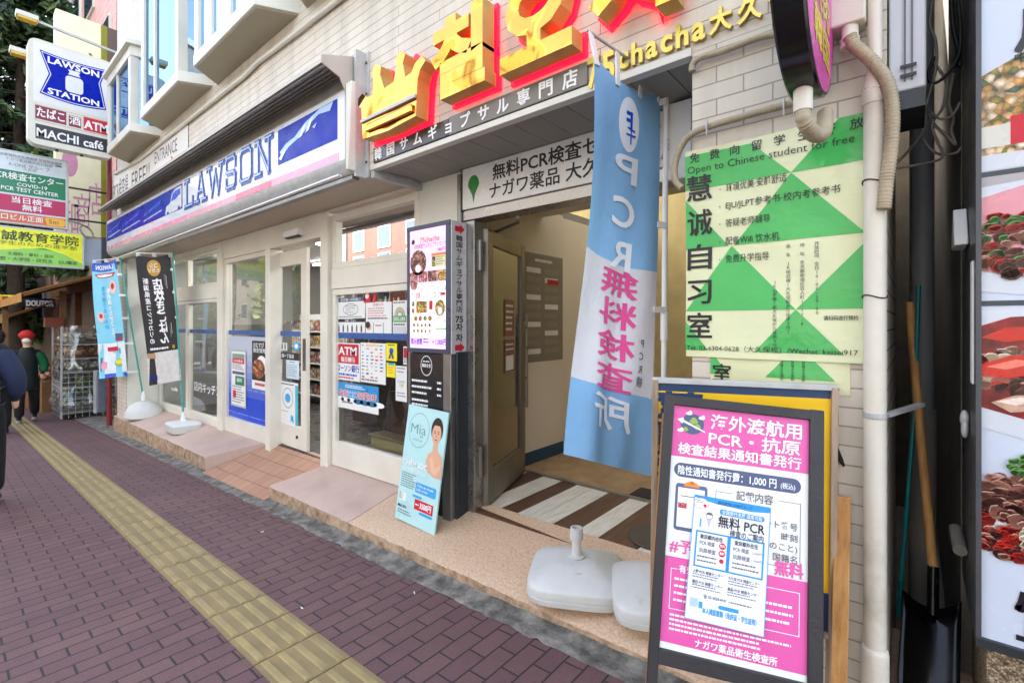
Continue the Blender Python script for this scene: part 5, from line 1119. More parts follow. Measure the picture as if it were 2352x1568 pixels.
MB().tube([(-.015, .12, 1.45), (.02, .02, .9), (.056, -.11, .42)], .0155, M['wood'], 12).build('handle', t, smooth=50)
b = MB(); gl = mat('glossy black shovel blade', '#0c0d10', .15, .4, var=.1); vs = []; fs = []
for i in range(9):
    for j in range(7):
        u_, v_ = i / 8 - .5, j / 6; wd = .19 * (1 if v_ < .7 else 1 - .35 * ((v_ - .7) / .3) ** 2)
        vs.append((.05 + u_ * wd * .85 - v_ * .02, -.14 - v_ * .25 + u_ * .04, .31 - v_ * .34 + .045 * (u_ * 2) ** 2))
for i in range(8):
    for j in range(6): a = i * 7 + j; fs.append((a, a + 1, a + 8, a + 7))
b.add(vs, fs, gl); b.tube([(.055, -.10, .45), (.052, -.15, .29)], .018, gl, 10); o = b.build('blade', t, smooth=60); o.modifiers.new('solid', 'SOLIDIFY').thickness = .004
rc = random.Random(5)
def cab(l, Y, r, mt, label): tag(MB().tube(smoothpath([at(1837.4 + x * .2734, y * .2734, Y + dy) for x, y, dy in l], 6), r, mt, 6).build('cable', smooth=70), label, 'cable', 'loose cables in the gap')
cg = mat('grey cable', '#8f877c', .6); cb = mat('black cable', '#1c1c1e', .5)
cab([(1120, 0, 0), (1090, 200, 0), (1140, 350, 0), (1145, 560, 0), (1080, 820, 0), (1020, 1000, 0), (1060, 900, .05), (1030, 1110, 0), (900, 1280, -.1), (780, 1400, -.25)], -.1, .005, cg, 'grey cable running from the bundle down to the corner of the drain pipe')
cab([(1150, 560, 0), (1230, 700, 0), (1200, 900, 0), (1110, 1050, 0), (1160, 1200, 0), (1200, 1300, -.05), (1120, 1360, -.1), (780, 1420, -.25)], -.08, .005, cg, 'grey cable looping low and back to the drain pipe corner')
cab([(1110, 560, 0), (1060, 850, 0), (1010, 1050, 0), (1040, 1180, 0), (1150, 1290, 0), (1300, 1290, 0), (1350, 1240, 0)], -.05, .005, cg, 'grey cable sagging between the wall and the lightbox')
cab([(1100, 940, 0), (1180, 1000, 0), (1280, 970, 0), (1345, 860, 0)], -.09, .005, cg, 'short grey cable curving up to the lightbox')
cab([(1290, 620, 0), (1250, 850, 0), (1290, 1000, 0), (1270, 1100, 0), (1310, 1220, 0), (1240, 1150, 0), (1130, 1050, 0), (1080, 950, 0)], -.06, .005, cg, 'looped grey cable hanging in the middle of the gap')
cab([(1330, 0, 0), (1350, 300, 0), (1320, 500, 0), (1200, 660, 0), (1110, 700, 0), (1080, 620, 0), (1130, 480, 0)], -.1, .006, cb, 'black cable looping under the cable bundle')
cab([(1270, 0, 0), (1290, 250, 0), (1340, 450, 0), (1345, 560, 0)], -.08, .007, cb, 'black cable dropping beside the lightbox top')
cab([(540, 0, 0), (565, 120, 0), (580, 330, 0)], -.5, .003, M['red'], 'red cable running down above the white drain pipe')
cab([(825, 810, 0), (900, 790, 0), (975, 745, 0)], -.2, .005, cg, 'short pale cable under the electric box, upper of two')
cab([(815, 950, 0), (880, 900, 0), (905, 830, 0)], -.2, .005, cg, 'short pale cable under the electric box, lower of two')
# ------------------------------------------------------------------ posters and stickers behind the shop glass
def gl_rect(f, x0, y0, x1, y1, Y):
    a = at(*f(x0, y0), Y); c = at(*f(x0, y1), Y); e = at(*f(x1, y0), Y); return a.x, e.x, a.z, c.z
def notice(name, label, cat, box, Y, paint, base='paper', group='posters behind the shop windows'):
    x0, x1, z1, z0 = box; t = thing(name, label, cat, ((x0 + x1) / 2, Y, z0), group)
    P = Print(facade(x0, z1, Y)); w_, h_ = x1 - x0, z1 - z0
    P.rect(0, 0, w_, h_, M[base] if isinstance(base, str) else base, 0); paint(P, w_, h_)
    for o in P.build(t): pass
    return t
fA = lambda x, y: (747.2 + x * .23426, 612.5 + y * .23426)
fB = lambda x, y: (502.2 + x * .23434, 551.2 + y * .23434)
fC = lambda x, y: (367.5 + x * .4298, 428.7 + y * .4298)
K, IG = M['ink'], M['inkgrey']
def pr1(P, w, h):
    P.rect(0, 0, w, .2 * h, M['navy'], 1); P.text('お客様へのお願い', .15 * w, .03 * h, .14 * h, M['wprint'], 2, w=.7 * w); P.ring(.5 * w, .57 * h, .27 * w, .28 * h, .006, IG, 1)
    P.lines(.32 * w, .4 * h, .7 * w, .8 * h, 4, IG, 1, .25, 3, .2); P.lines(.08 * w, .9 * h, .95 * w, .97 * h, 1, IG, 1, .6, 4)
def pr2(P, w, h):
    P.rect(0, 0, w, .18 * h, K, 1); P.text('お酒・たばこ', .3 * w, .02 * h, .14 * h, M['wprint'], 2, w=.4 * w)
    for i in range(6): P.rect((.05 + .16 * i) * w, .42 * h, (.1 + .16 * i) * w, .78 * h, K if i % 2 else IG, 1); P.rect((.065 + .16 * i) * w, .32 * h, (.085 + .16 * i) * w, .42 * h, K, 1)
def pr3(P, w, h):
    P.text('お知らせ', .3 * w, .03 * h, .09 * h, M['red'], 1, w=.4 * w); P.lines(.08 * w, .17 * h, .92 * w, .52 * h, 5, M['red'], 1, .3, 6, .03); P.lines(.08 * w, .45 * h, .9 * w, .55 * h, 1, IG, 1, .4, 8)
    P.ell(.12 * w, .72 * h, .1 * w, .1 * h, M['skin'], 1); P.ell(.08 * w, .66 * h, .1 * w, .1 * h, K, 2); P.rect(.3 * w, .6 * h, .32 * w, .9 * h, M['navy'], 1); P.rect(.68 * w, .6 * h, .7 * w, .9 * h, M['navy'], 1); P.rect(.38 * w, .66 * h, .62 * w, .69 * h, M['red'], 1)
def pr4(P, w, h):
    P.lines(.06 * w, .03 * h, .9 * w, .1 * h, 1, IG, 1, .6)
    for i, c in enumerate(('orange', 'yellow', 'green', 'cyan')): P.ring(.5 * w, .42 * h, (.38 - .06 * i) * w, (.24 - .038 * i) * h, .06 * w, mat('muted ' + c, {'orange': '#b9a184', 'yellow': '#c9bd8c', 'green': '#9fb08d', 'cyan': '#8fa3a8'}[c], .5), 1, 20, 0, 180)
    P.rect(.04 * w, .42 * h, .96 * w, .6 * h, mat('muted green print', '#4fa05a', .4), 2); P.text('感染防止徹底', .1 * w, .45 * h, .12 * h, M['wprint'], 3, w=.8 * w); P.lines(.08 * w, .64 * h, .9 * w, .74 * h, 1, IG, 1, .5); P.rect(.04 * w, .72 * h, .96 * w, .98 * h, mat('pale grey sheet', '#cfcfd4', .4), 1)
def pr5(P, w, h):
    P.rect(.03 * w, .03 * h, .95 * w, .55 * h, M['red'], 1); P.text('ATM', .1 * w, .06 * h, .3 * h, M['wprint'], 2, w=.76 * w, bold=.03); P.text('毎日稼働', .2 * w, .37 * h, .15 * h, M['wprint'], 2, w=.6 * w, bold=.02)
    P.text('ローソン銀行', .03 * w, .58 * h, .2 * h, M['signblue'], 1, w=.94 * w, bold=.02); P.lines(.03 * w, .82 * h, .95 * w, .9 * h, 1, M['blue'], 1, .7, 3, .03); P.lines(.1 * w, .91 * h, .9 * w, .98 * h, 1, M['red'], 1, .6, 5, .03)
def pr6(P, w, h):
    rg = random.Random(4); cs = [K, IG, M['red'], M['orange'], M['cyan']]
    for j in range(10):
        for i in range(5):
            if rg.random() < .75: x = (.06 + .18 * i) * w; P.rect(x, (.05 + .088 * j) * h, x + rg.uniform(.06, .13) * w, (.05 + .088 * j + rg.uniform(.02, .04)) * h, rg.choice(cs), 1)
    P.rect(.25 * w, .03 * h, .75 * w, .09 * h, mat('pale orange print', '#e7c59a', .4), 2); P.lines(.04 * w, .91 * h, .95 * w, .97 * h, 1, IG, 1, .7, 2, .03)
def pr7(P, w, h):
    P.rect(0, 0, w, .6 * h, mat('coupon blue', '#2f8fc9', .35), 1); 
    for i in range(7): P.ell((.05 + .16 * i) * w, .66 * h, .12 * w, .1 * h, M['wprint'] if i not in (3, 4, 5) else mat('coupon teal', '#2b6f96', .4), 2)
    P.lines(.2 * w, .08 * h, .8 * w, .22 * h, 2, M['wprint'], 2, .5, 2, .03); P.text('毎月', .06 * w, .28 * h, .3 * h, M['wprint'], 3, w=.19 * w, bold=.09); P.text('毎月', .06 * w, .28 * h, .3 * h, M['red'], 4, w=.19 * w, bold=.02); P.text('もらえる', .27 * w, .28 * h, .14 * h, M['wprint'], 3, w=.2 * w, bold=.02); P.text('クーポン', .27 * w, .42 * h, .14 * h, M['wprint'], 3, w=.2 * w, bold=.02)
    P.text('250円OFF', .5 * w, .26 * h, .32 * h, M['wprint'], 3, w=.45 * w, bold=.08); P.text('250円OFF', .5 * w, .26 * h, .32 * h, M['red'], 4, w=.45 * w, bold=.02); P.lines(.12 * w, .72 * h, .4 * w, .82 * h, 1, IG, 3, .6)
def pr8(P, w, h):
    P.ell(.5 * w, .42 * h, .2 * w, .16 * h, M['blue'], 1); P.poly([(.4 * w, .5 * h), (.6 * w, .5 * h), (.75 * w, .88 * h), (.55 * w, .88 * h), (.5 * w, .65 * h), (.4 * w, .9 * h), (.22 * w, .88 * h)], M['navy'], 1); P.lines(.2 * w, .06 * h, .8 * w, .18 * h, 1, M['dgreen'], 1, .6)
def pr9(P, w, h): P.rect(.2 * w, .0, .9 * w, .15 * h, M['cyan'], 1); P.lines(.15 * w, .3 * h, .85 * w, .85 * h, 3, M['orange'], 1, .3, 3, .03)
def pr10(P, w, h): P.lines(.1 * w, .05 * h, .9 * w, .25 * h, 2, IG, 1, .3); P.text('とろける', .2 * w, .4 * h, .09 * h, M['dgreen'], 1, w=.6 * w); P.text('食感', .3 * w, .5 * h, .1 * h, mat('lime print', '#9fb52a', .4), 1, w=.4 * w); P.lines(.1 * w, .75 * h, .9 * w, .92 * h, 2, IG, 1, .3, 7)
def pr11(P, w, h): P.rect(.1 * w, .08 * h, w, .65 * h, M['red'], 1); P.lines(.2 * w, .7 * h, w, .95 * h, 2, M['navy'], 1, .5)
GY = .014
for lab, bx, fn, base in (
    ('white notice with dark header and oval ring behind the window right of the door', (115, 310, 390, 508), pr1, 'paper'),
    ('white notice with a row of bottle icons above the red cash machine poster', (115, 515, 390, 672), pr2, 'paper'),
    ('white notice with red writing and a portrait in its corner', (398, 352, 650, 682), pr3, 'paper'),
    ('grey notice with a rainbow arch and green band', (662, 335, 800, 682), pr4, 'paper'),
    ('white poster with a big red ATM square above blue lettering', (110, 742, 340, 1098), pr5, 'paper'),
    ('white timetable sheet with small scattered marks, right of the red ATM poster', (345, 742, 592, 1125), pr6, 'paper'),
    ('blue coupon poster with red 250 lettering and white clouds', (122, 1122, 522, 1370), pr7, 'paper'),
    ('yellow sticker with a blue figure', (595, 748, 702, 918), pr8, 'yellow'),
    ('small yellow sticker under the one with the blue figure', (600, 938, 686, 1078), pr9, 'yellow'),
    ('pale notice with green words, lowest right behind the window by the menu pylon', (690, 968, 800, 1310), pr10, 'paper'),
    ('narrow red and white sticker half hidden by the menu pylon', (765, 780, 800, 955), pr11, 'paper')):
    notice('window_poster', lab, 'poster', gl_rect(fA, *bx, GY), GY, fn, base)
x0, x1, z1, z0 = gl_rect(fA, 378, 235, 515, 355, GY); t = thing('window_sticker', 'red percent shaped sticker at the top of the window right of the door', 'sticker', (x0, GY, z0)); P = Print(facade(x0, z1, GY)); P.rect(0, 0, .48 * (x1 - x0), z1 - z0, M['red'], 1); P.poly([((x1 - x0) * .6, z1 - z0), ((x1 - x0) * .8, z1 - z0), (x1 - x0, 0), ((x1 - x0) * .8, 0)], M['red'], 1); P.ell(.24 * (x1 - x0), .45 * (z1 - z0), .03, .025, M['wprint'], 2); P.build(t)
# door leaf stickers, fixed panel posters
DY = .0795
def d1(P, w, h):
    for i in range(3): P.rect((.12 + .3 * i) * w, .3 * h, (.26 + .3 * i) * w, .85 * h, IG, 1); P.ell((.19 + .3 * i) * w, .2 * h, .07 * w, .1 * h, IG, 1)
def d3(P, w, h): P.text('大久保一丁目店', .04 * w, .2 * h, .6 * h, M['wprint'], 1, w=.75 * w, bold=.02)
def d4(P, w, h): P.lines(.3 * w, .08 * h, .7 * w, .15 * h, 1, IG, 1, .6); P.lines(.08 * w, .25 * h, .92 * w, .92 * h, 7, IG, 1, .25, 3, .03)
def d5(P, w, h):
    P.rect(.85 * w, .05 * h, w, .95 * h, mat('turquoise print', '#39b7c4', .4), 1); P.ring(.45 * w, .35 * h, .28 * w, .22 * h, .008, IG, 1); P.ell(.45 * w, .35 * h, .15 * w, .1 * h, M['cyan'], 1); P.lines(.1 * w, .04 * h, .8 * w, .08 * h, 1, K, 1, .6); P.poly([(.62 * w, .7 * h), (.75 * w, .72 * h), (.78 * w, .88 * h), (.66 * w, .82 * h), (.6 * w, .86 * h)], M['cyan'], 1); P.lines(.1 * w, .64 * h, .5 * w, .66 * h, 1, IG, 1, .6)
def d6(P, w, h): P.ell(.5 * w, .5 * h, .3 * w, .3 * h, M['wprint'], 1)
notice('door_sticker', 'white sticker with three grey pictograms on the sliding door', 'sticker', gl_rect(fB, 578, 1002, 672, 1075, DY), DY, d1, group='stickers on the sliding door')
notice('door_sticker', 'blue square sticker on the sliding door', 'sticker', gl_rect(fB, 735, 1000, 790, 1075, DY), DY, d6, 'cyan', 'stickers on the sliding door')
notice('door_sticker', 'dark band with the white branch name on the sliding door', 'sticker', gl_rect(fB, 568, 1092, 785, 1160, DY), DY, d3, 'black', 'stickers on the sliding door')
notice('door_poster', 'pale blue grey notice under the dark band on the sliding door', 'poster', gl_rect(fB, 662, 1172, 788, 1350, DY), DY, d4, mat('pale sky sheet', '#c9dde6', .4), 'stickers on the sliding door')
notice('door_poster', 'tall white poster with an oval and a walking figure on the sliding door', 'poster', gl_rect(fC, 640, 1035, 738, 1275, DY), DY, d5, 'paper', 'stickers on the sliding door')
t = thing('door_lettering', 'white opening hours figure on the left of the sliding door', 'lettering', (-5.6, DY, .8)); bx = gl_rect(fB, 570, 1210, 625, 1310, DY); P = Print(facade(bx[0], bx[2], DY)); P.text('24', 0, 0, .12, M['wprint'], 1, w=.14, bold=.02); P.lines(0, .13, .14, .2, 2, M['wprint'], 1, .4); P.build(t)
def film(P, w, h):
    n_ = 14
    for i in range(n_): P.rect(0, h * i / n_, w, h * (i + 1) / n_, mat('blue film %d' % i, tuple(a + (b_ - a) * min(1, max(0, (i - 2) / 8)) for a, b_ in zip(lin('#b9c0cf')[:3], lin('#1747c9')[:3])), .25, var=0), 1)
    for y in (.35, .62, .93): P.rect(0, y * h, w, (y + .012) * h, mat('film line', '#5f80d6', .3), 2)
notice('window_film', 'blue fading film covering the lower glass left of the sliding door', 'film', (X[519] + .062, X[619] - .062, 1.2, .12), .0155, film)
def pm1(P, w, h):
    P.rect(0, 0, w, h, M['galv'], 1); P.rect(.05 * w, .03 * h, .95 * w, .97 * h, M['paper'], 2); P.rect(.1 * w, .07 * h, .9 * w, .15 * h, mat('sage print', '#7f9c8c', .4), 3); P.rect(.1 * w, .15 * h, .9 * w, .24 * h, M['red'], 3); P.text('当日検査', .2 * w, .17 * h, .05 * h, M['wprint'], 4, w=.6 * w); P.lines(.1 * w, .26 * h, .9 * w, .36 * h, 3, IG, 3, .4, 2, .03)
    P.rect(.1 * w, .38 * h, .9 * w, .43 * h, M['navy'], 3); P.rect(.3 * w, .46 * h, .9 * w, .62 * h, M['dgreen'], 3); P.text('無料', .4 * w, .49 * h, .08 * h, M['wprint'], 4, w=.35 * w); P.lines(.1 * w, .64 * h, .9 * w, .95 * h, 7, IG, 3, .4, 5, .03); P.rect(.15 * w, .72 * h, .35 * w, .85 * h, M['red'], 4)
def pm2(P, w, h):
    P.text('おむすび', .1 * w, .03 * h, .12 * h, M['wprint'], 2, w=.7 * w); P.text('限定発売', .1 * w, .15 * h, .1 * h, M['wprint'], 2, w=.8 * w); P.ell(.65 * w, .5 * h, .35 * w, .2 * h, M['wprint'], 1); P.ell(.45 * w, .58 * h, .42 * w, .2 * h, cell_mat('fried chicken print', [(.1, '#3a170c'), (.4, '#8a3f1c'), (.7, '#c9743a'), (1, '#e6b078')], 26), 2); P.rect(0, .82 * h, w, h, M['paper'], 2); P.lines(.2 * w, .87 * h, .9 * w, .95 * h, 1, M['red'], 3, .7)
notice('window_poster', 'tall framed notice with red and green bands on the blue film', 'poster', gl_rect(fC, 380, 868, 460, 1165, .02 - .012), .008, pm1)
notice('window_poster', 'black food poster with fried pieces on a white plate on the blue film', 'poster', gl_rect(fC, 492, 822, 572, 1075, .008), .008, pm2, 'black')
for s, bx, lab in (('店内キッチン', (182, 1035, 322, 1090), 'white Japanese lettering on the second window pane from the left'), ('café', (62, 1060, 95, 1090), 'small white cafe lettering on the leftmost window pane')):
    b4 = gl_rect(fC, *bx, .012); t = thing('window_lettering', lab, 'lettering', (b4[0], .012, b4[3]), 'white lettering on the left panes'); P = Print(facade(b4[0], b4[2], .0115)); P.text(s, 0, 0, b4[2] - b4[3], M['wprint'], 1, w=b4[1] - b4[0], bold=.02); P.build(t)
b = MB(); a = at(660, 548, -.05); c = at(694, 546, -.05); b.box(a.x, c.x, -.10, -.0355, 2.30, 2.37, M['white']); b.box(a.x + .02, c.x - .02, -.09, -.05, 2.285, 2.299, M['dark']); tag(b.build('door_sensor', bevel=.006), 'small white door sensor box on the beige header above the sliding door', 'sensor')
# inside the store
t = thing('display_shelf', 'tall lit shelf with red header full of goods seen through the open doorway', 'shelf', (-4.9, 1.4, 0))
b = MB(); sx0, sx1, sy0, sy1 = -6.1, -4.55, 1.25, 1.75; b.box(sx0, sx1, sy1, sy1 + .03, .0, 2.0, mat('shelf back', '#4a4644', .6)); b.box(sx0, sx0 + .03, sy0, sy1, .0, 2.0, M['galv']); b.box(sx1 - .03, sx1, sy0, sy1, 0, 2.0, M['galv']); b.build('frame', t)
MB().box(sx0, sx1, sy0 - .02, sy1, 1.88, 1.98, M['red']).build('header', t); P = Print(facade(sx0, 1.98, sy0 - .022)); P.text('ウイスキー　ワイン', .7, .02, .06, M['wprint'], 1); P.build(t)
for z in (.92, 1.2, 1.47): MB().box(sx0 + .031, sx1 - .031, sy0, sy1 - .001, z, z + .025, M['dark']).build('shelf', t)
MB().box(sx0 + .03, sx1 - .03, sy0 - .018, sy0 - .001, .85, .93, M['red']).build('price_rail', t)
MB().box(sx0, sx1, sy0 - .001, sy1, .0, .84, mat('brown counter', '#3d2a20', .5, var=.2)).build('plinth', t)
rg = random.Random(11); cols = ['#7b3a8a', '#b5772b', '#c23a2e', '#d8d4c4', '#2f4d7a', '#7a4a22', '#e2c04a', '#4f7a45']
proto = {}
for z in (.946, 1.226, 1.496):
    x = sx0 + .1; k_ = 0
    while x < sx1 - .08:
        ci = rg.randrange(8); h_ = rg.choice((.2, .22, .16))
        if (ci, h_) not in proto:
            b = MB(); b.lathe((0, 0, 0), [(.036, 0), (.038, .01), (.038, h_ * .6), (.014, h_ * .78), (.014, h_), (.012, h_ + .01)], mat('goods ' + cols[ci], cols[ci], .25), 10); o = b.build('bottle', smooth=50); proto[(ci, h_)] = o
        else: o = proto[(ci, h_)].copy(); COL.objects.link(o)
        o.location = (x, sy0 + .07, z); k_ += 1
        tag(o, 'bottle or jar on the store shelf behind the doorway', 'bottle', 'goods on the store shelf'); x += rg.uniform(.085, .11)
b = MB(); b.box(-4.28, -2.98, .34, .36, 0, 1.55, noise_mat('dark expanded mesh', [(.45, '#2f2825'), (.55, '#54473f')], 60, .6, .5, 150)); tag(b.build('mesh_panel'), 'dark mesh panel standing behind the window right of the door', 'panel')
b = MB(); b.box(-3.85, -3.05, .28, .335, .0, .72, mat('brown cabinet side', '#5d4a3e', .5, var=.12)); tag(b.build('cabinet', bevel=.004), 'brown cabinet back behind the lower window right of the door', 'cabinet')
b = MB(); b.box(-3.95, -3.05, .12, .27, .05, .30, mat('cream box', '#b7ab84', .55)); b.box(-3.97, -3.03, .10, .28, .301, .325, mat('box lid', '#8f8468', .5)); tag(b.build('low_bench', bevel=.004), 'low cream bench at the foot of the window right of the door', 'bench')
b = MB(); b.box(-9.9, -7.4, .95, 1.0, -.1, 1.35, mat('grey kitchen counter', '#5f615e', .5, var=.2)); tag(b.build('counter'), 'grey counter inside behind the left window panes', 'counter')  # plain mottled grey
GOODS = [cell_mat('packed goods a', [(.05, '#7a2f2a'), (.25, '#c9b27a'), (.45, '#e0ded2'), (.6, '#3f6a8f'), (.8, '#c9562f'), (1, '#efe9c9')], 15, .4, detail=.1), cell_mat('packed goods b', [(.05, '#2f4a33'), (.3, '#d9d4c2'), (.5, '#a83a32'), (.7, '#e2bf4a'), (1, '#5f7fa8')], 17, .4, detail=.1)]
for i, (x0, x1, yy, zt, lab) in enumerate(((-9.6, -7.3, 1.9, 1.55, 'white store shelves of packed goods behind the left panes'), (-7.0, -6.2, 2.2, 1.7, 'white store shelves of goods behind the blue film window'), (-4.4, -3.1, 1.5, 1.75, 'white store shelves of goods behind the window right of the door'), (-9.6, -6.4, 4.2, 2.0, 'tall cooler shelves along the back of the store'))):
    t = thing('store_shelf', lab, 'shelf', ((x0 + x1) / 2, yy, 0), 'shelves inside the store'); MB().box(x0, x1, yy + .3, yy + .34, -.1, zt, M['white']).build('back', t)
    nr = 5
    for j in range(nr):
        z = .05 + (zt - .1) * j / nr; MB().box(x0, x1, yy - .05, yy + .299, z, z + .02, M['white']).build('shelf', t); q = MB().box(x0 + .02, x1 - .02, yy, yy + .28, z + .021, z + (zt - .1) / nr * .78, GOODS[(i + j) % 2]); o = q.build('goods', t); o['kind'] = 'stuff'
# notice board in the hall and stickers on the glass door
t = thing('notice_board', 'grey tenant board with rows of white name plates on the hall wall', 'notice board', (-2.84, 1.3, .95))
P = Print(sideface(-2.838, 1.03, 2.05)); P.rect(0, 0, .68, 1.06, mat('board grey', '#8f877b', .45, var=.05), 2)
for i in range(10): 
    for j in range(2): P.rect(.06 + .3 * j, .14 + .088 * i, .29 + .3 * j, .19 + .088 * i, M['wprint'] if (i * 2 + j) % 3 == 0 else mat('plate beige', '#9a9184', .5), 4)
P.rect(.4, .24, .6, .29, M['red'], 5); P.lines(.2, .05, .5, .09, 1, M['wprint'], 4, .7); P.build(t, 'board')
MU = mat('muted red print', '#8f5a52', .5); DP2 = lambda x, y, d: DP(.2 + x, 1.56 - y, .006 + d)
t = thing('door_poster', 'red notice above a second one on the open glass door', 'poster', tuple(DP(.3, 1.2))); P = Print(DP2); P.rect(.18, 0, .40, .30, MU, 1); P.lines(.2, .04, .38, .28, 5, M['wprint'], 2, .4, 3, .04); P.rect(.18, .33, .40, .6, MU, 1); P.lines(.2, .36, .38, .44, 2, M['wprint'], 2, .4); P.rect(.2, .46, .38, .58, M['wprint'], 2); P.build(t)
# ------------------------------------------------------------------ two shop flags
def nobori(label, tl, tr, br, bl, pole0, pole1, amp, paint, basef, cloth, blab):
    t = thing('shop_flag', label, 'shop flag', tuple(pole1)); W_, H_ = .6, (Vector(bl) - Vector(tl)).length
    f = flagmap(Vector(tr), Vector(tl), Vector(br), Vector(bl), amp, .4, W_, H_)
    b = MB(); nx, ny = 10, 30; b.add([f(W_ * i / nx, H_ * j / ny, 0) for j in range(ny + 1) for i in range(nx + 1)], [(j * (nx + 1) + i, j * (nx + 1) + i + 1, (j + 1) * (nx + 1) + i + 1, (j + 1) * (nx + 1) + i) for j in range(ny) for i in range(nx)], cloth); b.build('cloth', t, smooth=80)
    P = Print(f, .0016); P.cell = .08; paint(P, W_, H_); P.build(t, 'print')
    MB().tube([pole0, pole1], .0125, mat('turquoise pole', '#3f9c8c', .35), 10).build('pole', t, smooth=50)
    a = Vector(pole0).lerp(Vector(pole1), .015); MB().tube([a, Vector(tl) + Vector((0, 0, .03))], .007, M['white'], 8).build('crossbar', t)
    for k_ in (.06, .5, .94):
        c_ = (Vector(tl) + Vector((0, 0, .03))).lerp(a, k_); MB().bar(c_ + Vector((0, 0, .01)), c_ - Vector((0, 0, .05)), .05, .008, M['white'], up=(1, 0, 0)).build('loop', t)
    for k_ in (.12, .3, .5, .72, .97):
        e = f(W_ - .01, H_ * k_, .004); pz = Vector(pole0).lerp(Vector(pole1), (pole0[2] - e.z) / (pole0[2] - pole1[2])); MB().bar(e, pz, .035, .01, M['white'], up=(1, 0, 0)).build('loop', t)
wk = 6.9
def kp(P, W, Hh):
    wp = M['wprint']; P.cell = .06; gd = mat('flag gold', '#b98f2e', .6); P.ell(.3, .17, .125, .125, gd, 1, 28); P.rect(0, .755 * Hh, W, Hh, mat('rice print', '#cfcac4', .7, var=.12, scale=14), 1); P.poly([(0, .755 * Hh), (.5, .755 * Hh), (.2, .80 * Hh), (0, .79 * Hh)], mat('rice brown print', '#b58a66', .7), 2); P.rect(.07, .93 * Hh, .17, .97 * Hh, M['signblue'], 2); P.cell = None
    P.text('コシ', .3, .09, .085, wp, 3, align='c', mirror=True); P.text('ヒカリ', .3, .17, .075, wp, 3, align='c', mirror=True)
    for i, ch in enumerate('店炊きごはん'): P.text(ch, .34, .33 + i * .165, .185, wp, 3, align='c', mirror=True, bold=.035)
    for i, ch in enumerate('新潟県産コシヒカリの'): P.text(ch, .13, .33 + i * .10, .095, wp, 3, align='c', mirror=True, bold=.02)
    P.rect(.47, .28, .485, 1.25, M['inkgrey'], 2); P.rect(.5, .3, .505, 1.2, wp, 2)
    P.lines(.08, .715 * Hh, .42, .735 * Hh, 1, wp, 3, .8, 3, .03); P.ell(.5, .725 * Hh, .025, .03, gd, 3)
bk0 = atg(432, 964, -.17, 0); bk0 = Vector((-8.05, -.26, 0)); bk0.z = SZ(-8.05, -.26)
nobori('black shop flag with big mirrored white characters and gold disc', atw(312, 586, wk + .15), atw(391, 584, wk), atw(420, 872, wk), atw(341, 886, wk + .15), atw(397, 577, wk), tuple(bk0 + Vector((0, 0, .16))), .02, kp, None, mat('flag black cloth', '#2a2726', .8, var=.08), '')
wb_ = 7.95
def bp_(P, W, Hh):
    wp = M['wprint']; bl_ = M['blue']; P.rect(0, 0, W, .075 * Hh, bl_, 1, 4, 2); P.rect(0, .965 * Hh, W, Hh, bl_, 1, 4, 1); P.rect(0, .70 * Hh, W, .965 * Hh, mat('flag pale print', '#dfe8ea', .7), 1, 4, 6)
    P.text('LAWSON', .3, .02, .11, wp, 3, align='c', mirror=True, bold=.03, w=.42); P.poly([(.05, .1 * Hh), (.3, .085 * Hh), (.56, .095 * Hh), (.5, .125 * Hh), (.12, .13 * Hh)], M['red'], 2); P.poly([(.1, .107 * Hh), (.3, .095 * Hh), (.5, .105 * Hh), (.46, .118 * Hh), (.14, .122 * Hh)], wp, 3)
    for i, ch in enumerate('冬のあったかフェア'): P.text(ch, .34, .22 * Hh + i * .095, .1, wp, 3, align='c', mirror=True, bold=.035)
    for i, ch in enumerate('北海道うまいもの'): P.text(ch, .22, .2 * Hh + i * .095, .085, M['cyan'], 3, align='c', mirror=True, bold=.02)
    for x, y, r in ((.46, .22, .09), (.12, .47, .07)): P.ell(x, y * Hh, r, r * 1.3, mat('pale crab print', '#eec4c0', .7), 2); P.ell(x, (y - .01) * Hh, r * .5, r * .6, M['red'], 3)
    P.poly([(.38, .62 * Hh), (.58, .63 * Hh), (.55, .675 * Hh), (.38, .675 * Hh)], M['navy'], 3); P.poly([(.36, .66 * Hh), (.58, .66 * Hh), (.55, .69 * Hh), (.38, .69 * Hh)], M['red'], 2.6)
    P.rect(.2, .735 * Hh, .42, .77 * Hh, M['red'], 3); P.rrect(.06, .82 * Hh, .22, .94 * Hh, .03, M['inkgrey'], 3); P.ell(.14, .89 * Hh, .06, .07, pks, 4); P.ell(.42, .88 * Hh, .12, .07, mat('pot print', '#7fae9a', .6), 3); P.ell(.42, .87 * Hh, .09, .04, M['yellow'], 4); P.rect(.44, .75 * Hh, .52, .80 * Hh, M['cyan'], 3)
dm = Vector((-9.98, -.30, SZ(-9.98, -.30)))
nobori('pale blue shop flag with mirrored lettering and red crab pictures', atw(213, 603, wb_ + .2), atw(268, 598, wb_), atw(297, 862, wb_), atw(226, 870, wb_ + .2), atw(275, 588, wb_), tuple(dm + Vector((0, 0, .3))), .025, bp_, None, mat('flag aqua cloth', '#86cfe6', .8, var=.06), '')
t = thing('flag_stand', 'domed white plastic stand of the pale blue flag', 'flag stand', tuple(dm)); b = MB(); b.lathe((0, 0, 0), [(.26, 0), (.272, .02), (.255, .11), (.195, .2), (.11, .255), (.05, .27)], M['whitedirty'], 36)
b.v = [(x + dm.x, y + dm.y, z + dm.z) for x, y, z in b.v]; b.build('base', t, smooth=40); b = MB(); b.lathe(tuple(dm + Vector((0, 0, .275))), [(.035, 0), (.03, .1), (.018, .16)], M['white'], 14); b.build('socket', t, smooth=40)
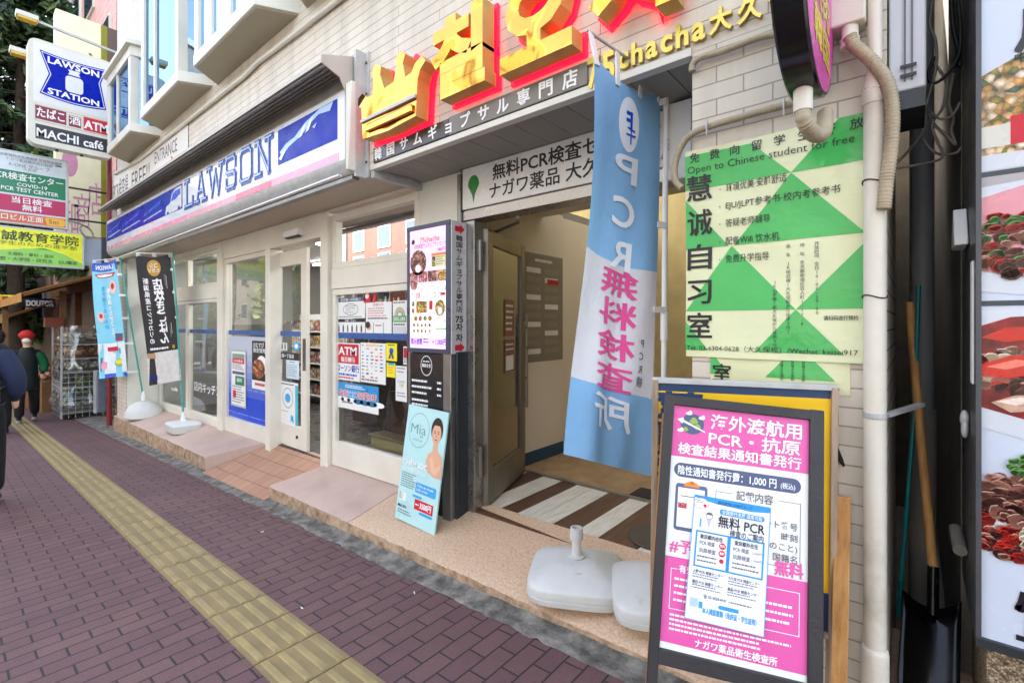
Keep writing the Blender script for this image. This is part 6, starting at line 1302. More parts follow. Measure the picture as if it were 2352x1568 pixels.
t = thing('flag_stand', 'low oblong white plastic stand of the black flag', 'flag stand', tuple(bk0)); b = MB(); b.lathe((bk0.x, bk0.y, bk0.z), [(.20, 0), (.205, .02), (.205, .10), (.19, .115), (.13, .13), (.05, .15)], M['whitedirty'], 40, 1.25, .9, power=6); b.build('base', t, smooth=35); b = MB(); b.lathe((bk0.x, bk0.y, bk0.z + .145), [(.04, 0), (.03, .06), (.018, .12)], M['white'], 14); b.build('socket', t, smooth=40)
c = Vector((-1.22, .42, .014)); t = thing('floor_mat', 'round dark woven mat on the striped floor, half hidden by the yellow board', 'mat', tuple(c))
MB().lathe(tuple(c), [(.2, 0), (.21, .004), (.2, .008)], brick_mat('woven mat', '#3b342c', '#2f2922', '#6f6554', .03, .015, (0, 1), .002, .8, .6), 30).build('mat', t)
MB().box(-1.72, -.9, .99, 1.2, .0105, .022, mat('dark strip mat', '#2d2823', .9, var=.2)).build('strip_mat').__setitem__('label', 'dark strip mat lying across the hall floor behind the flag')
bpy.data.objects['strip_mat']['category'] = 'mat'
# ------------------------------------------------------------------ projecting signs at the far left end
def rounded(pts_yz, x0, x1, mt, mb): mb.prism([(x0, y, z) for y, z in pts_yz], (x1 - x0, 0, 0), mt)
PS = thing('projecting_sign', 'white projecting lightbox sign with blue milk bottle emblem on the far end of the building', 'projecting sign', (-10.6, -1.1, 4.2))
SXp, yA, yB, zA, zB = -10.5, -1.64, -.60, 4.17, 5.82
def rr(y0, y1, z0, z1, r):
    o = []
    for cy, cz, a in ((y1 - r, z1 - r, 0), (y0 + r, z1 - r, 90), (y0 + r, z0 + r, 180), (y1 - r, z0 + r, 270)):
        for i in range(5): t = math.radians(a + 22.5 * i); o.append((cy + r * math.cos(t), cz + r * math.sin(t)))
    return o
b = MB(); rounded(rr(yA, yB, zA, zB, .11), -10.72, SXp, M['white_alu'], b); b.build('case', PS, smooth=40)
P = Print(sideface(SXp, yA, zB), .0012); pw, ph = yB - yA, zB - zA
P.rect(.06, .05, pw - .03, .98, ACR, 1); 
def bow(g, L, mt):
    pts = []
    for i in range(13): t = i / 12; pts.append((.13 + g + t * (.81 - 2 * g), .16 + g + .03 * math.sin(math.pi * t) * 1 - .0))
    pts += [(.87 - g, .42), (.94 - g, .84 - g)]
    for i in range(13): t = 1 - i / 12; pts.append((.13 + g + t * (.81 - 2 * g), .84 - g + .05 * math.sin(math.pi * t)))
    pts += [(.235 + g, .50)]
    P.poly(pts, mt, L)
bow(0, 2, SB_); bow(.018, 3, ACR); bow(.03, 4, SB_)
P.text('LAWSON', .535, .205, .14, M['wprint'], 5, w=.62, align='c', bold=.03); P.text('STATION', .535, .70, .13, M['wprint'], 5, w=.62, align='c', bold=.03)
P.rrect(.43, .44, .645, .70, .05, ACR, 5); P.poly([(.46, .34), (.61, .34), (.59, .38), (.61, .42), (.46, .42), (.48, .38)], ACR, 5.5)
P.frame(.08, 1.03, pw - .04, 1.28, .004, M['inkgrey'], 1); P.rect(.085, 1.04, .44, 1.25, mat('maroon print', '#861c3c', .4), 2); P.text('たばこ', .1, 1.055, .17, M['wprint'], 3, w=.32, bold=.02); P.rect(.47, 1.07, .62, 1.25, MATS['maroon print'], 2); P.text('酒', .475, 1.07, .15, M['wprint'], 3, w=.14); P.rect(.65, 1.04, pw - .05, 1.26, M['red'], 2); P.text('ATM', .66, 1.06, .19, M['wprint'], 3, w=.3, bold=.03)
P.rect(.085, 1.33, pw - .04, 1.56, mat('dark aubergine print', '#2f2735', .4), 1); P.text('MACHI café', .1, 1.36, .19, M['wprint'], 3, w=.8, bold=.02)
P.build(PS, 'face')
b = MB()
for y in (-1.3, -1.0): b.lathe((-10.6, y, zA - .03), [(.02, 0), (.02, .03)], M['dark'], 8)
b.bar((-10.6, -.62, 4.4), (-10.6, -.3, 4.4), .06, .06, M['galv']); b.bar((-10.6, -.62, 5.6), (-10.6, -.3, 5.6), .06, .06, M['galv']); b.build('bracket', PS)
def psign(name, label, yA, yB, zA, zB, Xs, paint, base):
    t = thing(name, label, 'projecting sign', (Xs, (yA + yB) / 2, zA)); MB().box(Xs - .09, Xs, yA, yB, zA, zB, M['galv']).build('case', t, bevel=.008)
    P = Print(sideface(Xs + .001, yA, zB), .0012); P.rect(.03, .03, yB - yA - .03, zB - zA - .03, base, 0); paint(P, yB - yA, zB - zA); P.build(t, 'face'); return t
Xs = -11.3
def ppcr(P, w, h):
    K = M['inkgrey']; W_ = M['wprint']; a = w - .95
    for i, (s, y) in enumerate((('東京都補助金医療機関 認定検査機関', .06), ('ナガワ薬品株式会社監修', .12), ('K-ONE グループ', .19), ('大久保', .26))): P.text(s, a + .47, y, (.055, .055, .075, .04)[i], K, 2, align='c', w=(.78, .55, .48, .16)[i], bold=0)
    for x in (.02, .82): P.ell(a + x, .14, .045, .03, M['dgreen'], 1, a0=0, a1=180)
    P.rect(.03, .33, w - .04, .70, M['dgreen'], 1); P.text('PCR検査センター', a + .02, .355, .13, W_, 2, w=.86, bold=.01); P.text('COVID-19', a + .32, .50, .08, W_, 2, w=.36); P.text('PCR TEST CENTER', a + .14, .58, .09, W_, 2, w=.68)
    P.rect(.03, .73, w - .04, .99, mat('crimson print', '#b81e56', .4), 1); P.text('当日検査', a + .26, .745, .11, W_, 2, w=.48, bold=.015); P.text('無料', a + .38, .86, .11, W_, 2, w=.24, bold=.015)
    P.rect(.03, 1.02, w - .04, 1.17, mat('terracotta print', '#cf6a45', .4), 1); P.text('入口ビル正面', a + .03, 1.04, .1, W_, 2, w=.6); P.poly([(a + .65, 1.05), (a + .68, 1.03), (a + .88, 1.03), (a + .92, 1.095), (a + .88, 1.16), (a + .68, 1.16)], mat('amber print', '#ecae2c', .4), 1.5); P.text('5m', a + .7, 1.045, .1, K, 2)
psign('projecting_sign', 'white and green projecting sign with red test band above the yellow sign', -2.25, -1.07, 3.0, 4.2, Xs, ppcr, mat('pale grey sign face', '#c9d3da', .35))
def pyel(P, w, h):
    K = mat('olive black print', '#3c4a18', .45); P.poly([(.03, h - .03), (.03, h * .72), (w * .3, h * .62), (w * .62, h * .5), (w * .8, h * .62), (w - .03, h * .85), (w - .03, h - .03)], mat('hill green print', '#8fcf5a', .4), 1); P.poly([(w * .54, h * .54), (w * .62, h * .5), (w * .72, h * .56)], mat('hill top green', '#5a9a4a', .4), 2)
    P.text('慧誠教育学院', w - 1.2, .07, .17, K, 3, w=1.12, bold=.02); P.text('留学生のための進学塾', w - 1.15, .24, .07, K, 3, w=1.05, bold=0); P.text('文理科・専科・芸術', w - .95, .42, .06, K, 3, w=.55); P.text('学部・大学院・研究生　EJU講座', w - 1.1, .50, .07, K, 3, w=1.0)
psign('projecting_sign', 'bright yellow and green school sign directly under the white test sign', -2.25, -.86, 2.33, 2.96, Xs, pyel, mat('lemon sign face', '#e8ea1e', .3))
for z, lab in ((3.75, 'upper black bar holding the white test sign to the red post'), (3.2, 'lower black bar holding the white test sign to the red post')): tag(MB().bar((Xs - .04, -1.07, z), (Xs - .04, -.5, z), .03, .03, M['black']).build('bracket_bar'), lab, 'bracket')
RP = mat('dark red painted pipe', '#7a1f24', .45, var=.12)
for y, x, lab in ((-.52, -11.3, 'dark red post nearest the hanging test signs'), (-.40, -11.16, 'dark red post closest to the shop wall')): tag(MB().tube([(x, y, -.5), (x, y, 4.6)], .04, RP, 10).build('red_post', smooth=50), lab, 'post')
p = [atx(158, 507, Xs), atx(185, 514, Xs), atx(190, 512, Xs)]
c = atx(199, 533, Xs); b = MB(); b.tube([c + Vector((0, .085 * math.cos(a), .095 * math.sin(a) + .05 * -math.cos(a))) for a in [i * math.pi / 9 for i in range(19)]], .014, M['alu'], 6); b.tube([atx(155, 505, Xs), atx(192, 517, Xs)], .016, M['alu'], 6); tag(b.build('ring_bracket', smooth=60), 'grey metal bracket ending in an open loop beside the school sign', 'bracket')
# floodlights
for i, (px, py, X_) in enumerate(((62, 40, -10.9), (48, 122, -11.0))):
    c = atx(px, py, X_); t = thing('floodlight', ('yellow glassed floodlight above the milk bottle sign', 'lower white floodlight left of the milk bottle sign')[i], 'floodlight', tuple(c), 'floodlights by the projecting sign')
    b = MB(); b.box(c.x - .08, c.x + .08, c.y - .13, c.y + .13, c.z - .03, c.z + .05, M['white_alu']); b.build('housing', t, bevel=.01); MB().box(c.x - .07, c.x + .07, c.y - .11, c.y + .11, c.z - .06, c.z - .031, mat('amber lamp glass', '#d9b23a', .2)).build('lamp_glass', t)
    MB().bar(c, (c.x, -.3, c.z - .1), .035, .035, M['galv']).build('arm', t)
for z, lab in ((4.35, 'thin dark cable strung just below the milk bottle sign'),): tag(MB().tube([atx(-40, 325, -11.2), atx(90, 338, -11.2), atx(240, 348, -11.2)], .01, M['black'], 5).build('cable'), lab, 'cable')
# ------------------------------------------------------------------ neighbours down the street
YS = thing('tall_sign', 'tall pale yellow vertical sign with faint pink characters behind the hanging signs', 'sign', (-13, -1, 3)); Xy = -13.0
ya, yb = atx(128, 500, Xy).y, atx(232, 500, Xy).y; zt, zl = 7.6, atx(180, 540, Xy).z
MB().box(Xy - .3, Xy, ya, yb, zl, zt, mat('pale yellow sign', '#f3ebc6', .45, var=.04)).build('case', YS); MB().box(Xy - .3, Xy + .01, yb, yb + .1, zl, zt, mat('olive sign edge', '#8f8a22', .5)).build('edge', YS); MB().box(Xy - .29, Xy, yb + .101, yb + .45, zl + 2, zt, mat('mauve brown panel', '#6d5852', .6)).build('panel', YS)
P = Print(sideface(Xy + .002, ya, zt)); pf = mat('faded pink lettering', '#d08fae', .5); wY = yb - ya
P.ell(wY * .3, zt - atx(150, 372, Xy).z, .12, .28, pf, 1)
for i, (ch, px, py) in enumerate((('和', 140, 455), ('商', 168, 440), ('店', 200, 415))): q = atx(px, py, Xy); P.text(ch, q.y - ya, zt - q.z, .75, pf, 1, w=.26, bold=.0)
P.text('新', .4, zt - atx(200, 120, Xy).z, .5, mat('olive print', '#6b6a30', .5), 1); P.build(YS)
def house(name, label, x0, x1, y0, y1, z1, wallmat, wins, winm, roofh=.3, z0=-2.2, face=-1, gridc=None, roofm=None):
    t = thing(name, label, 'building', ((x0 + x1) / 2, (y0 + y1) / 2, z0)); MB().box(x0, x1, y0, y1, z0, z1, wallmat).build('wall', t); MB().box(x0 - .1, x1 + .1, y0 - .1, y1 + .1, z1, z1 + roofh, roofm or M['galv']).build('roof', t)
    nxw, nzw, ww, wh, zs0 = wins; yy = y0 if face < 0 else y1
    for i in range(nxw):
        for j in range(nzw):
            cx = x0 + (x1 - x0) * (i + .5) / nxw; cz = zs0 + (z1 - .6 - zs0) * (j + .5) / nzw; f = face
            o = MB().box(cx - ww / 2 - .06, cx + ww / 2 + .06, min(yy, yy + f * .06), max(yy, yy + f * .06), cz - wh / 2 - .06, cz + wh / 2 + .06, M['white_alu']).build('window', t)
            MB().box(cx - ww / 2, cx + ww / 2, min(yy + f * .061, yy + f * .075), max(yy + f * .061, yy + f * .075), cz - wh / 2, cz + wh / 2, winm).build('pane', o)
    return t
WG = mat('dark window glass', '#33414d', .08, var=.2, scale=1)
PKS = brick_mat('pink siding', '#d8a79d', '#d3a096', '#b98a80', 30, .22, (0, 2), .012, .6, .3, .5, 0, .05)
house('pink_building', 'pink sided building rising behind the hanging signs and the big conifer', -26, -15.5, .35, 8, 13, PKS, (5, 3, 1.1, 1.3, 5), WG)
house('pale_building', 'narrow pale bluish building between the pink one and the shop', -15.3, -11.5, 1.2, 8, 15, mat('pale blue wall', '#cfd9e2', .6, var=.04), (2, 3, .8, 1.2, 5), WG)
house('row_building', 'brownish row of shops further down past the pink building', -62, -26.4, .3, 9, 6.5, mat('row facade', '#8c7a68', .7, var=.15), (7, 2, 1.4, 1.2, 1.0), WG, z0=-4)
ST = thing('neighbour_shop', 'neighbour shop with brown timber front under sloping orange awnings', 'building', (-16, .3, -.7))
br = mat('brown timber', '#7a5530', .6, var=.2, bump=.2); bg_ = mat('beige shutter', '#c6b298', .6, var=.05); awn = mat('ochre awning canvas', '#b5813a', .7, var=.18, scale=2)
MB().box(-24, -11.6, .25, .34, -1.8, 4.8, mat('shop back wall', '#8d8378', .8, var=.15)).build('wall', ST)  # plain grey brown wall, slightly mottled
for x in (-22.5, -19.5, -16.6, -15.3, -13.6, -12.2): MB().box(x - .1, x + .1, .1, .249, -1.8, 2.3, br).build('post', ST)
MB().box(-15.2, -13.7, .2, .248, -1.0, 1.9, bg_).build('shutter', ST); MB().box(-24, -11.7, .05, .24, 2.31, 2.6, br).build('beam', ST)
def awning(x0, x1, y0, z0, z1, label):
    t = thing('awning', label, 'awning', ((x0 + x1) / 2, y0, z0)); n_ = 10; b = MB()
    b.hexa([(x0, y0, z0), (x1, y0, z0), (x1, .24, z1), (x0, .24, z1), (x0, y0, z0 + .02), (x1, y0, z0 + .02), (x1, .24, z1 + .02), (x0, .24, z1 + .02)], awn); b.build('canvas', t)
    b = MB(); b.box(x0, x1, y0 - .01, y0 - .001, z0 - .16, z0 + .02, awn); b.build('valance', t)
    for i in range(4): x = x0 + (x1 - x0) * i / 3; MB().bar((x, y0 + .02, z0 - .03), (x, .2, z1 - .03), .04, .04, br).build('rib', t)
    return t
awning(-20.5, -13.2, -1.5, 1.95, 2.65, 'near ochre awning over the produce racks'); awning(-28, -21, -1.3, 1.55, 2.3, 'far ochre awning further down the street')
for i, (x, y) in enumerate(((-14.6, -.75), (-18.6, -1.4))): tag(MB().bar((x, y, G(x)), (x, y, 2.1), .11, .11, br, up=(0, 1, 0)).build('timber_post'), ('near brown timber post holding the awning behind the produce rack', 'far thin timber post under the awning')[i], 'post')
def hang(name, label, cat, X_, px0, py0, px1, py1, m_, txt=None, tm=None, th=.12):
    a = atx(px0, py0, X_); c = atx(px1, py1, X_); t = thing(name, label, cat, tuple(a)); MB().box(X_ - th, X_, min(a.y, c.y), max(a.y, c.y), min(a.z, c.z), max(a.z, c.z), m_).build('board', t)
    if txt: P = Print(sideface(X_ + .002, min(a.y, c.y), max(a.z, c.z))); h_ = abs(a.z - c.z); P.text(txt, .1, .1 * h_, .85 * h_, tm, 1, w=abs(a.y - c.y) * .8, bold=.05); P.build(t)
hang('cafe_sign', 'small black hanging sign with white block letters under the awning', 'sign', -21, 50, 684, 128, 707, M['black'], 'DOUTOR', M['wprint'])
hang('price_sign', 'bright yellow price strip at the left edge under the awning', 'sign', -19, -20, 676, 38, 700, M['yellow'], '特価品', M['orange'])
hang('planter_box', 'red brown box hanging on the timber post above the rack', 'box', -14.3, 104, 729, 147, 751, mat('red brown box', '#7d3a22', .6, var=.2), th=.3)
hang('street_cabinet', 'grey metal cabinet standing between the rack and the shop column', 'cabinet', -11.8, 226, 862, 243, 945, mat('blue grey metal', '#5d6672', .45), th=.3)
tag(MB().bar(atx(219, 948, -12.0), atx(219, 850, -12.0), .05, .05, M['galv'], up=(0, 1, 0)).build('metal_post'), 'thin grey metal post beside the wrapped produce rack', 'post')
hang('wall_panel_sign', 'plain pale blue grey panel below the yellow sign near the red posts', 'panel', -11.5, 192, 545, 232, 612, mat('pale blue panel', '#a9b4c2', .5), th=.05)
hang('gap_shade', 'dark slate panel at the corner beneath the red posts', 'panel', -11.2, 234, 545, 246, 860, mat('slate panel', '#3b4048', .6), th=.05)  # dark sheet coloured to stand in for the shade of the gap
# produce rack wrapped in clear film
rx, ry = -14.4, -.42; RK = thing('produce_rack', 'tall wire rack of vegetables wrapped in clear plastic beside the pavement', 'rack', (rx, ry, G(rx)))
rz = G(rx) + .06; b = MB(); hw, hd = .62, .45
for dx, dy in ((-hw, -hd), (hw, -hd), (hw, hd), (-hw, hd)): b.bar((rx + dx, ry + dy, rz), (rx + dx, ry + dy, rz + 1.95), .03, .03, M['galv'], up=(0, 1, 0))
for k_ in range(9): 
    z = rz + .1 + k_ * .11
    for a, c in (((-hw, -hd), (hw, -hd)), ((hw, -hd), (hw, hd)), ((hw, hd), (-hw, hd)), ((-hw, hd), (-hw, -hd))): b.bar((rx + a[0], ry + a[1], z), (rx + c[0], ry + c[1], z), .012, .012, M['galv'])
for k_ in range(9):
    q = -hw + 2 * hw * k_ / 8; b.bar((rx + q, ry - hd, rz), (rx + q, ry - hd, rz + .98), .01, .01, M['galv'], up=(0, 1, 0)); q2 = -hd + 2 * hd * k_ / 8; b.bar((rx + hw, ry + q2, rz), (rx + hw, ry + q2, rz + .98), .01, .01, M['galv'], up=(0, 1, 0))
b.build('frame', RK)
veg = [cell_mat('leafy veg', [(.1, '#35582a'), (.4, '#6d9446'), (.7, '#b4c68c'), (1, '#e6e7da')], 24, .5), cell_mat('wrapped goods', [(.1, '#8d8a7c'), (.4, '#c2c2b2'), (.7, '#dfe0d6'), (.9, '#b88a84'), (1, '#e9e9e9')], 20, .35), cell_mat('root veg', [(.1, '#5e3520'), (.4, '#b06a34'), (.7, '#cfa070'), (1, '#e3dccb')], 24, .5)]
rg = random.Random(9)
for k_, (z, m_) in enumerate(((.10, 1), (.38, 0), (.62, 0), (.95, 1), (1.25, 2), (1.55, 1))):
    b = MB()
    for i in range(34): b.ball((rx + rg.uniform(-.5, .5), ry + rg.uniform(-.38, .38), rz + z + .1 + rg.uniform(0, .12)), (rg.uniform(.06, .13), rg.uniform(.06, .13), rg.uniform(.05, .11)), veg[m_], 8, 5)
    o = b.build('goods', RK, smooth=60); o['kind'] = 'stuff'
    MB().box(rx - hw + .01, rx + hw - .01, ry - hd + .01, ry + hd - .01, rz + z, rz + z + .02, M['galv']).build('tray', RK)
wrap = glass_mat('clear wrapping film', (.95, .96, .96), .06, .7, .12); b = MB(); vs = []; fs = []; n_ = 40; rows = 16
for j in range(rows + 1):
    for i in range(n_):
        t_ = 2 * math.pi * i / n_; q = (abs(math.cos(t_)) ** 6 + abs(math.sin(t_)) ** 6) ** (-1 / 6); r_ = 1.06 + rg.uniform(-.05, .07) + (.12 * math.sin(j * .9) if j < 8 else -.02 * (j - 8))
        vs.append((rx + hw * r_ * q * math.cos(t_), ry + hd * r_ * q * math.sin(t_), rz + .05 + 1.92 * j / rows))
for j in range(rows):
    for i in range(n_): fs.append((j * n_ + i, j * n_ + (i + 1) % n_, (j + 1) * n_ + (i + 1) % n_, (j + 1) * n_ + i))
b.add(vs, fs, wrap); b.build('film', RK, smooth=180)
for dx in (-.5, .5): MB().lathe((rx + dx, ry - .35, G(rx) - .0), [(.03, 0), (.05, .01), (.05, .05), (.03, .06)], M['rubber'], 10).build('wheel', RK)
# crates of goods further along
for i, (x, y, m_, lab) in enumerate(((-16.6, -.6, 2, 'crate of root vegetables on the stand beyond the wrapped rack'), (-18.2, -.7, 0, 'crate of greens further beyond the wrapped rack'))):
    t = thing('produce_crate', lab, 'crate', (x, y, G(x)), 'crates of produce under the awning'); MB().box(x - .6, x + .6, y - .35, y + .35, G(x), G(x) + .75, br).build('stand', t)
    b = MB()
    for k_ in range(30): b.ball((x + rg.uniform(-.5, .5), y + rg.uniform(-.3, .3), G(x) + .8 + rg.uniform(0, .25)), rg.uniform(.06, .11), veg[m_], 8, 5)
    o = b.build('goods', t, smooth=60); o['kind'] = 'stuff'
# ------------------------------------------------------------------ people
def skin_mesh(name, joints, edges, mt, parent, sub=2):
    me = bpy.data.meshes.new(name); me.from_pydata([j[0] for j in joints], edges, []); o = bpy.data.objects.new(name, me); COL.objects.link(o)
    m1 = o.modifiers.new('skin', 'SKIN'); m1.use_smooth_shade = True; m1.branch_smoothing = .3
    for i, j in enumerate(joints):
        r = j[1] if hasattr(j[1], '__len__') else (j[1], j[1]); me.skin_vertices[0].data[i].radius = r; me.skin_vertices[0].data[i].use_root = (i == 0)
    m2 = o.modifiers.new('sub', 'SUBSURF'); m2.levels = sub; m2.render_levels = sub
    bpy.context.view_layer.update(); dg = bpy.context.evaluated_depsgraph_get(); me2 = bpy.data.meshes.new_from_object(o.evaluated_get(dg)); bpy.data.objects.remove(o, do_unlink=True)
    me2.materials.clear(); me2.materials.append(mt); me2.polygons.foreach_set('use_smooth', [True] * len(me2.polygons)); q = bpy.data.objects.new(name, me2); COL.objects.link(q); attach(q, parent); return q
def person(label, loc, head_deg, ht, jacket, trousers, shoes, hairm, stride=.18, hat=None, mask=False, sleeve=None, long_=False, bulk=1.):
    t = thing('person', label, 'person', loc); k_ = ht / 1.75; a = math.radians(head_deg); fw = Vector((math.cos(a), math.sin(a), 0)); rt = Vector((fw.y, -fw.x, 0)); O = Vector(loc)
    def q(r, f, z): return O + (rt * r + fw * f + Vector((0, 0, z))) * k_
    def R_(*r): return tuple(x * k_ for x in r)
    s = stride
    J = [(q(0, 0, .95), R_(.13, .10)), (q(0, .0, 1.12), R_(.13, .10)), (q(0, .0, 1.32), R_(.15, .10)), (q(0, .0, 1.45), R_(.09, .07)), (q(0, .02, 1.53), R_(.05, .055)), (q(0, .035, 1.62), R_(.075, .09)), (q(0, .035, 1.70), R_(.065, .08)),
         (q(.17, 0, 1.41), R_(.05, .05)), (q(.23, -.05, 1.16), R_(.04, .04)), (q(.24, .04, .93), R_(.03, .03)), (q(-.17, 0, 1.41), R_(.05, .05)), (q(-.23, .03, 1.16), R_(.04, .04)), (q(-.22, .14, .95), R_(.03, .03)),
         (q(.09, 0, .88), R_(.085, .085)), (q(.10, s * .5 + .03, .50), R_(.06, .06)), (q(.10, s * .7, .10), R_(.04, .04)), (q(-.09, 0, .88), R_(.085, .085)), (q(-.10, -s * .3 + .03, .50), R_(.06, .06)), (q(-.10, -s, .12), R_(.04, .04)),
         (q(.24, .07, .84), R_(.028, .02)), (q(-.22, .18, .86), R_(.028, .02)), (q(.10, s * .7 + .12, .05), R_(.035, .03)), (q(-.10, -s + .11, .06), R_(.035, .03))]
    E = [(0, 1), (1, 2), (2, 3), (3, 4), (4, 5), (5, 6), (2, 7), (7, 8), (8, 9), (2, 10), (10, 11), (11, 12), (0, 13), (13, 14), (14, 15), (0, 16), (16, 17), (17, 18), (9, 19), (12, 20), (15, 21), (18, 22)]
    bo = skin_mesh('body', J, E, M['skin'], t); bo.data.materials.append(trousers); hands = [q(.24, .07, .84), q(-.22, .18, .86)]
    for p in bo.data.polygons:
        if p.center.z < O.z + 1.48 * k_ and min((p.center - h_).length for h_ in hands) > .09 * k_: p.material_index = 1
    jk = [(q(0, 0, .84 if long_ else .92), R_(.185, .15)), (q(0, 0, 1.12), R_(.18, .145)), (q(0, 0, 1.30), R_(.20, .15)), (q(0, 0, 1.44), R_(.12, .10)), (q(0, .01, 1.50), R_(.075, .075)), (q(.12, 0, 1.38), R_(.10, .10)), (q(.25, -.05, 1.15), R_(.072, .072)), (q(.255, .03, .95), R_(.055, .055)), (q(-.12, 0, 1.38), R_(.10, .10)), (q(-.25, .03, 1.15), R_(.072, .072)), (q(-.235, .12, .97), R_(.055, .055))]
    if long_: jk.append((q(0, 0, .62), R_(.17, .14)))
    jk = [(p_, tuple(x * bulk for x in r_)) for p_, r_ in jk]
    skin_mesh('jacket', jk[:5] + ([jk[11]] if long_ else []), [(0, 1), (1, 2), (2, 3), (3, 4)] + ([(0, 5)] if long_ else []), jacket, t)
    skin_mesh('sleeve', jk[5:8], [(0, 1), (1, 2)], sleeve or jacket, t); skin_mesh('sleeve', jk[8:11], [(0, 1), (1, 2)], sleeve or jacket, t)
    tr = [(q(0, 0, .93), R_(.15, .12)), (q(.09, 0, .82), R_(.11, .11)), (q(.10, s * .5 + .03, .50), R_(.088, .088)), (q(.10, s * .7, .10), R_(.075, .075)), (q(-.09, 0, .82), R_(.11, .11)), (q(-.10, -s * .3 + .03, .50), R_(.088, .088)), (q(-.10, -s, .12), R_(.075, .075))]
    skin_mesh('trousers', tr, [(0, 1), (1, 2), (2, 3), (0, 4), (4, 5), (5, 6)], trousers, t)
    for c in ((.10, s * .7), (-.10, -s)): skin_mesh('shoe', [(q(c[0], c[1] - .03, .055), R_(.05, .05)), (q(c[0], c[1] + .08, .045), R_(.048, .042)), (q(c[0], c[1] + .19, .035), R_(.042, .032))], [(0, 1), (1, 2)], shoes, t, 1)
    hd = q(0, .035, 1.66)
    b = MB(); b.ball(tuple(hd + Vector((0, 0, .03)) * k_ - fw * .012), tuple(x * k_ for x in (.098, .098, .105)), hairm, 16, 10); b.ball(tuple(hd - fw * .045 * k_ - Vector((0, 0, .03))), tuple(x * k_ for x in (.085, .085, .09)), hairm, 14, 8); b.build('hair', t, smooth=80)
    fc = hd + fw * .075 * k_
    b = MB()
    for e in (-.032, .032): b.ball(tuple(fc + rt * e * k_ + Vector((0, 0, .0)) + fw * .012), .011 * k_, M['ink'], 8, 6)
    b.build('eyes', t); b = MB(); b.ball(tuple(fc + fw * .018 - Vector((0, 0, .028)) * k_), tuple(x * k_ for x in (.014, .014, .022)), M['skin'], 8, 6); b.build('nose', t)
    if mask: b = MB(); b.ball(tuple(fc - Vector((0, 0, .045)) * k_ - fw * .006), tuple(x * k_ for x in (.062, .062, .052)), M['paper'], 12, 8); b.build('mask', t, smooth=80)
    if hat: b = MB(); b.ball(tuple(hd + Vector((0, 0, .055)) * k_), tuple(x * k_ for x in (.112, .112, .105)), hat, 16, 10); b.lathe(tuple(hd + Vector((0, 0, .035)) * k_), [(.114 * k_, 0), (.122 * k_, .012), (.122 * k_, .045), (.112 * k_, .055)], hat, 20); b.build('beanie', t, smooth=60)
    return t
hb = mat('dark brown hair', '#1d1613', .5, var=.15); nv = mat('navy jacket cloth', '#1c2745', .8, var=.12, bump=.2, bscale=30); bk_ = mat('black trousers cloth', '#121317', .85, var=.15)
person('person in a navy jacket and black trousers walking away at the left edge', (-6.72, -2.30, G(-6.7)), 172, 1.9, nv, bk_, M['rubber'], hb, .14, long_=True, bulk=1.12)
person('person in red beanie and white mask wearing a dark and green coat', (-14.3, -1.34, G(-14.3)), -8, 1.86, mat('dark teal coat', '#16221f', .8, var=.15), mat('dark plum trousers', '#1b141a', .85), mat('grey shoes', '#8f8a86', .6), hb, .2, mat('red knit beanie', '#c9281f', .8, bump=.3, bscale=80), True, mat('green sleeve', '#0c5a34', .8), True, bulk=1.18)
person('dark haired person mostly hidden behind the one in the navy jacket', (-12.6, -1.85, G(-12.6)), 180, 1.84, mat('black coat cloth', '#191d22', .85), bk_, M['rubber'], hb, .12)
# ------------------------------------------------------------------ trees
def tree(label, base, h_, rad, nl, cols, seed, conifer=False, z0=.3, ls=.16, group=None, trunkr=.18):
    rg = random.Random(seed); t = thing('conifer' if conifer else 'street_tree', label, 'tree', base, group); bx, by, bz = base
    bk2 = noise_mat('tree bark', [(.3, '#2a211a'), (.7, '#4f4134')], 8, .9, .6, 30, aniso=(4, 4, 1))
    tr = MB(); tr.tube([(bx, by, bz), (bx + .05, by, bz + h_ * .3), (bx - .05, by + .1, bz + h_ * .65), (bx, by, bz + h_ * .95)], .1, bk2, 10, rs=[trunkr, trunkr * .8, trunkr * .45, .03])
    tips = []
    for i in range(130 if conifer else 40):
        q = rg.uniform(z0, .97); a = rg.uniform(0, 6.28); L = rad * ((1.08 - q) * 1.1 if conifer else math.sin(math.pi * min(1, (q - z0 * .8) / (1 - z0 * .8) * .9 + .12))) * rg.uniform(.65, 1.1)
        p0 = Vector((bx, by, bz + h_ * q)); p1 = p0 + Vector((math.cos(a) * L, math.sin(a) * L, (-.25 if conifer else .35) * L)); tr.tube([p0, p0.lerp(p1, .5) + Vector((0, 0, .06 * L)), p1], .03, bk2, 5, rs=[trunkr * .28 * (1.1 - q), .02, .008]); tips.append((p0, p1))
    tr.build('trunk', t, smooth=60)
    lv = MB(); 
    for i in range(nl):
        p0, p1 = rg.choice(tips); u_ = rg.uniform(.25, 1.05) ** .7; sp = .14 + .32 * (0 if conifer else 1); c = p0.lerp(p1, u_) + Vector((rg.gauss(0, sp), rg.gauss(0, sp), rg.gauss(0, sp * .6) - (.2 * rg.random() if conifer else 0)))
        d1 = Vector((rg.gauss(0, 1), rg.gauss(0, 1), rg.gauss(-.5 if conifer else 0, .7))).normalized(); d2 = d1.cross(Vector((rg.gauss(0, 1), rg.gauss(0, 1), rg.gauss(0, 1)))).normalized(); l = ls * rg.uniform(.6, 1.4); w2 = l * (.28 if conifer else .55)
        lv.add([c - d1 * l, c + d2 * w2, c + d1 * l, c - d2 * w2], [(0, 1, 2, 3)], cols[rg.randrange(len(cols))])
    lv.build('crown', t); return t
def leafm(key, col):
    m = mat(key, col, .55, var=.2, scale=1.5); return m
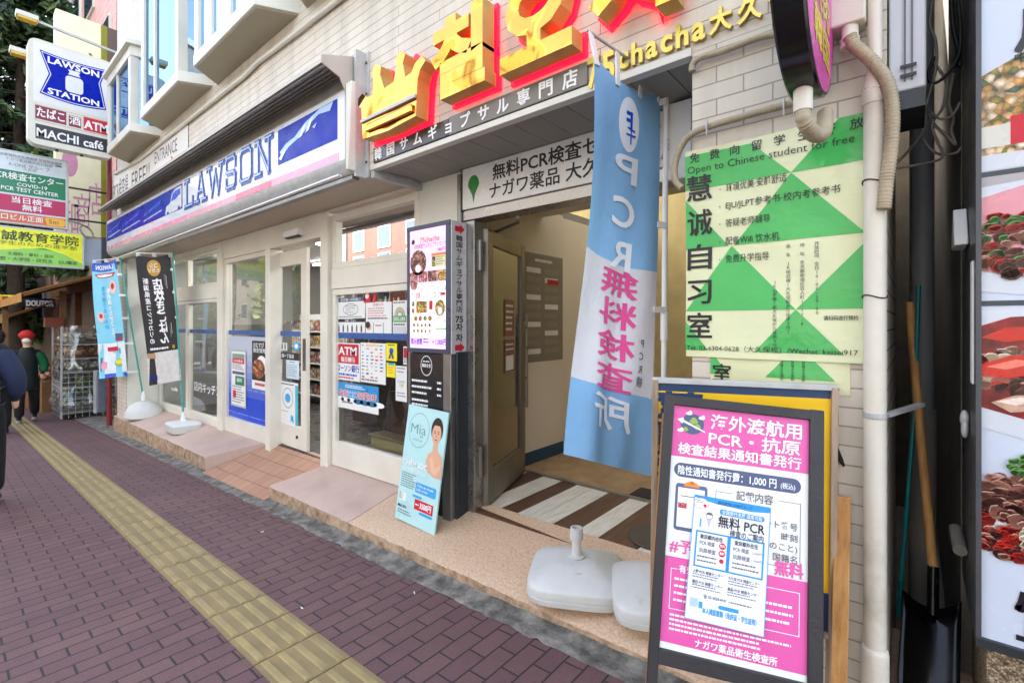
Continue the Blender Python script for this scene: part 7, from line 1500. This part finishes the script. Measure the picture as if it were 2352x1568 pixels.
cf = [leafm('conifer leaf a', '#2b4a2a'), leafm('conifer leaf b', '#3d6034'), leafm('conifer leaf c', '#6b8050'), leafm('conifer leaf d', '#1d3320')]
tree('big dark conifer towering over the hanging signs at the left', (-21.5, -1.0, G(-21.5)), 15.5, 3.9, 70000, cf, 3, True, .30, .21, None, .24)
tree('second conifer standing behind the big one down the street', (-30, -2.4, G(-30)), 16, 4.8, 14000, cf, 4, True, .18, .45, None, .3)
lf2 = [leafm('yellow green leaf a', '#8a9a2e'), leafm('yellow green leaf b', '#6f8428'), leafm('yellow green leaf c', '#a3a83a')]
for i, (x, y) in enumerate(((-30, -12.2), (-47, -12.2), (-62, -12.4))): tree(('yellow green street tree across the road, nearest of three', 'yellow green street tree across the road, middle of three', 'yellow green street tree across the road, farthest down')[i], (x, y, G(x) - .1), 7.5, 2.4, 3500, lf2, 20 + i, False, .35, .22, 'street trees across the road')
# ------------------------------------------------------------------ the far side of the street, seen in the glass
sheet('far_pavement', -60, 20, -16, -11.5, -.0, mat('far paving', '#8d8780', .8, var=.15))
B1 = brick_mat('red tile facade', '#7d4438', '#733c31', '#5d3a30', .3, .1, (0, 2), .008, .6, .3, .5, 0, .08)
for i, (x0, x1, z1, m_, lab) in enumerate(((-120, -84, 13, mat('slate facade', '#6b7076', .7), 'slate grey building across the road, farthest left'), (-83.8, -60, 9, mat('ochre facade', '#7d7568', .7), 'ochre building across the road'), (-59.8, -42, 14, mat('tan facade', '#78726a', .7), 'tan building across the road'), (-41.8, -31, 10, mat('grey white facade', '#8f8e8a', .6), 'grey white building across the road'), (-30.8, -19, 8.5, B1, 'red tiled building across the road'), (-18.8, -9.5, 15, mat('stone facade', '#85807a', .6), 'stone grey building across the road'), (-9.3, -3, 13, mat('grey facade', '#808484', .6), 'grey building across the road opposite the entrance'), (-2.8, 5, 8, mat('cream facade', '#a5a097', .7), 'low cream building across the road behind the camera'), (5.2, 16, 14, mat('brown facade', '#7d766e', .7), 'brown building across the road, farthest right'))):
    house('far_building', lab, x0, x1, -26, -16, z1, m_, (4, 4, 1.2, 1.3, 1.0), WG, face=1)
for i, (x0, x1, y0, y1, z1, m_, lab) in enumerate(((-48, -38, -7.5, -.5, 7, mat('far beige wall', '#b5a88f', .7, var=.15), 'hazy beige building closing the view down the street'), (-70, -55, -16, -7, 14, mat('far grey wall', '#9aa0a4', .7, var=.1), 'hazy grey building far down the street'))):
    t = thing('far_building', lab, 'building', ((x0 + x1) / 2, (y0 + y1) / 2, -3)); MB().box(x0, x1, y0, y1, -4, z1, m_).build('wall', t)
    for a in range(4):
        for c in range(3):
            yy = y0 + (y1 - y0) * (a + .5) / 4; zz = -1 + (z1) * (c + .5) / 3; MB().box(x1 + .01, x1 + .06, yy - .6, yy + .6, zz - .7, zz + .7, WG).build('window', t)
# small litter on the paving
for i, (x, y) in enumerate(((-2.6, -1.22), (-3.9, -.9), (-2.2, -.75))):
    q = MB(); z = G(x) + .004; a = i * 1.3; q.bar((x, y, z), (x + .022 * math.cos(a), y + .022 * math.sin(a), z + .001), .005, .004, M['paper']); tag(q.build('cigarette_end'), 'tiny white cigarette end lying on the brick paving', 'litter', 'cigarette ends on the paving')
bpy.data.objects.remove(_to, do_unlink=True)
